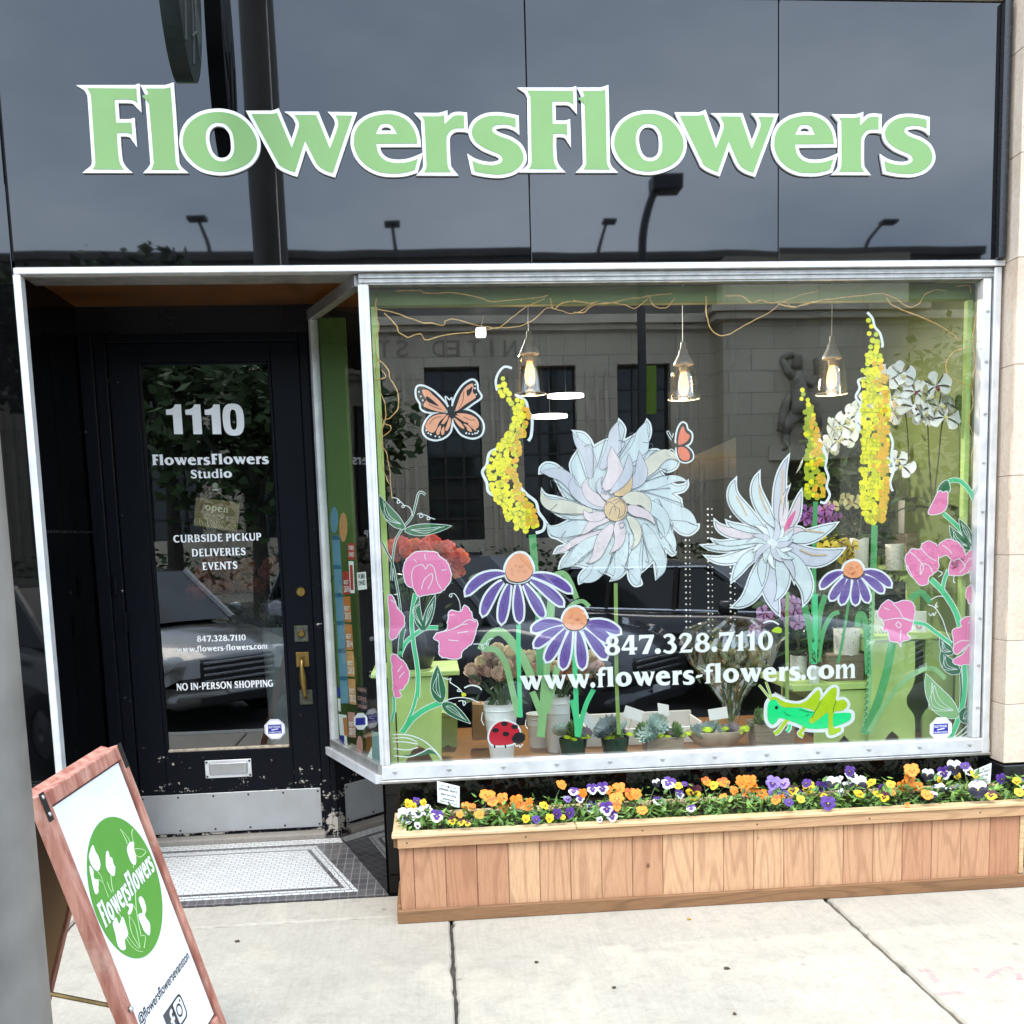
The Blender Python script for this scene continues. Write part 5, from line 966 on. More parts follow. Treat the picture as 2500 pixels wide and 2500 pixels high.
for q in ((1130,1215,1200,1180,1260,1190),(1100,1260,1170,1290,1240,1400,1280,1520,1330,1620),(1190,1240,1170,1280,1195,1280,1170,1260),(1110,1340,1130,1365,1150,1340,1160,1365,1180,1330),(1350,990,1345,1040,1360,1055),(1200,940,1240,965,1200,1000)): a.line(q, 8, PW, 6, 'tendril')
a.z(2000,1450,3.864); a.cased((890,270,1000,290,1110,370,1250,470), 30, GB, 3, 6); a.cased((1370,670,1375,850,1350,1050,1280,1270,1190,1430), 42, GB, 3, 6); a.cased((1330,690,1340,900,1330,1100), 16, GD, 2, 5)
a.leaf((1310,1150),(1010,758),195,GP,4,(1090,1040),6,4); a.leaf((1330,735),(1150,540),125,GD,4,(1190,690)); a.leaf((1260,560),(1140,420),90,GD,4,(1180,530)); a.leaf((1340,1200),(1495,1050),150,GD,4,(1400,1140))
a.line((690,465,640,720,560,1000,430,1320), 76, GM, 1, 'leaf_blade'); a.line((470,1300,620,1040,780,840,960,720,1090,710,1190,800), 46, GP, 1, 'leaf_blade'); a.z(1980,1150,3.864).line((940,1210,990,1165,1050,1150,1130,1240), 60, GM, 1, 'leaf_blade')
for q in ((1160,1430,1300,1330,1420,1220),(1190,1430,1340,1340,1460,1230),(1220,1430,1400,1330,1490,1210),(1400,1110,1450,1060,1495,1040)): a.z(2000,1450,3.864).line(q, 9, PW, 6, 'leaf_edge')
# --- alarm stickers
SBLUE = paint('sticker_blue', hx('2b2f9a'), .04)
def alarm(u, v, r, Y, label, back=True):
    p = at(u, v, Y); t_ = thing('alarm_sticker', label, 'sticker', (p.x, p.y, p.z), 'octagonal alarm stickers'); k = (at(u+r, v, Y).x-p.x); s_ = -1
    oc = [(cos(pi/8+i*pi/4), sin(pi/8+i*pi/4)) for i in range(8)]
    def pl(c, d): return [Vector((p.x+a*k, Y+s_*d, p.z+b*k)) for a, b in c]
    MB().add(pl(oc, 0), [tuple(range(8))]).build('sticker_base', VINYL, t_); rg = [(a*.93, b*.93) for a, b in oc]; rg2 = [(a*.9, b*.9) for a, b in oc]; v2, f = fill2d([rg, rg2]); MB().add(pl(v2, .0003), f).build('sticker_rim', SBLUE, t_)
    MB().add(pl([(-.62,-.42),(.62,-.42),(.62,.42),(-.62,.42)], .0003), [(0,1,2,3)]).build('sticker_panel', SBLUE, t_)
    mb = MB(); ex, ez = Vector((1,0,0)), Vector((0,0,1)); off = Vector((0, s_*.0006, 0))
    for tx, y0, h in (('ELECTRONIC', .1, .2), ('ALARM SYSTEM', -.36, .15)): btext_fit(mb, tx, Vector((p.x-.54*k, Y, p.z+y0*k)), ex, ez, 1.08*k, h*k, off, .01)
    mb.add([q+Vector((0,-.0003*1,0)) for q in pl([(-.3,-.12),(.32,-.02),(.3,.06),(-.32,-.04)], .0004)], [(0,1,2,3)]); mb.build('sticker_text', VINYL, t_)
alarm(671, 1780, 27, YD+.005, 'octagonal blue and white alarm sticker on the door glass'); alarm(2297, 1779, 29, YG-.0025, 'octagonal blue and white alarm sticker low in the right window corner')
# ------------------------------------------------------------------ things standing in the display window
ZF = .546
def W2(u, v, Y): p = at(u, v, Y); return p.x, p.z
def pscale(Y): return (at(1501,1500,Y)-at(1500,1500,Y)).length   # metres per pixel at depth Y
WHITEC = pm('white_ceramic', (.72,.72,.69), .35, .06, 10, .05, 60); WHITEM = pm('white_enamel_metal', (.74,.75,.75), .32, .06, 6)
SPECK = None
def speckle():
    t = NT('speckled_stoneware'); n = t.noise(t.co(), 90, 3, .7); t.set(Base_Color=t.ramp(n, [(.34, (.2,.18,.15)), (.42, (.68,.66,.61)), (.8, (.74,.73,.69))]), Roughness=.7); return t.m
SPECK = speckle()
def leafpot():
    t = NT('white_pot_grey_leaf_marks'); w_ = t.n('TexWave'); w_.inputs['Scale'].default_value = 26; w_.inputs['Distortion'].default_value = 9; w_.inputs['Detail'].default_value = 1; t.l(t.co(scale=(1,1,.6), rot=(0,.6,0)), w_.inputs['Vector']); n = t.noise(t.co(), 9, 1)
    t.set(Base_Color=t.mix(t.math('MULTIPLY', t.ramp(w_.outputs[1], [(.78, 0.), (.86, 1.)]), t.ramp(n, [(.42, 0.), (.5, 1.)])), (.75,.75,.73), (.25,.26,.27)), Roughness=.45); return t.m
LEAFPOT = leafpot(); GRP = pm('dark_green_glaze', hx('0e3a26'), .18, .2, 8); GREYW = wood('grey_weathered_wood', hx('8a7f6c'), hx('a3957d'), hx('4d4437'), 1.2, 'x', .75); BOWLM = pm('stone_bowl', hx('b7ab96'), .75, .18, 16, .4, 60); CARDB = pm('cardboard', hx('8a6b45'), .85, .1, 8); CARDW = pm('white_card', (.76,.76,.74), .6, .03, 20)
SOIL = pm('potting_soil', (.025,.018,.012), .95, .4, 60, .6, 80); MOSS = pm('lime_moss', hx('a9c21e'), .9, .25, 90, .8, 120); LEAFG = pm('leaf_green', (.06,.13,.03), .45, .35, 20); LEAFK = pm('dark_leaf_green', (.03,.065,.022), .4, .35, 20); STEMG = pm('stem_green', (.07,.12,.03), .5, .3, 20)
# ---- green benches
def bench(name, label, top, panel, Yf, depth, group='green display benches', extra=()):
    u0, u1, v0, v1 = top; x0, z1 = W2(u0, v0, Yf); x1, _ = W2(u1, v0, Yf); _, z0 = W2(u0, v1, Yf); z0 = W2((u0+u1)/2, v1, Yf)[1]; z1 = W2((u0+u1)/2, v0, Yf)[1]
    t_ = thing(name, label, 'bench', ((x0+x1)/2, Yf+depth/2, ZF), group)
    MB().box(x0, x1, Yf-.012, Yf+depth, z0, z1, .003).build('bench_top', GREENP, t_)
    c = [W2(a, b, Yf) for a, b in panel]; c = [(x, max(ZF, min(z, z0-.001))) for x, z in c]
    for yy in (Yf, Yf+depth-.03): MB().prism(c, lambda a, b: (a, yy+.02, b), lambda a, b: (a, yy, b)).build('end_panel', GREENP, t_)
    xa, xb = min(p[0] for p in c), max(p[0] for p in c); MB().box(xa+.01, xb-.01, Yf+.021, Yf+depth-.031, z0-.06, z0-.002).build('apron', GREENP, t_)
    return t_, z1
zz = lambda x0, y0, s_, pts: [(x0+a/s_, y0+b/s_) for a, b in smooth(pts, 4)]
B1, z_b1 = bench('green_bench', 'tall green bench at the left of the display behind the pink sweet pea', (905,1122,1641,1652), [(962,1652),(1094,1652),(1094,1733),(1078,1735),(1078,1860),(1058,1860)]+[(1046,1838),(1034,1826),(1022,1820),(1010,1828),(1000,1842),(990,1862)]+[(974,1864),(968,1740),(962,1734)], .27, .42)
B2, _ = bench('green_bench', 'low green stool half hidden behind the left bench', (1060,1117,1741,1751), [(1064,1751),(1117,1751),(1117,1845),(1106,1845),(1104,1828),(1094,1818),(1084,1828),(1080,1846),(1064,1846)], .62, .3)
R1, z_r1 = bench('green_bench', 'low green bench with notched foot behind the grasshopper', (1935,2146,1668,1684), [(1990,1684),(2128,1684),(2124,1760),(2122,1824),(2082,1824),(2070,1805),(2061,1795),(2052,1806),(2040,1826),(1990,1828)], .24, .5)
R2, z_r2 = bench('green_bench', 'tall green bench with wavy edge and notched foot at the right', (2130,2276,1550,1562), zz(2000,1450,3.864, [(500,440),(905,440),(905,600),(903,800),(880,880,1),(832,960,1),(826,1010,1),(835,1060,1),(880,1120,1),(903,1190,1),(905,1400),(762,1412),(745,1345,1),(686,1293),(640,1345,1),(600,1416),(470,1420)]), .20, .5)
R3, z_r3 = bench('green_bench', 'tall green bench at the far right beside the window jamb', (2277,2400,1547,1558), zz(2000,1450,3.864, [(1000,430),(1480,430),(1480,1390),(975,1392),(975,1220),(990,1150,1),(1045,1070,1),(1062,1010,1),(1045,950,1),(1010,880,1),(1000,800)]), .26, .3)
R4, z_r4 = bench('green_bench', 'upper green shelf stool standing behind the tall right benches', (2200,2400,1380,1391), [(2215,1391),(2390,1391),(2390,1560),(2330,1560),(2322,1530),(2310,1512),(2296,1530),(2286,1560),(2215,1560)], .62, .35)
R4.location.z = 0.546
# ---- buckets, pots, boxes
def lathe_px(name, uc, vt, vb, wt, wb, Y, mat, par, prof=None, n=26, wall=True):
    k = pscale(Y); c = at(uc, vb, Y); h = (vb-vt)*k; a, b = wt*k/2, wb*k/2; y0 = Y
    pr_ = prof(a, b, h) if prof else [(0,0),(b,0),(b,.002)]+[(b+(a-b)*t, h*t) for t in (.3,.6,.8,1)]
    if wall: r, z = pr_[-1]; pr_ = pr_+[(r-.004, z), (r-.006, z-h*.12), (0, z-h*.14)]
    m_ = MB(); m_.lathe(pr_, (c.x, y0, c.z), n); return m_.build(name, mat, par, 'auto'), c, h
def bucket(label, uc, vt, vb, wt, wb, Y):
    c = at(uc, vb, Y); t_ = thing('flower_bucket', label, 'bucket', (c.x, Y, c.z), 'white flower buckets')
    pf = lambda a, b, h: [(0,0),(b,0),(b+(a-b)*.7,h*.7),(b+(a-b)*.72,h*.715),(b+(a-b)*.72+.002,h*.73),(b+(a-b)*.75,h*.745),(b+(a-b)*.88,h*.88),(b+(a-b)*.88+.003,h*.89),(b+(a-b)*.9,h*.905),(a,h*.985),(a+.003,h)]
    lathe_px('bucket_body', uc, vt, vb, wt, wb, Y, WHITEM, t_, pf); k = pscale(Y)
    MB().tube([(c.x-wt*k*.5-.003, Y-.01, c.z+(vb-vt)*k*.86), (c.x-wt*k*.53-.006, Y-.03, c.z+(vb-vt)*k*.74), (c.x-wt*k*.5, Y-.045, c.z+(vb-vt)*k*.66)], .003, 6).build('bucket_handle', STEEL, t_); return t_
YBU = atz(1223,1861,ZF).y
bucket('white enamel bucket of dusky roses behind the ladybird', 1226, 1714, 1861, 84, 54, YBU); bucket('tall white bucket of roses in the centre behind painted stems', 1365, 1697, 1846, 60, 56, .42)
bucket('white bucket standing behind, half hidden between the painted leaves', 1318, 1740, 1840, 60, 50, .55)
# ---- flowers
def rose_mesh(name, mat, r=.03, seed=0):
    R_ = random.Random(seed); m_ = MB()
    for ring_i, (n, rad, h, op) in enumerate(((3,.22,1.12,.0),(4,.44,1.1,.08),(5,.68,1.02,.2),(6,.9,.86,.42))):
        for k in range(n):
            a0 = 2*pi*k/n+ring_i*.6+R_.uniform(-.2,.2); vs_ = []; wd = pi/n*1.35
            for i in range(5):
                t = i/4
                for j in range(5):
                    s_ = (j/4-.5)*2; g_ = a0+s_*wd; rr = r*rad*(.35+.65*sin(min(1, t*1.15)*pi/2))+r*op*.42*max(0, t-.65)/.35*(1-.3*abs(s_)); z_ = r*1.9*h*t*(1-.22*s_*s_*t)-r*op*.3*max(0, t-.7)/.3
                    vs_.append((rr*cos(g_), rr*sin(g_), z_))
            m_.add(vs_, [(i*5+j, i*5+j+1, (i+1)*5+j+1, (i+1)*5+j) for i in range(4) for j in range(4)])
    return m_.mesh(name, mat, True)
def roses_px(t_, lst, Y, meshes, r, root, stemr=.003, name='rose', tiltz=.5):
    st = MB(); k = pscale(Y)
    for i, (u, v, s_) in enumerate(lst):
        yy = Y+rnd.uniform(-.05,.05); p = at(u, v, yy); o = put(name, meshes[i % len(meshes)], t_); d = Vector((p.x-root[0], (p.y-root[1])-.05, max(.05, p.z-root[2]))).normalized()
        d = (d+Vector((0,-.75,.1))).normalized(); o.location = p-d*r*s_; o.rotation_euler = d.to_track_quat('Z', 'Y').to_euler(); o.scale = (s_,)*3
        st.tube([p-d*r*s_*.9, (p+Vector(root))*.5+Vector((0,0,.03)), root], stemr, 5)
    return st.build('stems', STEMG, t_)
def leafmass(t_, c, rx, ry, rz, n, s_, mat, seed, name='leaves'):
    m_ = MB(); r_ = random.Random(seed)
    for _ in range(n):
        d = Vector((r_.gauss(0,.5), r_.gauss(0,.5), r_.gauss(0,.5))); p = Vector((c[0]+d.x*rx, c[1]+d.y*ry, c[2]+d.z*rz)); a = Vector((r_.uniform(-1,1), r_.uniform(-1,.3), r_.uniform(-.6,.8))).normalized(); b = a.cross(Vector((r_.uniform(-1,1), r_.uniform(-1,1), r_.uniform(-1,1)))).normalized(); k = s_*r_.uniform(.6,1.25); u_ = a.cross(b)*k*.12
        m_.add([p-a*k, p-a*k*.3+b*k*.42+u_, p+a*k*.4+b*k*.34+u_, p+a*k, p+a*k*.4-b*k*.34+u_, p-a*k*.3-b*k*.42+u_, p-a*k*.2, p+a*k*.4], [(0,6,1),(6,7,2,1),(7,3,2),(0,5,6),(6,5,4,7),(7,4,3)])
    return m_.build(name, mat, t_)
DUSK = [rose_mesh('rose', pm('dusky_rose_petal', hx('ecd6c4'), .6, .16, 40), .034, 1), rose_mesh('rose', pm('champagne_rose_petal', hx('efe2c4'), .6, .16, 40), .034, 2), rose_mesh('rose', pm('old_pink_petal', hx('e3c2b6'), .6, .16, 40), .034, 3)]
CORAL = [rose_mesh('rose', pm('coral_petal', hx('dd7466'), .6, .12, 40), .036, 4), rose_mesh('rose', pm('peach_petal', hx('e68f68'), .6, .12, 40), .036, 5), rose_mesh('rose', pm('salmon_petal', hx('e07f7a'), .6, .12, 40), .036, 6)]
zl = lambda x0, y0, s_, L_: [(x0+a/s_, y0+b/s_, k) for a, b, k in L_]
def bouquet(label, lst, Y, meshes, rootuv, Lc, nl, group, r=.034, name='rose_bouquet'):
    rt = at(*rootuv, Y); t_ = thing(name, label, 'bouquet', (rt.x, Y, rt.z), group); roses_px(t_, lst, Y, meshes, r, (rt.x, Y, rt.z))
    c = at(Lc[0], Lc[1], Y); leafmass(t_, (c.x, Y+.02, c.z), Lc[2], .08, Lc[3], nl, .035, LEAFK, int(Lc[0])); return t_
bouquet('dusky pink and cream roses in the white bucket behind the ladybird', zl(1100,1300,3.864, [(205,1310,1.1),(300,1230,1),(345,1300,1.15),(420,1190,1.1),(440,1110,1),(360,1140,.9),(460,1345,1.1),(560,1140,1.1),(600,1250,1.1),(590,1320,1),(680,1180,1),(240,1390,.9),(520,1260,1),(760,1180,1),(800,1300,1)]), YBU, DUSK, (1226,1740), (1215,1690,.16,.12), 46, 'rose bouquets')
bouquet('cream roses in the tall white bucket behind the middle coneflower', zl(1100,1300,3.864, [(960,1270,1),(1040,1310,1),(1100,1240,1.1),(1290,1180,1.1),(1340,1230,1.1),(1380,1260,1),(1300,1320,1),(1250,1270,1),(1120,1340,1)]), .42, DUSK[1:]+[rose_mesh('rose', pm('amber_rose_petal', hx('cf9f6a'), .6, .16, 40), .034, 7)], (1365,1715), (1370,1672,.16,.1), 40, 'rose bouquets')
bouquet('bright coral roses above the left bench', zl(780,1200,3.864, [(650,535,1),(700,520,1),(765,510,1.2),(840,580,1.2),(900,530,1.2),(980,540,1),(1060,510,1.4),(1130,540,1),(1200,555,1.3),(1260,600,1),(1310,640,1.4),(1200,680,1.1),(1270,700,1.1),(1300,760,1),(870,600,1),(640,600,1),(1000,600,1.1),(720,600,1)]), .44, CORAL, (1010,1560), (1010,1440,.3,.12), 60, 'rose bouquets', .036)
c = at(1010,1641,.44); t_ = thing('black_vase', 'round black vase on the left green bench holding coral roses', 'vase', (c.x, .44, c.z)); lathe_px('vase_body', 1010, 1470, 1641, 70, 90, .44, pm('black_vase_glaze', (.012,.012,.013), .2, .2, 8), t_, lambda a, b, h: [(0,0),(b*.8,0),(b*1.15,h*.2),(b*1.2,h*.45),(b*.9,h*.75),(a*.8,h*.9),(a,h)])
# pink bouquet inside, behind the door
rt = Vector((-.95,1.9,1.0)); t_ = thing('rose_bouquet', 'dim pink roses standing inside behind the door glass', 'bouquet', tuple(rt), 'rose bouquets'); roses_px(t_, [(470+rnd.uniform(0,200), 1375+rnd.uniform(0,75), rnd.uniform(1.2,1.7)) for _ in range(22)], 1.9, CORAL, .036, tuple(rt)); leafmass(t_, (-.95,1.95,1.15), .35, .1, .2, 60, .05, LEAFK, 77)
MB().lathe([(0,-1.0),(.10,-1.0),(.12,0),(.115,.0),(.1,-.1),(0,-.1)], (-.95,1.9,1.1), 20).build('bucket', WHITEM, t_)
# brown carton, white tray
c = at(1176,1805,.5)
tag(MB().prism([W2(1154,1808,.48),W2(1196,1805,.48),W2(1196,1722,.48),W2(1154,1720,.48)], lambda a, b: (a,.60,b), lambda a, b: (a,.48,b)).build('cardboard_box', CARDB), 'plain brown cardboard box between bench and rose bucket', 'box')
t_ = thing('white_tray', 'long white cardboard tray behind the succulent pots', 'tray', (at(1575,1825,.5).x, .5, ZF)); x0, x1 = W2(1425,1800,.5)[0], W2(1712,1800,.5)[0]; z1 = W2(1575,1765,.5)[1]
MB().box(x0, x1, .46, .475, ZF, z1-.02, .002).build('tray_side', CARDW, t_); MB().box(x0, x1, .70, .715, ZF, z1+.02, .002).build('tray_side', CARDW, t_); MB().box(x0, x0+.012, .4755, .6995, ZF, z1, .002).build('tray_end', CARDW, t_); MB().box(x1-.012, x1, .4755, .6995, ZF, z1, .002).build('tray_end', CARDW, t_)
# ---- succulents
def succ_mesh(name, mat, n=5, r=.03, up=.55):
    m_ = MB(); k0 = 0
    for ring_i in range(n):
        cnt = 4+ring_i*2; rad = r*(ring_i+1)/n
        for k in range(cnt):
            g_ = 2*pi*k/cnt+ring_i*.5; d = Vector((cos(g_), sin(g_), 0)); s_ = Vector((-sin(g_), cos(g_), 0)); el = up*(1-ring_i/n)+.12; w_ = rad*.55+.003; tip = d*rad*1.25+Vector((0,0,rad*el*1.6+.008)); b = d*rad*.25+Vector((0,0,.002+(n-ring_i)*.002)); m = d*rad*.85+Vector((0,0,rad*el+.004))
            m_.add([b, m+s_*w_*.5, tip, m-s_*w_*.5, m+Vector((0,0,-.006))], [(0,4,1),(4,2,1),(0,3,4),(4,3,2)])
    return m_.mesh(name, mat, True)
SU = [succ_mesh('succulent', pm('blue_grey_succulent', hx('a9c0b8'), .6, .14, 50), 6, .032), succ_mesh('succulent', pm('slate_succulent', hx('8d9a9c'), .6, .14, 50), 6, .034, .8), succ_mesh('succulent', pm('green_succulent', hx('7d9a60'), .55, .2, 50), 5, .028, 1.2), succ_mesh('succulent', pm('purple_grey_succulent', hx('85757c'), .6, .2, 50), 5, .026, .6)]
def moss(m_, c, r, seed):
    r_ = random.Random(seed); n = 9
    for i in range(4):
        t = i/3
        for k in range(n):
            g_ = 2*pi*k/n; rr = r*cos(t*pi/2*.97)*(1+.3*r_.uniform(-1,1)); m_.v.append((c[0]+rr*cos(g_), c[1]+rr*sin(g_), c[2]+r*.7*sin(t*pi/2)+.002*r_.random()))
    o_ = len(m_.v)-4*n
    for i in range(3):
        for k in range(n): m_.f.append((o_+i*n+k, o_+i*n+(k+1) % n, o_+(i+1)*n+(k+1) % n, o_+(i+1)*n+k)); m_.m.append(0)
def planting(t_, lst, mosses, Y, zr, seed):
    for i, (u, v, s_, kind) in enumerate(lst):
        p = at(u, v, Y+((i*7) % 5-2)*.008); o = put('succulent', SU[kind], t_); o.location = (p.x, p.y, min(p.z, zr+.08)-.012*s_); o.scale = (s_*1.2,)*3; o.rotation_euler = (.85+rnd.uniform(-.2,.2), rnd.uniform(-.3,.3), rnd.uniform(0,6))
    m_ = MB()
    for i, (u, v, r) in enumerate(mosses): p = at(u, v, Y-.01); moss(m_, (p.x, p.y-.012, p.z-.010), r*1.35, seed+i)
    if m_.v: m_.build('moss', MOSS, t_)
z3 = lambda a, b: (1330+a/4.83, 1660+b/4.83)
YPt = atz(1400,1850,ZF).y+.06
def gpot(label, uc, vt, vb, sl_, ml):
    c = at(uc, vb, YPt); t_ = thing('succulent_pot', label, 'potted plant', (c.x, YPt, c.z), 'succulent planters'); pf = lambda a, b, h: [(0,0),(b,0),(b+(a-b)*.35,h*.33),(b+(a-b)*.35-.002,h*.34),(b+(a-b)*.35-.002,h*.36),(b+(a-b)*.37,h*.37),(b+(a-b)*.8,h*.7),(a*1.0,h*.96),(a*.99,h)]
    o, c, h = lathe_px('pot', uc, vt, vb, 70, 54, YPt, GRP, t_, pf); MB().lathe([(0,.0),(35*pscale(YPt)*.96,0)], (c.x, YPt, c.z+h*.9), 20).build('soil', SOIL, t_); planting(t_, [(*z3(a, b), s_, k) for a, b, s_, k in sl_], [(*z3(a, b), r) for a, b, r in ml], YPt-.02, c.z+h, int(uc)); return t_
gpot('left dark green glazed pot of succulents on the sill', 1400, 1801, 1850, [(190,590,1,0),(310,570,1.2,2),(370,580,1,2),(480,610,.9,3),(250,620,.8,2),(420,640,.8,1)], [(260,660,.016),(475,655,.018),(330,680,.014)])
gpot('right dark green glazed pot with a large grey rosette', 1502, 1798, 1848, [(750,560,1.6,1),(940,550,1,0),(930,620,.8,3),(840,630,.9,2)], [(690,640,.016),(800,655,.016),(990,620,.014),(740,665,.014)])
def wbox(label, u0, u1, vt, vb, Y, dp_, sl_, ml, zf_, group='succulent planters', top=True):
    x0, z0 = W2(u0, vb, Y); x1, _ = W2(u1, vb, Y); z1 = W2((u0+u1)/2, vt, Y)[1]; z0 = max(ZF, W2((u0+u1)/2, vb, Y)[1]); t_ = thing('wooden_planter_box', label, 'planter', ((x0+x1)/2, Y+dp_/2, z0), group); q = .011
    for nm, b_ in (('front_board', (x0,x1,Y,Y+q)), ('back_board', (x0,x1,Y+dp_-q,Y+dp_)), ('side_board', (x0,x0+q,Y+q+.0005,Y+dp_-q-.0005)), ('side_board', (x1-q,x1,Y+q+.0005,Y+dp_-q-.0005))): MB().box(*b_, z0, z1, .0015).build(nm, GREYW, t_)
    MB().box(x0+q, x1-q, Y+q, Y+dp_-q, z0+.005, z1-.012).build('soil', SOIL, t_)
    if sl_: planting(t_, [(*zf_(a, b), s_, k) for a, b, s_, k in sl_], [(*zf_(a, b), r) for a, b, r in ml], Y+dp_*.4, z1, int(u0))
    return t_
wbox('low grey wooden box of mixed succulents on the sill', 1580, 1671, 1801, 1844, YPt-.03, .12, [(1250,600,1.5,0),(1320,500,1.3,0),(1170,570,1,2),(1440,630,1,3),(1520,580,1.2,2),(1560,620,1,2),(1390,580,.9,1),(1130,620,.9,2)], [(1350,640,.018),(1440,660,.018),(1600,655,.018),(1230,680,.016),(1300,670,.016)], z3)
z4 = lambda a, b: (1550+a/3.864, 1450+b/3.864)
wbox('square grey wooden box with a dark succulent beside the grasshopper', 1846, 1940, 1768, 1829, YPt-.05, .16, [(1150,1160,1.4,2),(1180,1210,1.3,2),(1240,1190,1,3)], [], z4)
c = at(1749,1832,YPt+.02); t_ = thing('stone_bowl_planter', 'wide shallow stone bowl of succulents and lime moss', 'planter', (c.x, YPt+.02, ZF), 'succulent planters')
k = pscale(YPt+.02); hb = (1836-1791)*k; MB().lathe([(0,.0),(.06,0),(.065,.006),(.10,.02),(.135,hb*.62),(79*k,hb*.96),(79*k,hb),(76*k,hb),(70*k,hb*.8),(0,hb*.78)], (c.x, YPt+.02, ZF), 34, 1, .55).build('bowl', BOWLM, t_, 'auto')
planting(t_, [(*z4(a, b), s_, k_) for a, b, s_, k_ in ((560,1300,1.1,0),(600,1290,.9,1),(740,1260,1.2,0),(790,1290,1,0),(870,1290,1,1),(920,1260,1,3),(650,1290,.8,2),(700,1270,1,1))], [(*z4(a, b), r) for a, b, r in ((500,1305,.015),(680,1270,.02),(670,1310,.016),(850,1260,.016),(1030,1265,.024),(980,1290,.018),(830,1300,.014))], YPt+.0, ZF+hb, 9)
# ---- price cards on picks
def card(pts, foot, Y, label):
    P = [at(u, v, Y) for u, v in pts]; c = sum(P, Vector())/4; f = at(*foot, Y+.01); t_ = thing('price_card', label, 'card', tuple(f), 'price cards'); n = Vector((0,-.0012,0))
    MB().add([p for p in P]+[p+n for p in P], [(0,1,2,3),(7,6,5,4),(0,4,5,1),(1,5,6,2),(2,6,7,3),(3,7,4,0)]).build('card', CARDW, t_); MB().tube([f, c+Vector((0,.003,0))], .0022, 6).build('pick', pm('bamboo_pick', hx('c3b48a'), .6), t_)
    mb = MB()
    for i in range(3):
        a, b = P[0].lerp(P[3], .3+.2*i), P[1].lerp(P[2], .3+.2*i); a2, b2 = a.lerp(b, .3), a.lerp(b, .65-.08*i); d = Vector((0,0,.0016)); mb.add([a2+n*1.4, b2+n*1.4, b2+n*1.4+d, a2+n*1.4+d], [(0,1,2,3)])
    mb.build('handwriting', pm('faint_ink', (.35,.4,.5), .7), t_)
card([z3(395,455),z3(485,370),z3(622,490),z3(560,592)], z3(460,640), YPt-.02, 'tilted white price card behind the left green pot')
card([z3(918,425),z3(955,298),z3(1168,370),z3(1135,497)], z3(985,600), YPt, 'white price card leaning right above the right green pot')
card([z3(1340,395),z3(1328,270),z3(1460,295),z3(1466,423)], z3(1410,560), YPt, 'small square white price card above the low wooden box')
card([z4(705,1195),z4(688,1092),z4(865,1062),z4(883,1170)], z4(815,1285), YPt, 'white price card standing in the stone bowl')
card([z4(1290,995),z4(1320,925),z4(1420,975),z4(1410,1010)], z4(1330,1200), YPt+.03, 'white card peeking from behind the grasshopper head')
# ---- cellophane bouquet
CELL = glass_mat('cellophane', .16, (.94,.96,.94)); c = at(1785,1610,.40); t_ = thing('wrapped_bouquet', 'clear cellophane wrapped bouquet of pale yellow blooms behind the web address', 'bouquet', (c.x, .40, ZF))
m_ = MB(); n = 46; prof = [(.02,-.40),(.035,-.30),(.05,-.22),(.10,-.13),(.19,-.03),(.23,.08),(.20,.16),(.12,.20)]
for i, (r, z_) in enumerate(prof):
    for k in range(n):
        g_ = 2*pi*k/n; f_ = 1+.30*noise.noise(Vector((cos(g_)*2.6, sin(g_)*2.6, z_*7)))+.10*noise.noise(Vector((cos(g_)*9, sin(g_)*9, z_*22))); m_.v.append((c.x+r*f_*cos(g_), .40+r*f_*.55*sin(g_), c.z+z_*.98+.02*noise.noise(Vector((g_*3, z_*5, 2)))))
m_.f = [(i*n+k, i*n+(k+1) % n, (i+1)*n+(k+1) % n, (i+1)*n+k) for i in range(len(prof)-1) for k in range(n)]; m_.m = [0]*len(m_.f); m_.build('cellophane_wrap', CELL, t_)
PALE = [rose_mesh('bloom', pm('pale_yellow_petal', hx('c9c08c'), .6, .15, 40), .026, 8)]
roses_px(t_, [(1730+rnd.uniform(0,150), 1570+rnd.uniform(0,60), rnd.uniform(.6,1)) for _ in range(16)], .42, PALE, .026, (c.x, .42, c.z-.35), name='bloom'); leafmass(t_, (c.x, .43, c.z), .2, .07, .12, 50, .04, pm('grey_green_leaf', (.13,.17,.10), .6, .2, 20), 31)
# ---- bead strands
BEADM = pm('glass_bead', (.8,.82,.82), .1, .05, 20)
for i, (u, v0, v1, sp_, r) in enumerate(((1673,1248,1540,14.2,.0052),(1683,1248,1540,14.2,.0036),(1728,1243,1560,14.2,.0052),(1738,1243,1560,14.2,.0036),(1783,1262,1560,15.4,.0055),(1794,1420,1560,15.4,.0038))):
    Y = .34; tp = at(u, v0, Y); t_ = thing('bead_strand', f"{('first','second','third','fourth','fifth','sixth')[i]} strand of clear beads counted from the left, hanging in mid window", 'bead strand', (tp.x, Y, 2.5), 'hanging bead strands'); m_ = MB(); v = v0
    while v < v1:
        p = at(u, v, Y); i0 = len(m_.v); m_.lathe([(.0002,-1),(.7,-.7),(1,0),(.7,.7),(.0002,1)], n=8); m_.xf(Matrix.Translation((tp.x, Y, p.z)) @ Matrix.Scale(r, 4), i0); v += sp_
    b_ = m_.build('beads', BEADM, t_, True); b_['kind'] = 'stuff'; MB().tube([(tp.x, Y, at(u, v1, Y).z), (tp.x, Y, 2.55)], .0004, 4).build('string', DARK, t_)
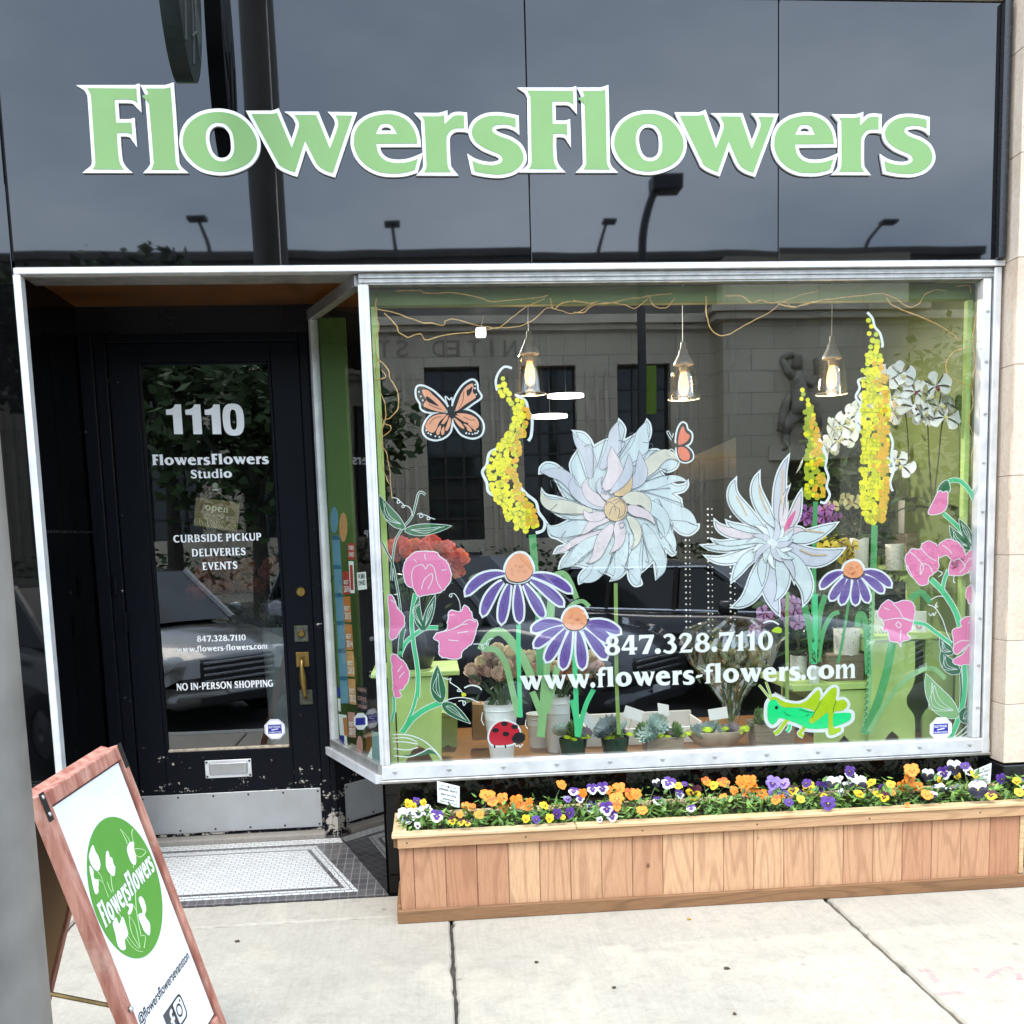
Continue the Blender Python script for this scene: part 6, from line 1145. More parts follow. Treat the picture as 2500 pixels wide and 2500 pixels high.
# ---- pendant lamps
BULBG = glass_mat('bulb_shade_glass', .16, (.93,.80,.62))
def emis(name, col, s_):
    t = NT(name); t.set(Base_Color=col, Emission_Color=col, Emission_Strength=s_); return t.m
BULB = emis('lit_amber_bulb', (1.0,.48,.13), 1.7); FIL = emis('lit_filament', (1.0,.72,.3), 6.0); CAPM = pm('grey_socket_metal', (.32,.31,.29), .5, .15, 30, 0, 50, .5)
for (u, vt, vb, lab) in ((1292,845,962,'left glass pendant lamp with a lit amber bulb, beside the curved spike'),(1668,872,974,'middle glass pendant lamp with a lit amber bulb'),(2031,855,962,'right glass pendant lamp with a lit amber bulb, left of the tall spike')):
    Y = .50; k = pscale(Y); p = at(u, vt, Y); h = (vb-vt)*k*.80; b = at(u, vb, Y).z; t_ = thing('pendant_lamp', lab, 'lamp', (p.x, Y, b), 'glass pendant lamps'); R_ = 37*k
    MB().lathe([(R_*.42,h),(R_*.62,h*.97),(R_*.74,h*.88),(R_*.84,h*.62),(R_*.93,h*.3),(R_,0)], (p.x, Y, b), 30).build('glass_shade', BULBG, t_, True); MB().tube([(p.x+R_*cos(2*pi*i/30), Y+R_*sin(2*pi*i/30), b) for i in range(31)], .0014, 5).build('shade_rim', pm('shade_rim_glass', (.55,.5,.42), .1), t_)
    MB().lathe([(.001,h+.105),(.012,h+.10),(.014,h+.07),(.022,h+.06),(.024,h+.045),(.040,h+.015),(.048,h),(.048,h-.008),(.02,h-.01),(.018,h-.04),(.0,h-.04)], (p.x, Y, b), 22).build('socket_cap', CAPM, t_, 'auto'); MB().tube([(p.x, Y, b+h+.1), (p.x, Y, 2.9)], .003, 6).build('cord', CAPM, t_)
    bl = MB().lathe([(.012,h-.042),(.015,h-.055),(.022,h-.08),(.025,h-.11),(.020,h-.14),(.0005,h-.154)], (p.x, Y, b), 18).build('bulb', BULB, t_, True); MB().tube([(p.x-.003, Y-.0205, b+h-.085), (p.x-.004, Y-.0225, b+h-.13)], .0025, 5).build('filament', FIL, bl); ld = bpy.data.lights.new('bulb_light', 'POINT'); ld.energy = 3; ld.color = (1,.72,.42); ld.shadow_soft_size = .03; lo_ = bpy.data.objects.new('bulb_light', ld); COL.objects.link(lo_); lo_.parent = t_; lo_.matrix_parent_inverse = Matrix.Translation(-Vector(t_.location)); lo_.location = (p.x, Y, b-.02)
# two round flat lamps and a strip lamp deep in the room
WL = emis('lit_white_disc', (1,.98,.93), 2.5)
for (u, v, w_, lab) in ((1381,970,43,'upper flat round white ceiling lamp deep in the shop'),(1342,1020,42,'lower flat round white ceiling lamp deep in the shop')):
    p = at(u, v, 2.6); k = pscale(2.6); t_ = thing('disc_lamp', lab, 'lamp', (p.x, 2.6, p.z), 'round ceiling lamps'); MB().lathe([(0,0),(w_*k,0),(w_*k,.02),(0,.022)], (p.x, 2.6, p.z), 30, 1, .75).build('lamp_disc', WL, t_); MB().tube([(p.x, 2.6, p.z+.022), (p.x, 2.6, 2.98)], .004, 6).build('stem', DARK, t_)
p = at(1174,812,2.0); t_ = thing('spot_lamp', 'small bright square spot lamp hanging high at the left inside', 'lamp', tuple(p)); MB().box(p.x-.03, p.x+.03, 1.97, 2.03, p.z-.026, p.z+.026, .006).build('lamp_face', WL, t_); MB().tube([(p.x, 2.0, p.z+.026), (p.x+.02, 2.0, 2.98)], .006, 6).build('stem', CAPM, t_)
ld = bpy.data.lights.new('spot_light', 'SPOT'); ld.energy = 150; ld.color = (1,.95,.86); ld.spot_size = radians(100); ld.spot_blend = .6; ld.shadow_soft_size = .05; lo_ = bpy.data.objects.new('spot_light', ld); COL.objects.link(lo_); lo_.parent = t_; lo_.matrix_parent_inverse = Matrix.Translation(-Vector(t_.location)); lo_.location = (p.x, 1.95, p.z); lo_.rotation_euler = (Vector((p.x, 1.95, p.z))-Vector((1.5,.3,.8))).to_track_quat('Z', 'Y').to_euler()
# ---- pots on the right
def pot(label, uc, vt, vb, wt, wb, Y, mat, group='white plant pots', plant=None):
    c = at(uc, vb, Y); t_ = thing('plant_pot', label, 'plant pot', (c.x, Y, c.z), group); lathe_px('pot', uc, vt, vb, wt, wb, Y, mat, t_, lambda a, b, h: [(0,0),(b*.93,0),(b,.004),(b+(a-b)*.5,h*.5),(a,h*.97),(a*.98,h)]); k = pscale(Y); MB().lathe([(0,0),(wt*k*.47,0)], (c.x, Y, c.z+(vb-vt)*k*.88), 18).build('soil', SOIL, t_); return t_
def block(label, u0, u1, vt, vb, Y, d_): 
    x0, z0 = W2(u0, vb, Y); x1, _ = W2(u1, vb, Y); z1 = W2((u0+u1)/2, vt, Y)[1]; z0 = W2((u0+u1)/2, vb, Y)[1]; tag(MB().box(x0, x1, Y, Y+d_, z0, z1, .003).build('wooden_block', GREYW), label, 'block', 'wooden riser blocks')
block('grey wooden riser block under the speckled pot on the low bench', 2022, 2110, 1599, 1668, .30, .12); block('dark wooden riser block behind on the low bench', 1975, 2021, 1600, 1668, .42, .12); block('grey wooden riser block under the leaf patterned pot', 2212, 2330, 1302, 1381, .66, .14)
pot('white speckled stoneware pot on the wooden riser block', 2067, 1534, 1600, 64, 60, .36, SPECK); pot('small plain white pot on the edge of the low bench', 1988, 1628, 1668, 30, 26, .28, WHITEC); pot('white speckled pot left of the small plain pot', 1950, 1598, 1662, 42, 38, .45, SPECK)
pot('white pot with grey leaf pattern on the upper shelf', 2277, 1241, 1301, 70, 64, .72, LEAFPOT); pot('square looking white pot on the upper shelf left', 2216, 1222, 1302, 46, 44, .85, WHITEC); pot('tall white pot beside the yellow orchids', 2097, 1313, 1392, 46, 42, .60, WHITEC); pot('speckled pot under the upper shelf', 2184, 1328, 1392, 46, 42, .55, SPECK); pot('white leaf patterned pot half hidden behind the pink sweet pea', 2147, 1490, 1551, 50, 46, .34, LEAFPOT)
p0 = W2(2225,1552,.36); p1 = W2(2263,1492,.36); t_ = thing('picture_card', 'small framed print leaning on the tall bench beside the sweet pea', 'picture', (p0[0], .36, p0[1])); MB().box(p0[0], p1[0], .36, .372, p0[1], p1[1], .002).build('frame', CARDW, t_)
m_ = MB(); cx, cz = (p0[0]+p1[0])/2, (p0[1]+p1[1])/2-.01; kk = (p1[0]-p0[0])*.22
for i, cl_ in enumerate((.9,.6)): m_.tube([(cx+kk*cl_*cos(q*.3), .3585, cz+kk*cl_*sin(q*.3)) for q in range(22)], .0028, 4)
m_.build('print_ring', pm('print_red', hx('b0603f'), .6), t_)
# ---- orchids
def orchid_mesh(name, pc, lipc, r=.04):
    m_ = MB(); 
    def pet(g_, l_, w_, cup):
        d = Vector((cos(g_), sin(g_), 0)); s_ = Vector((-sin(g_), cos(g_), 0)); vs_ = [Vector((0,0,0))]; N_ = 7
        for i in range(N_+1):
            t = pi*(i/N_-.5)*1.0; vs_.append(d*(l_*(.5+.5*cos(t)) if True else 0)*1.0+s_*w_*sin(t)*(.9 if abs(t) < 1.4 else .25)+Vector((0,0,cup*(1-cos(t)*.6))))
        m_.add(vs_, [(0, i+1, i+2) for i in range(N_)])
    m_.mi = 0
    for g_ in (pi/2, pi/2+2.25, pi/2-2.25): pet(g_, r*1.0, r*.42, -.004)
    for g_ in (.18, pi-.18): pet(g_, r*1.05, r*.62, .004)
    m_.mi = 1; m_.add([(0,0,.006),(r*.14,-r*.1,.014),(r*.10,-r*.35,.02),(0,-r*.45,.012),(-r*.10,-r*.35,.02),(-r*.14,-r*.1,.014),(0,-r*.15,.024)], [(0,1,6),(1,2,6),(2,3,6),(3,4,6),(4,5,6),(5,0,6)])
    return m_.mesh(name, [pc, lipc], True)
OW, OWd = pm('white_orchid_petal', (.86,.86,.83), .6, .05, 30), pm('maroon_lip', hx('7a1f3a'), .5); YL = pm('yellow_lip', hx('cfc37a'), .5)
ORCH = dict(w=[orchid_mesh('bloom', OW, YL, .046)], m=[orchid_mesh('bloom', OW, OWd, .046)], p=[orchid_mesh('bloom', pm('purple_orchid_petal', hx('9a5fae'), .6, .2, 30), OWd, .034)], y=[orchid_mesh('bloom', pm('yellow_orchid_petal', hx('d2bb35'), .6, .12, 30), OWd, .034)], c=[orchid_mesh('bloom', pm('cream_orchid_petal', hx('c3c08f'), .6, .12, 30), YL, .036)], l=[orchid_mesh('bloom', pm('lilac_orchid_petal', hx('b98cc0'), .6, .2, 30), OWd, .034)])
def orchid(label, kind, lst, Y, root, bends, nleaf=5, scale=1.0, extra=None):
    rt = at(*root, Y); t_ = thing('orchid', label, 'orchid', (rt.x, Y, rt.z), 'orchids on the right benches'); R_ = random.Random(len(lst)*7+int(root[0])); st = MB()
    for b in bends: st.tube([at(u, v, Y+.015) for u, v in smooth(S(*b), 5, False)], .0035, 6)
    st.build('flower_stem', pm('orchid_stem', hx('4b4a2e'), .6, .3, 30), t_)
    for i, q in enumerate(lst):
        u, v = q[0], q[1]; s_ = q[2] if len(q) > 2 else 1; p = at(u, v, Y+R_.uniform(-.03,.03)); o = put('bloom', ORCH[q[3] if len(q) > 3 else kind][0], t_); o.location = p; o.scale = (s_*scale*1.2,)*3; o.rotation_euler = (pi/2+R_.uniform(-.5,.2), R_.uniform(-.6,.6), R_.uniform(-.7,.7))
    for k in range(nleaf):
        g_ = R_.uniform(0, 6.28); d = Vector((cos(g_), sin(g_)*.6, 0)); s2 = Vector((-d.y, d.x, 0)).normalized(); m_ = MB(); vs_ = []; ln = R_.uniform(.12,.2)
        for i in range(7): t = i/6; p = Vector((rt.x, Y, rt.z))+d*ln*t+Vector((0,0,ln*(.5*t-.55*t*t))); w_ = .028*sin(pi*(t*.9+.05)); vs_ += [p+s2*w_+Vector((0,0,.006)), p, p-s2*w_+Vector((0,0,.006))]
        m_.add(vs_, [(3*i+j, 3*i+j+1, 3*i+j+4, 3*i+j+3) for i in range(6) for j in (0,1)]); m_.build('leaf', LEAFK, t_, True)
    return t_
orchid('tall white orchid arching left behind the slim spike', 'w', [(2074,1025,1.2),(2088,1008,1),(2040,1053,1.2),(2061,1068,1.2),(2024,1098,1.1),(2033,1044,1),(2102,1000,1),(2055,1040,1),(2012,1082,.9),(2046,1075,1),(2072,1046,1.1),(2110,985,1)], .30, (2097,1318), [(2097,1318,2110,1180,2105,1050,2085,1005,2050,1030,2012,1090)], 5)
orchid('white orchid spray high behind the tall yellow spike', 'w', [(2173,918,1.3),(2200,915,1.3),(2212,930,1),(2176,970,1.2),(2181,1006,1.1),(2196,1006,1.2),(2201,1137,1.2),(2189,1122,.9)], .31, (2216,1226), [(2216,1226,2218,1100,2205,980,2180,925),(2216,1226,2200,1180,2195,1130)], 4)
orchid('white orchid with maroon centres at the top right', 'm', [(2235,957,1.2),(2232,994,1.6),(2266,966,1.3,'c'),(2285,942,1.3),(2270,997,1.4,'w'),(2291,991,1.4,'w'),(2307,1019,1.4,'w'),(2335,997,1.4,'w'),(2350,1028,.8,'w'),(2262,945,.9,'c'),(2250,1010,1.2,'w'),(2320,1000,1.2,'w'),(2282,1015,1.1,'w')], .29, (2277,1246), [(2277,1246,2268,1120,2262,1010,2240,950),(2277,1246,2290,1130,2305,1020,2350,1040)], 6)
orchid('purple orchid behind the chrysanthemum tip', 'p', [(1969,1252,1.1),(1978,1265,1),(1962,1268,.9),(2016,1243,1.1),(2012,1262,1.1),(2010,1278,1),(2030,1265,.8),(2045,1262,.7)], .60, (2030,1380), [(2030,1380,2010,1320,1990,1255),(2030,1380,2035,1300,2020,1240)], 4)
orchid('cream yellow orchid between the two yellow spikes', 'c', [(2066,1223,1.1),(2080,1228,1),(2030,1238,1),(2108,1215,.8)], .68, (2090,1318), [(2090,1318,2080,1260,2066,1220)], 2)
orchid('bright yellow orchid right of the chrysanthemum', 'y', [(2018,1330,1.2),(2030,1338,1.1),(2058,1332,1.2),(2070,1345,1.2),(2066,1360,1.1),(2050,1322,1),(2078,1335,1)], .48, (2050,1600), [(2050,1600,2040,1450,2045,1330)], 3)
orchid('lilac orchid on the low bench below the chrysanthemum', 'l', [(*z4(a, b), s_) for a, b, s_ in ((1220,190,1.2),(1260,230,1.1),(1400,140,1.3),(1380,180,1),(1480,260,1.2),(1560,200,1.3),(1590,255,1.1),(1200,300,1.1),(1150,350,1),(1130,370,.8),(1500,90,.9),(1470,60,.7),(1540,270,1),(1510,130,1))], .42, (1950,1600), [(1950,1600,1940,1540,1900,1500,1855,1540),(1950,1600,1950,1540,1930,1480)], 7)
# dark leafy plants behind
for (u, v, Y, rx, rz, n, lab) in ((2040,1180,1.0,.26,.26,150,'dark fern-like plant behind the slim yellow spike'),(2150,1260,1.05,.30,.25,150,'dark leafy plant behind the tall yellow spike'),(2310,1130,1.0,.20,.25,110,'leafy plant at the right wall below the orchids'),(2000,1520,.75,.28,.16,120,'dark leafy plant behind the low bench'),(2170,1460,.8,.22,.12,90,'dark leafy plant under the upper shelf')):
    c = at(u, v, Y); t_ = thing('leafy_plant', lab, 'plant', (c.x, Y, c.z-rz), 'leafy plants behind the benches'); leafmass(t_, tuple(c), rx, .15, rz, n*2, .045, LEAFG if u in (2310,) else LEAFK, int(u), 'foliage'); MB().tube([(c.x, Y, c.z-rz*1.6), (c.x+.01, Y, c.z)], .006, 6).build('stem', STEMG, t_)
# ---- curly willow twigs strung round the window
TW = pm('curly_willow', hx('c39a5c'), .7, .3, 40)
def twigs(name, label, lst, Y):
    p = at(lst[0][0], lst[0][1], Y); t_ = thing(name, label, 'twig', tuple(p), 'curly willow twigs')
    for q in lst:
        P = smooth(S(*q), 6, False); L_ = [at(u+2.5*noise.noise(Vector((i*.31, q[0], 0))), v+2.5*noise.noise(Vector((i*.31, q[1], 5))), Y+.012*noise.noise(Vector((i*.2, q[0], 9)))) for i, (u, v) in enumerate(P)]; MB().tube(L_, [.0030-.0014*i/len(L_) for i in range(len(L_))], 6).build('twig', TW, t_)
zw = lambda x0, y0, s_, *pts: [c for i in range(0, len(pts), 2) for c in (x0+pts[i]/s_, y0+pts[i+1]/s_)]
A1 = lambda *p: zw(750,620,2.76,*p); A2 = lambda *p: zw(1400,640,3.22,*p); A3 = lambda *p: zw(1900,640,3.22,*p)
twigs('willow_twig', 'curly willow twigs trailing across the upper left of the window', [A1(470,370,600,400,730,450,850,470,920,480,930,450,1000,440,1100,470,1200,490,1290,497,1380,430,1470,360,1600,300), A1(520,400,590,470,620,530,680,560,760,540,800,577,950,545,1150,520,1290,497,1420,490,1530,440,1610,365,1700,380,1800,400,1932,330), A1(600,250,750,245,800,265,1000,262,1150,290,1250,320,1380,310,1500,300,1620,280), A1(1640,300,1660,370,1720,330,1800,320,1900,335,1960,320)], .055)
twigs('willow_twig', 'curly willow twigs trailing down the left edge of the window', [A1(470,300,455,400,480,480,460,600,470,720,460,800,480,900,520,1000,530,1100,500,1200,490,1260,530,1340,560,1500,570,1650), A1(470,700,540,770,560,850,610,930,610,1040,560,1100,520,1130,500,1200,510,1300,500,1400,530,1500,560,1560), A1(455,850,530,830,500,780), A1(490,1060,520,1140,560,1160,550,1200,510,1230)], .058)
twigs('willow_twig', 'curly willow twigs looping across the upper middle of the window', [A2(0,300,100,320,250,330,400,295,520,280,640,260,780,245), A2(0,400,80,395,150,340,300,320,400,340,480,360,550,320,590,270), A2(600,270,620,330,680,360,740,350,800,280), A2(1045,270,1045,400,1065,490,1100,550,1150,575,1220,570,1330,510,1450,440,1550,390,1620,330,1750,270,1932,225), A2(1200,265,1330,270,1400,320,1480,300,1560,320,1650,310,1720,350,1800,340,1900,310)], .055)
twigs('willow_twig', 'curly willow twigs along the upper right and down the right edge', [A3(0,330,120,355,250,320,420,290,600,270,760,250,860,255,960,310,1040,355,1100,330,1150,260,1220,220,1320,220), A3(850,280,900,340,1000,385,1120,430,1250,490,1380,570,1400,600,1470,620,1530,620), A3(1490,665,1380,710,1330,770,1320,840,1360,910,1440,950,1510,980), A3(1600,230,1580,350,1540,500,1530,650,1550,800,1520,950,1530,1100,1500,1250,1540,1400,1520,1550,1570,1700), A3(1400,190,1500,185,1515,240)], .055)
# ---- stickers in the angled side pane
def spx(u, v, d=0.): return atpl(u, v, A-sn*(.012), sn)+sn*d
def sticker(pts, mat, label, cat='sticker', text=None, tmat=None, group='stickers in the angled side pane', d=0.):
    P = [spx(u, v, d) for u, v in pts]; o = None; c = sum(P, Vector())/len(P); t_ = thing('window_sticker', label, cat, tuple(c), group); MB().add(P, [tuple(range(len(P)))]).build('sticker_sheet', mat, t_)
    if text:
        mb = MB()
        for s_, a, b, x0, x1 in text:
            v, f = btext(s_, .015); X0 = min(p[0] for p in v); X1 = max(p[0] for p in v); Y0 = min(p[1] for p in v); Y1 = max(p[1] for p in v)
            def mp_(x, y): k = x0+(x1-x0)*(x-X0)/(X1-X0); l_ = a+(b-a)*(1-(y-Y0)/(Y1-Y0)); return P[0].lerp(P[1], k).lerp(P[3].lerp(P[2], k), l_)+sn*.0008
            mb.add([mp_(*q) for q in v], f)
        mb.build('sticker_text', tmat or VINYL, t_)
SKY = paint('sticker_sky_blue', hx('6e9db5'), .06); SKYD = paint('sticker_deep_blue', hx('3a6f8c'), .06); SOR = paint('sticker_orange', hx('c07a3c'), .08); STAN = paint('sticker_tan', hx('c9955f'), .06); SRED = paint('sticker_red', hx('b03a30'), .06); SPK = paint('sticker_dusty_pink', hx('c48c80'), .06); STEAL = paint('sticker_teal_grey', hx('7d9a96'), .1)
E2 = lambda cx, cy, rx, ry: [(cx+rx*cos(2*pi*i/20), cy+ry*sin(2*pi*i/20)) for i in range(20)]
sticker(E2(816,1270,9,33), SKY, 'blue oval sticker at the top of the angled side pane'); sticker(E2(838,1287,10,36), STAN, 'tan oval sticker at the top of the angled side pane')
ys = [1307,1378,1447,1515,1583,1650,1717]; xa = lambda y: 810+(y-1307)*.0545
for i in range(6):
    a, b = ys[i], ys[i+1]; sticker([(xa(a),a),(xa(a)+19,a),(xa(b)+19,b),(xa(b),b)], SKY, f"{('topmost','second','third','fourth','fifth','lowest')[i]} pale blue panel of the tall blue sticker strip"); sticker([(xa(a),a+1),(xa(a)+18,a+1),(xa(a)+19,a+11),(xa(a)+1,a+11)], SKYD, f"dark blue band heading the {('topmost','second','third','fourth','fifth','lowest')[i]} blue panel", d=.0008)
sticker([(848,1326),(866,1326),(867,1366),(850,1366)], SRED, 'small red and white tag sticker in the angled side pane', text=[('WOMEN', .15, .42, .15, .85), ('OWNED', .55, .85, .15, .85)]); sticker([(851,1370),(863,1370),(866,1448),(855,1448)], VINYL, 'narrow white sticker with a red stripe in the side pane', text=[('I', .12, .9, .2, .8)], tmat=SRED)
for i, (q, yr, mt) in enumerate(((((836,1395),(852,1395),(856,1450),(839,1452)),'2016',SRED),(((837,1457),(855,1456),(858,1519),(840,1517)),'2015',SOR),(((841,1524),(859,1525),(863,1587),(845,1586)),'2014',SOR),(((845,1590),(863,1590),(866,1652),(848,1651)),'2013',STAN),(((849,1657),(867,1658),(870,1721),(853,1718)),'2012',STAN),(((849,1738),(866,1740),(869,1801),(851,1799)),'2011',SPK))):
    sticker(list(q), mt, f"{('red','upper bright orange','lower bright orange','upper tan','lower tan','dusty pink')[i]} award sticker reading BEST {yr} in the angled side pane", text=[('BEST', .38, .56, .15, .85), (yr, .62, .9, .15, .95)])
sticker([(871,1398),(893,1396),(896,1438),(874,1441)], VINYL, 'white sticker with black and yellow words in the side pane', text=[('WOMEN', .08, .38, .12, .88), ('OWNED', .46, .76, .12, .88)], tmat=INK); sticker([(871,1673),(896,1679),(898,1741),(872,1735)], INK, 'black poster with coloured lines of text in the side pane', text=[('WE BELIEVE IN', .06, .2, .08, .9), ('SCIENCE', .4, .56, .1, .9), ('LOVE & KIND', .72, .86, .1, .9)], tmat=SPK)
sticker(E2(878,1822,8,26), SPK, 'dusty pink oval sticker low in the angled side pane'); sticker([(907,1784),(930,1790),(931,1876),(911,1870)], STEAL, 'grey teal poster leaning in the corner of the side pane'); sticker([(895,1852),(908,1822),(909,1860)], VINYL, 'white folded card beside the grey teal poster')
sticker([(823,1678),(830,1678),(831,1701),(824,1700)], SBLUE, 'small blue payment card sticker, upper one'); sticker([(824,1705),(831,1706),(832,1737),(826,1736)], VINYL, 'small white payment card sticker'); sticker([(826,1743),(846,1746),(850,1797),(830,1795)], VINYL, 'white sticker with coloured squares low in the side pane'); sticker([(837,1752),(846,1752),(850,1796),(841,1795)], SOR, 'orange square patch on the white sticker', d=.0008); sticker([(829,1793),(839,1796),(841,1838),(831,1833)], SBLUE, 'dark blue sticker at the foot of the side pane'); sticker([(840,1796),(847,1798),(850,1842),(842,1840)], VINYL, 'white narrow sticker at the foot of the side pane')
oc = E2(881,1761,18,23); sticker([(881+18*cos(pi/8+i*pi/4), 1761+22*sin(pi/8+i*pi/4)) for i in range(8)], VINYL, 'octagonal alarm sticker in the angled side pane', group='octagonal alarm stickers', d=.001); sticker([(869,1753),(893,1751),(893,1769),(869,1771)], SBLUE, 'blue panel of the octagonal alarm sticker in the side pane', d=.0018)
# ---- open sign hanging inside the door glass
OW_ = wood('sign_board_wood', hx('7d6a48'), hx('86734f'), hx('4a3c26'), 2, 'x', .6, False); YO = YD+.052
zo = lambda a, b: (400+a/6.9, 1160+b/6.9); q = [at(*zo(*p), YO) for p in ((540,370),(1280,470),(1230,950),(500,850))]; c = sum(q, Vector())/4
t_ = thing('open_sign', 'small wooden open sign with flower drawing hanging inside the door glass', 'sign', tuple(c)); bk = Vector((0,.012,0))
MB().add(q+[p+bk for p in q], [(3,2,1,0),(4,5,6,7),(0,1,5,4),(1,2,6,5),(2,3,7,6),(3,0,4,7)]).build('board', OW_, t_); CREAMP = pm('cream_print', hx('d8cfb2'), .6)
P0, P1 = at(*zo(685,585), YO-.001), at(*zo(1085,640), YO-.001); res, wd = layout('open', 4); ex = (P1-P0)/wd; ez = Vector((-ex.z, 0, ex.x)).normalized()*ex.length*1.15; mb = MB()
for ch, x, shp in res:
    for i, sh in enumerate(shp): v2, tt = fill2d([offs(cc, -1.5) if j == 0 else cc for j, cc in enumerate(sh)]); mb.add([P0+ex*(x+a)+ez*b+Vector((0,-.0003*i,0)) for a, b in v2], tt)
mb.build('sign_word', CREAMP, t_); mb = MB()
def ol(*p, r=.0011): mb.tube([at(*zo(a, b), YO-.001) for a, b in smooth(S(*p), 4, False)], r, 4)
for cx, cy in ((730,690),(1025,740)): ol(cx-45,cy-30,cx-25,cy-20,cx,cy-40,cx+25,cy-20,cx+45,cy-25,cx+30,cy+25,cx,cy+45,cx-30,cy+25,cx-45,cy-30); ol(cx,cy+45,cx+2,cy+130)
ol(830,680,890,685,950,680,965,740,900,745,850,710,830,680); ol(890,745,870,890)
for cx, cy in ((565,780),(1165,850)): ol(*[w for i in range(9) for w in (cx+48*cos(i*.8), cy+48*sin(i*.8))]); ol(cx-40,cy,cx,cy-10,cx+40,cy+5); ol(cx-30,cy+25,cx+30,cy+25)
for bx, by, tx, ty in ((700,860,650,780),(740,870,720,790),(850,885,780,740),(900,890,900,780),(880,890,840,790),(960,900,1000,770),(1060,910,1110,820),(640,850,610,730)): ol(bx-18,by,(bx+tx)/2-22,(by+ty)/2,tx,ty,(bx+tx)/2+16,(by+ty)/2,bx+14,by)
mb.build('flower_drawing', CREAMP, t_); mb = MB(); hk = at(*zo(870,250), YO-.004)
mb.tube([at(*zo(615,420), YO-.003), hk], .0012, 5); mb.tube([hk, at(*zo(1195,500), YO-.003)], .0012, 5); mb.build('cord', pm('twine', hx('a39478'), .8), t_); cu = at(*zo(862,180), YO-.012); disc(MB(), (cu.x, YO-.006, cu.z), .016, .008).build('suction_cup', pm('suction_cup_rubber', (.3,.32,.26), .3), t_, True)
MB().box(hk.x-.016, hk.x+.016, YO-.016, YO-.004, hk.z-.002, hk.z+.003, .001).build('hook_bar', VINYL, t_)

# ---- canvas with a painted meadow inside the shop
def meadow():
    t = NT('meadow_canvas'); v = t.co(kind='Generated'); sx = t.n('SeparateXYZ'); t.l(v, sx.inputs[0]); n = t.noise(t.co(kind='Generated', scale=(26,1,2.5)), 2.2, 4, .7); h = t.math('ADD', sx.outputs[2], t.math('MULTIPLY', n, .5))
    t.set(Base_Color=t.ramp(h, [(.35, hx('241f0e')), (.62, hx('4a3818')), (.85, hx('6b5830')), (1.0, hx('5a5a54'))]), Roughness=.8); return t.m
cv = [at(u, v, 1.5) for u, v in ((1640,1182),(1797,1166),(1797,1068),(1655,1130))]; t_ = thing('meadow_canvas', 'dim canvas with painted meadow grass hanging inside right of the dahlia', 'picture', tuple(cv[0])); bk = Vector((0,.015,0))
MB().add(cv+[p+bk for p in cv], [(0,1,2,3),(7,6,5,4),(0,4,5,1),(1,5,6,2),(2,6,7,3),(3,7,4,0)]).build('canvas', meadow(), t_); MB().tube([cv[2], cv[2]+Vector((0,0,2.95-cv[2].z))], .0008, 4).build('wire', DARK, t_); MB().tube([cv[3], cv[3]+Vector((0,0,2.95-cv[3].z))], .0008, 4).build('wire', DARK, t_)
# ------------------------------------------------------------------ cedar planter with pansies
CED = wood('cedar_boards', hx('c9a17a'), hx('ac7a5c'), hx('7d5038'), 1.0, 'z', .65); CEDX = wood('cedar_rails', hx('c39e75'), hx('b18a66'), hx('85603f'), 1.0, 'x', .65); CEDT = wood('pale_cedar_cap', hx('d3b88f'), hx('c9a97e'), hx('8f6438'), 1.0, 'x', .6); CEDB = wood('weathered_cedar_base', hx('8e6947'), hx('7d5b3f'), hx('4d3320'), 1.0, 'x', .75)
PX0, PX1, PF, PB = -.186, 2.566, -.354, -.012
pl = thing('cedar_planter', 'long natural cedar plank planter box under the display window', 'planter', ((PX0+PX1)/2, (PF+PB)/2, 0))
pp = lambda nm, mb, mat: mb.build(nm, mat, pl)
xs = [PX0]+[-.1259+.1334*i for i in range(20)]+[2.545]
bd = {}
for i in range(len(xs)-1):
    wd = round(xs[i+1]-xs[i], 4)
    if wd not in bd: bd[wd] = MB().box(.0008, wd-.0008, 0, .018, .0, .29, .0025).mesh('plank', CED)
    o = put('plank', bd[wd], pl); o.location = (xs[i], PF+.0004*(i % 3), .045); 
pp('corner_post', MB().box(2.5455, PX1, PF-.004, PF+.02, .058, .335, .003), CEDT)
pp('base_board', MB().box(PX0-.016, PX1+.02, PF-.022, PF-.0005, .0, .057, .003), CEDB); pp('base_board', MB().box(PX0-.018, PX0-.0005, PF, PB-.02, .0, .075, .003), CEDB)
pp('fascia_board', MB().box(PX0-.003, PX1+.03, PF-.019, PF-.0005, .326, .3705, .002), CEDX)
pp('cap_board', MB().box(PX0-.026, .565, PF-.026, PF+.036, .371, .3875, .003), CEDT); pp('cap_board', MB().box(.567, 2.70, PF-.026, PF+.036, .371, .3875, .003), CEDT)
pp('cap_board', MB().box(PX0-.024, 2.70, PB-.062, PB-.004, .371, .3875, .003), CEDT); pp('cap_board', MB().box(PX0-.024, PX0+.034, PF+.0365, PB-.0625, .371, .387, .003), CEDT)
pp('end_board', MB().box(PX0, PX0+.018, PF+.019, PB-.02, .045, .37), CEDX); pp('end_board', MB().box(PX1-.02, PX1-.002, PF+.021, PB-.02, .045, .37), CEDX); pp('back_board', MB().box(PX0, PX1, PB-.024, PB-.006, .045, .37), CEDX); pp('end_rail', MB().box(PX0-.02, PX0-.0005, PF, PB-.02, .326, .3705, .002), CEDB)
pp('soil', MB().box(PX0+.019, PX1-.021, PF+.019, PB-.025, .3, .335), SOIL)
nl = MB(); disc(nl, (0,0,0), .004, .001, 8); nlm = nl.mesh('nail', pm('nail_head', (.05,.035,.025), .6))
for x in (-.15, .35, .85, 1.35, 1.85, 2.35): o = put('nail', nlm, pl); o.location = (x, PF-.019, .35)
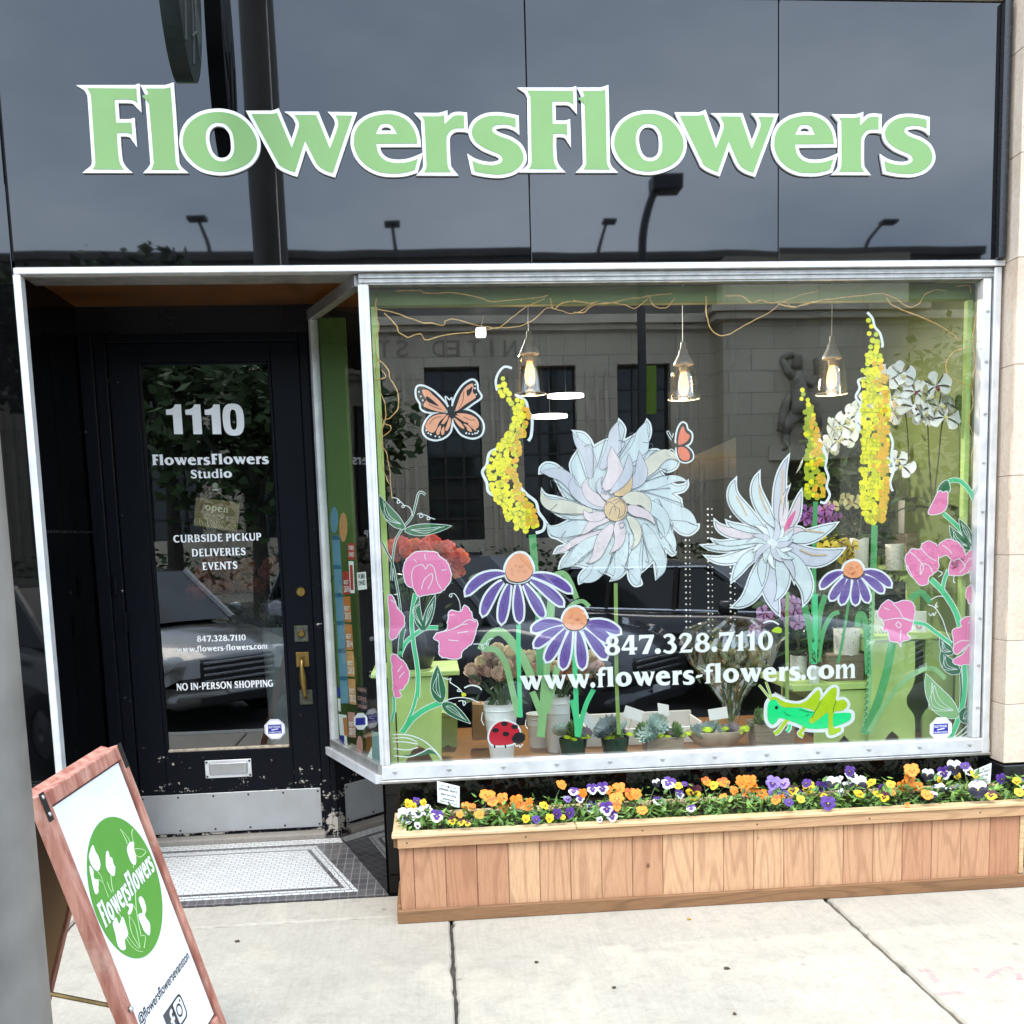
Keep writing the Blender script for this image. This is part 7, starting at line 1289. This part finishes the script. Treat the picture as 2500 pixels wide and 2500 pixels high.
# pansy blossoms: two upper petals, two side petals, one broad lower petal
def pansy(name, up, lowm, blot, eye, r=.026, blotch=.62):
    m_ = MB()
    def pet(cx, cy, rx, ry, z_, mi, n=11):
        m_.mi = mi; vs_ = [(0,0,z_*.4)]
        for i in range(n+1):
            g_ = 2*pi*i/n; vs_.append((cx+rx*cos(g_)*(1+.05*sin(5*g_)), cy+ry*sin(g_)*(1+.05*cos(4*g_)), z_+.0022*sin(3*g_+cx*90)))
        c0 = len(vs_); vs_.append((cx, cy, z_+.001)); m_.add(vs_, [(c0, i+1, i+2) for i in range(n)])
    pet(-.42*r, .48*r, .58*r, .56*r, -.002, 0); pet(.42*r, .50*r, .58*r, .56*r, -.0008, 0); pet(-.55*r, -.10*r, .52*r, .46*r, .0012, 1); pet(.55*r, -.10*r, .52*r, .46*r, .0016, 1); pet(0, -.50*r, .66*r, .54*r, .003, 1)
    if blotch: pet(-.30*r, -.06*r, .26*r*blotch*1.6, .22*r*blotch*1.6, .0042, 2, 7); pet(.30*r, -.06*r, .26*r*blotch*1.6, .22*r*blotch*1.6, .0044, 2, 7); pet(0, -.34*r, .34*r*blotch*1.5, .26*r*blotch*1.5, .0056, 2, 7)
    pet(0, -.04*r, .10*r, .09*r, .0072, 3, 6); return m_.mesh(name, [up, lowm, blot, eye], True)
pc = lambda n, h_, v=.1: pm('pansy_'+n, hx(h_), .6, v, 60)
PWH, PVI, PDK, PYE, POR, PRE, PLA, PBU, PBR = pc('white','d9d8d2',.04), pc('violet','4a2378'), pc('dark','170f26',.2), pc('yellow','e3bd1c'), pc('orange','e8821a'), pc('red_orange','cf5a16'), pc('lavender','8f77b8'), pc('burgundy','4a1424',.2), pc('brown','6b3a12',.2)
PT = dict(W=pansy('blossom', PWH, PWH, PDK, PYE, blotch=.75), P=pansy('blossom', PVI, PWH, PVI, PYE, blotch=.8), K=pansy('blossom', PWH, PDK, PDK, PYE), O=pansy('blossom', POR, POR, PRE, PYE, blotch=.35), R=pansy('blossom', PRE, POR, PRE, PYE, blotch=.4), Y=pansy('blossom', PYE, PYE, PBR, POR, blotch=.4), V=pansy('blossom', PVI, PVI, PDK, PYE, blotch=.5), L=pansy('blossom', PLA, PLA, PVI, PYE, blotch=.6), B=pansy('blossom', PBU, PYE, PBU, PYE, blotch=.55))
Q3 = '150,345,W,90 220,325,W,50 265,310,W,62 328,345,P,72 160,270,Y,45 190,285,Y,48 250,265,Y,48 210,255,V,40 215,400,W,45 420,370,B,44 475,378,B,44 510,385,B,40 465,335,O,34 500,285,O,40 535,290,O,40 580,335,O,52 628,225,O,78 660,260,R,66 715,240,O,62 722,300,O,66 800,260,O,78 862,285,R,60 876,260,O,48 855,360,Y,48 962,283,Y,52 995,357,Y,50 1040,330,V,62 1072,350,Y,34 1115,325,V,54 915,365,V,42 1065,160,O,52 1137,200,P,54 1190,210,O,52 1175,240,P,48 1100,245,L,40 1245,185,P,66 1307,180,P,72 1340,190,O,44 1240,290,P,66 1330,300,P,86 1365,345,P,54 1400,185,O,76 1390,245,O,76 1470,215,R,62 1505,215,O,62 1390,290,R,48 1540,310,O,60 1290,365,W,32 1625,150,K,52 1695,150,P,90 1750,165,Y,44 1790,155,V,36 1635,255,P,52 1760,215,P,62 1845,205,B,76 1830,300,P,52'
Q4 = '60,262,R,60 162,268,R,62 103,285,Y,42 270,262,O,70 318,260,O,66 222,315,O,56 300,325,O,62 340,300,O,50 388,340,O,62 160,350,O,38 452,270,L,76 515,275,L,62 455,330,L,62 515,335,L,62 470,370,R,50 505,360,O,50 570,310,B,56 545,385,V,60 615,365,Y,52 665,300,Y,80 650,272,V,50 735,290,V,60 605,325,V,44 805,275,K,92 855,325,W,48 758,350,Y,56 775,390,V,70 905,200,V,48 915,228,W,72 895,285,K,70 950,285,K,92 960,335,Y,52 850,240,W,34 1005,280,Y,52 1035,265,Y,38 1098,297,V,52 1062,335,Y,44 1110,350,B,60 1145,278,Y,42 1155,325,O,42 1270,195,O,76 1260,250,O,62 1220,290,O,60 1305,290,O,66 1360,340,O,60 1245,400,R,36 1365,225,K,72 1435,250,Y,48 1462,210,P,62 1520,180,K,92 1605,200,W,62 1640,220,Y,48 1540,230,Y,38 1585,170,V,44 1425,310,K,72 1500,310,K,52 1545,295,W,46 1397,340,K,48 1660,310,K,86 1735,340,B,66 1690,290,V,48 1795,245,V,56 1855,235,V,48 1890,260,Y,48 1905,325,Y,60 1950,250,V,50 1960,310,K,60'
PAN = []
for q, x0, y0 in ((Q3,930,1850),(Q4,1700,1800)):
    for s_ in q.split(): a_, b_, k_, d_ = s_.split(','); PAN.append((x0+float(a_)*.4141, y0+float(b_)*.4141, k_, float(d_)*.4141))
PAN.sort(); r_ = random.Random(21)
PLF = [pm('pansy_leaf', hx('54782f'), .5, .35, 30), pm('pansy_leaf_light', hx('74963f'), .5, .3, 30)]
NPL = 21; wdt = (2640-975)/NPL
COLN = dict(W='white', P='purple and white', K='black and white', O='orange', R='red orange', Y='yellow', V='violet', L='lavender', B='burgundy and yellow')
ORD = ['first','second','third','fourth','fifth','sixth','seventh','eighth','ninth','tenth','eleventh','twelfth','thirteenth','fourteenth','fifteenth','sixteenth','seventeenth','eighteenth','nineteenth','twentieth','twenty-first']
for i in range(NPL):
    u0 = 975+i*wdt; mine = [p for p in PAN if u0 <= p[0] < u0+wdt or (i == 0 and p[0] < u0)]
    vb = 2080-.046*(u0-975); ct = at(u0+wdt/2, vb-30, -.19); cnt = {}
    for p in mine: cnt[p[2]] = cnt.get(p[2], 0)+1
    top = sorted(cnt, key=lambda k: -cnt[k])[:2]; nm = ' and '.join(COLN[k] for k in top) if top else 'green'
    t_ = thing('pansy_plant', f'{nm} pansies, {ORD[i]} clump from the left in the planter', 'pansies', (ct.x, -.19, .335), 'pansies in the cedar planter'); st = MB()
    for (u, v, kd, dm) in mine:
        yy = r_.uniform(-.28,-.10) if v > vb-60 else r_.uniform(-.2,-.07); p = at(u, v, yy)
        if p.z < .395 and yy > PF+.03: yy = PF+.0; p = at(u, v, yy-.01)
        o = put('blossom', PT[kd], t_); s_ = dm*pscale(yy)/(2*.026)*r_.uniform(.85,1.3); o.location = p; o.scale = (s_,)*3; d = (CAM+Vector((0,0,.8))-p).normalized()+Vector((r_.uniform(-.7,.7), 0, r_.uniform(-.4,.8))); d.normalize()
        o.rotation_euler = (d.to_track_quat('Z', 'Y').to_matrix() @ Matrix.Rotation(r_.uniform(-.4,.4), 3, 'Z')).to_euler()
        st.tube([p-d*.004, p-d*.02+Vector((0,0,-.012)), (p*.5+Vector((ct.x, -.19, .36))*.5), (ct.x+r_.uniform(-.03,.03), -.19, .335)], .0017, 5)
    if st.v: st.build('stems', STEMG, t_)
    lf = MB(); 
    for k in range(125):
        x = ct.x+r_.uniform(-.075,.075); y = r_.uniform(PF+.03, PB-.06); hgt = r_.random(); z_ = .345+hgt*(.085 if mine else .04)*(1 if r_.random() < .75 else 1.5); a_ = Vector((r_.uniform(-1,1), r_.uniform(-1.2,.6), r_.uniform(-.1,.9))).normalized(); b = a_.cross(Vector((0,0,1))); b = b.normalized() if b.length > .1 else Vector((1,0,0)); L_ = r_.uniform(.014,.027); wd2 = L_*.36; n_ = a_.cross(b)*L_*.12; p = Vector((x, y, z_))
        lf.add([p-a_*L_*.9, p-a_*L_*.4+b*wd2, p+a_*L_*.1+b*wd2*1.1, p+a_*L_*.6+b*wd2*.6, p+a_*L_, p+a_*L_*.6-b*wd2*.6, p+a_*L_*.1-b*wd2*1.1, p-a_*L_*.4-b*wd2, p-a_*L_*.3+n_, p+a_*L_*.4+n_], [(0,8,1),(8,9,2,1),(9,3,2),(9,4,3),(0,7,8),(8,7,6,9),(9,6,5),(9,5,4)])
    f_ = lf.build('foliage', PLF, t_); f_.data.polygons.foreach_set('material_index', [1 if (i_//8) % 3 == 0 else 0 for i_ in range(len(lf.f))])
# little notices among the pansies
def notice(pts, foot, Y, label, lines):
    P = [at(u, v, Y) for u, v in pts]; f = at(*foot, Y); f.z = .335; t_ = thing('planter_notice', label, 'sign', tuple(f), 'notices in the planter'); bk = Vector((0,.003,0))
    MB().add(P+[p+bk for p in P], [(3,2,1,0),(4,5,6,7),(0,1,5,4),(1,2,6,5),(2,3,7,6),(3,0,4,7)]).build('notice_card', CARDW, t_); MB().tube([f, (P[2]+P[3])/2], .0022, 6).build('notice_stake', BLKP, t_); mb = MB()
    def bl(k, l_): return P[0].lerp(P[1], k).lerp(P[3].lerp(P[2], k), l_)+Vector((0,-.0008,0))
    for s_, a_, b in lines:
        v, fc = btext(s_, .012); X0 = min(p[0] for p in v); X1 = max(p[0] for p in v); Y0 = min(p[1] for p in v); Y1 = max(p[1] for p in v); hw = .40*len(s_)/12; mb.add([bl(.5-hw+2*hw*(x-X0)/(X1-X0), a_+(b-a_)*(1-(y-Y0)/(Y1-Y0))) for x, y in v], fc)
    for l_ in (.13, .87):
        for k0, k1 in ((.1,.42),(.58,.9)): mb.add([bl(k0, l_), bl(k1, l_), bl(k1, l_+.02), bl(k0, l_+.02)], [(3,2,1,0)])
        mb.add([bl(.46, l_-.03), bl(.54, l_-.03), bl(.54, l_+.05), bl(.46, l_+.05)], [(3,2,1,0)])
    mb.build('notice_text', INK, t_)
LN = [("please don't", .22, .40), ('pee on the', .46, .62), ('planters', .68, .82)]
zs = lambda x0, y0, k, a_, b: (x0+a_*k, y0+b*k)
notice([zs(930,1850,.4141,*p) for p in ((331,138),(464,170),(464,296),(334,262))], zs(930,1850,.4141,402,400), -.13, 'white notice card on a stake at the left end of the planter', LN)
notice([zs(1700,1800,.4141,*p) for p in ((1640,195),(1741,152),(1733,272),(1632,275))], zs(1700,1800,.4141,1690,340), -.12, 'slanted white notice card on a stake at the right end of the planter', LN)
# ------------------------------------------------------------------ A-frame pavement sign
KS = .85; SP = CAM+(Vector((-1.1862,-1.4224,.8364))-CAM)*KS; SU_ = Vector((.10284798,.99321138,.0543456)); SD = Vector((.26371072,.0254543,-.9642659)); SN = Vector((.9591032,-.11350431,.25930257)); SW = .5247*KS
sg_ = thing('sandwich_board', 'wooden framed white sandwich board with round green flower emblem on the pavement', 'sign', (SP.x, SP.y+.2, 0))
def sq(s_, t, n): return SP+SU_*s_+SD*t+SN*n
def sbx(nm, s0, s1, t0, t1, n0, n1, mat, b=0):
    m_ = MB(); m_.box(s0, s1, t0, t1, n0, n1, b); m_.v = [tuple(sq(*p)) for p in m_.v]; m_.f = [f[::-1] for f in m_.f]; return m_.build(nm, mat, sg_)
def redwood():
    t = NT('worn_red_stained_wood'); v = t.co(scale=(1,1,.16), rnd_=True); g_ = t.noise(v, 34, 4, .6); w_ = t.noise(t.co(), 5, 5, .7)
    col = t.mix(t.ramp(g_, [(.35, 0.), (.65, 1.)]), hx('8f5342'), hx('b98470')); t.set(Base_Color=t.mix(t.ramp(w_, [(.56, 0.), (.72, .55)]), col, hx('c2a896')), Roughness=.7); t.bump(g_, .3, .003); return t.m
RW = redwood(); PANELW = pm('white_sign_panel', (.74,.75,.76), .3, .02, 8); LB = SP.z/-SD.z-.004
FW = .050*KS; LT = LB
sbx('frame_side', -FW, -.001, -FW, LT, -.026, .012, RW, .003); sbx('frame_side', SW+.001, SW+FW*.72, -FW, LT, -.026, .012, RW, .003); sbx('frame_top', 0, SW, -FW, -.001, -.026, .012, RW, .003); sbx('frame_bottom', 0, SW, LT-.12, LT-.07, -.026, .012, RW, .003)
sbx('panel_gasket', .0, SW, .0, LT-.121, -.014, -.004, INK); pn = sbx('white_panel', .006, SW-.006, .006, LT-.127, -.0038, .0, PANELW)
def sp2(c, n): v2, t = fill2d(c); return MB().add([sq(a_*KS, b*KS, n) for a_, b in v2], [f[::-1] for f in t])
EMG = paint('emblem_green', hx('5c9a3c'), .04); RC = .2398; CC = (.2623, .3786)
sp2([ell(CC[0], CC[1], RC, RC, 64)], .0006).build('emblem_disc', EMG, sg_)
def spq(u, v): q = atpl(u, v, SP, SN)-SP; return (q.dot(SU_)/KS, q.dot(SD)/KS)
ze = lambda a_, b: spq(180+a_/5.084, 2000+b/5.084)
for q in ((185,440,230,320,265,400,300,460,325,560,310,630,270,640,215,570,190,500),(190,580,215,600,240,650,245,730,300,760,300,850,300,910,265,930,235,840,215,740,195,660),(395,430,420,395,445,470,470,480,490,560,510,600,500,700,460,690,400,600),(655,370,690,290,740,290,745,370,770,470,765,560,730,560,690,500),(800,1000,830,960,870,1010,895,1120,880,1200,940,1300,935,1440,870,1390,840,1320,810,1250,800,1180,850,1150),(640,1060,720,1050,730,1090,700,1180,665,1170,685,1100),(480,1290,520,1220,560,1300,600,1210,650,1340,670,1440,630,1500,640,1610,590,1625,540,1560,510,1420,490,1350)):
    v2, t = fill2d([smooth([(*ze(q[i], q[i+1]), 1) for i in range(0, len(q), 2)], 5)]); MB().add([sq(a_*KS, b*KS, .0012) for a_, b in v2], [f[::-1] for f in t]).build('emblem_flower', VINYL, sg_)
for q in ((290,650,330,700,360,790,430,970),(250,750,310,755,360,790),(455,690,465,800,485,900),(410,780,440,860,470,910),(735,560,735,605),(575,125,640,250,660,310),(575,125,670,230,690,290),(730,125,715,180,745,330),(755,370,820,370,890,400,830,470,765,450),(760,895,770,1100,800,1300,830,1445),(740,1080,775,1140),(640,1460,700,1560,780,1630,855,1645),(660,1440,740,1550,800,1610),(540,1140,600,1260,620,1340),(680,1200,760,1320,820,1600),(680,1200,710,1400,810,1590),(830,1450,885,1455,870,1600)):
    MB().tube([sq(a_*KS, b*KS, .0010) for a_, b in (ze(*p) for p in smooth(S(*q), 4, False))], .0012, 4).build('emblem_stem', pm('emblem_line', hx('bcd4a0'), .5), sg_)
res, wd = layout('FlowersFlowers', 0); mb = MB(); e0, e1 = (CC[0]-RC*.93, CC[1]+.052), (CC[0]+RC*.93, CC[1]+.030); ex = ((e1[0]-e0[0])/wd, (e1[1]-e0[1])/wd); hh = .078/94
for j, (ch, x, shp) in enumerate(res):
    for i, sh in enumerate(shp): v2, t = fill2d(sh); mb.add([sq((e0[0]+ex[0]*(x+a_))*KS, (e0[1]+ex[1]*(x+a_)-b*hh)*KS, .0018+.0002*(j % 2)) for a_, b in v2], [f for f in t])
mb.build('emblem_name', VINYL, sg_)
v, f = btext('@flowersflowersevanston', .016); X0 = min(p[0] for p in v); X1 = max(p[0] for p in v); Y0 = min(p[1] for p in v); Y1 = max(p[1] for p in v)
MB().add([sq((.028+.468*(x-X0)/(X1-X0))*KS, (.776-.046*(y-Y0)/(Y1-Y0))*KS, .0006) for x, y in v], f).build('handle_text', INK, sg_)
rr = lambda cx, cy, a_, q: [(cx+a_*math.copysign(abs(cos(t))**q, cos(t)), cy+a_*math.copysign(abs(sin(t))**q, sin(t))) for t in (2*pi*i/36 for i in range(36))]
m_ = sp2([rr(.292,.862,.046,.45), rr(.292,.862,.039,.45)], .0006); v2, t = fill2d([ell(.292,.862,.023,.023,24), ell(.292,.862,.016,.016,20)]); m_.add([sq(a_*KS, b*KS, .0006) for a_, b in v2], [g_[::-1] for g_ in t]); v2, t = fill2d([ell(.316,.838,.005,.005,10)]); m_.add([sq(a_*KS, b*KS, .0006) for a_, b in v2], [g_[::-1] for g_ in t]); m_.build('camera_icon', INK, sg_)
fs = [(.232,.908),(.232,.868),(.246,.868),(.246,.856),(.232,.856),(.232,.846,1),(.236,.842,1),(.247,.842),(.247,.829),(.231,.829,1),(.219,.838,1),(.219,.856),(.209,.856),(.209,.868),(.219,.868),(.219,.908)]
sp2([[(.176,.816),(.262,.816),(.262,.908),(.2325,.908)]+smooth(fs, 4)[1:-1]+[(.2185,.908),(.176,.908)]], .0006).build('letter_icon', pm('icon_grey', (.06,.06,.065), .6), sg_)
# hinge plates, rear leg, brace
for s_ in (-FW, SW+.006): sbx('hinge_plate', s_-.003, s_+.02, -FW-.004, .03, .0122, .0145, pm('black_hinge_steel', (.03,.028,.026), .4, .3, 40, 0, 50, .6))
for t in (-.035, .012): disc_c = sq(-FW+.009, t, .0148); m_ = MB(); m_.lathe([(0,.003),(.005,.002),(.006,0)], n=10); m_.xf(Matrix.Translation(disc_c) @ SN.to_track_quat('Z', 'Y').to_matrix().to_4x4()); m_.build('rivet', STEEL, sg_, True)
RD = Vector((-SD.x*1.15, SD.y, SD.z)).normalized(); RN = SU_.cross(RD).normalized(); RN = RN if RN.x < 0 else -RN; RO = SP+SD*(-FW)-SN*.03
def rq(s_, t, n): return RO+SU_*s_+RD*t+RN*n
def rbx(nm, s0, s1, t0, t1, n0, n1, mat):
    m_ = MB(); m_.box(s0, s1, t0, t1, n0, n1, .002); m_.v = [tuple(rq(*p)) for p in m_.v]; return m_.build(nm, mat, sg_)
LR = RO.z/-RD.z-.004; rbx('rear_frame_side', -FW, 0, 0, LR, -.012, .022, RW); rbx('rear_frame_side', SW, SW+FW*.7, 0, LR, -.012, .022, RW); rbx('rear_frame_top', .001, SW-.001, 0, .04, -.012, .022, RW); rbx('rear_panel', .001, SW-.001, .041, LR-.2, -.004, .006, CARDB)
q0 = sq(-FW*.5, .60*KS+.07, .014); q1 = rq(-FW*.5, .60*KS, .0); BRM = pm('brass_brace', hx('6b5a38'), .4, .3, 30, 0, 50, .8); MB().tube([q0, q1], .006, 6).build('brace', BRM, sg_); m_ = MB(); m_.lathe([(0,.005),(.006,.004),(.008,0)], n=10); m_.xf(Matrix.Translation(q0+SN*.004) @ SN.to_track_quat('Z', 'Y').to_matrix().to_4x4()); m_.build('bolt', STEEL, sg_, True)
# ------------------------------------------------------------------ steel post at the left edge
POST = pm('grey_galvanised_steel', (.20,.183,.158), .55, .2, 6, .12, 60, .25)
t_ = thing('lamp_post', 'thick grey steel lamp post standing at the left edge of the pavement', 'post', (-.955, -2.44, 0)); MB().lathe([(.114,.0),(.113,2.0),(.108,7.5),(.0,7.52)], (-.955,-2.44,0), 40).build('post_shaft', POST, t_, 'auto'); MB().lathe([(.0,0),(.19,0),(.19,.02),(.13,.05),(.1145,.12)], (-.955,-2.44,0), 40).build('post_base', POST, t_, 'auto')
# ------------------------------------------------------------------ oval hanging sign on the fascia
bt = at(452, 200, -.42); t_ = thing('oval_blade_sign', 'dark oval hanging sign sticking out from the fascia, seen almost edge on', 'sign', (bt.x, -.42, bt.z)); sa, sb = .19, .46; OVD = pm('dark_green_sign_face', (.006,.010,.008), .5, .3, 9, spec=.2); th_ = .035
oval = [(sa*cos(2*pi*i/56), sb*sin(2*pi*i/56)) for i in range(56)]; OM = Matrix.Translation((bt.x, -.42, bt.z+sb)) @ Matrix.Rotation(radians(-2), 4, 'Z')
m_ = MB(); m_.prism(oval, lambda a_, b: (-th_, a_, b), lambda a_, b: (th_, a_, b)); m_.xf(OM); m_.build('oval_board', OVD, t_); m_ = MB()
for (q) in ((0,-.40,.03,-.2,.0,.0),(-.1,-.36,-.08,-.2,-.12,-.02),(.1,-.34,.07,-.2,.12,-.05),(0,-.3,.06,-.26,.1,-.24)): m_.tube([Vector((th_+.001, a_, b)) for a_, b in smooth(S(*q), 4, False)], .005, 5)
for cy_, cz_ in ((.02,.05),(-.12,.03),(.12,0),(.1,-.22)): m_.add([(th_+.002, cy_+.045*cos(2*pi*i/9)*(1+.2*(i % 2)), cz_+.07*sin(2*pi*i/9)) for i in range(9)], [tuple(range(9))])
m_.xf(OM); m_.build('oval_emblem', pm('dull_green_emblem', (.022,.03,.026), .6), t_); MB().tube([(bt.x, 0.0, bt.z+2*sb+.03), (bt.x, -.8, bt.z+2*sb+.03)], .015, 8).build('bracket', BLKP, t_)
for y in (-.25,-.6): MB().tube([(bt.x, y, bt.z+2*sb+.03), (bt.x, y, bt.z+2*sb-.1)], .006, 6).build('hanger', BLKP, t_)
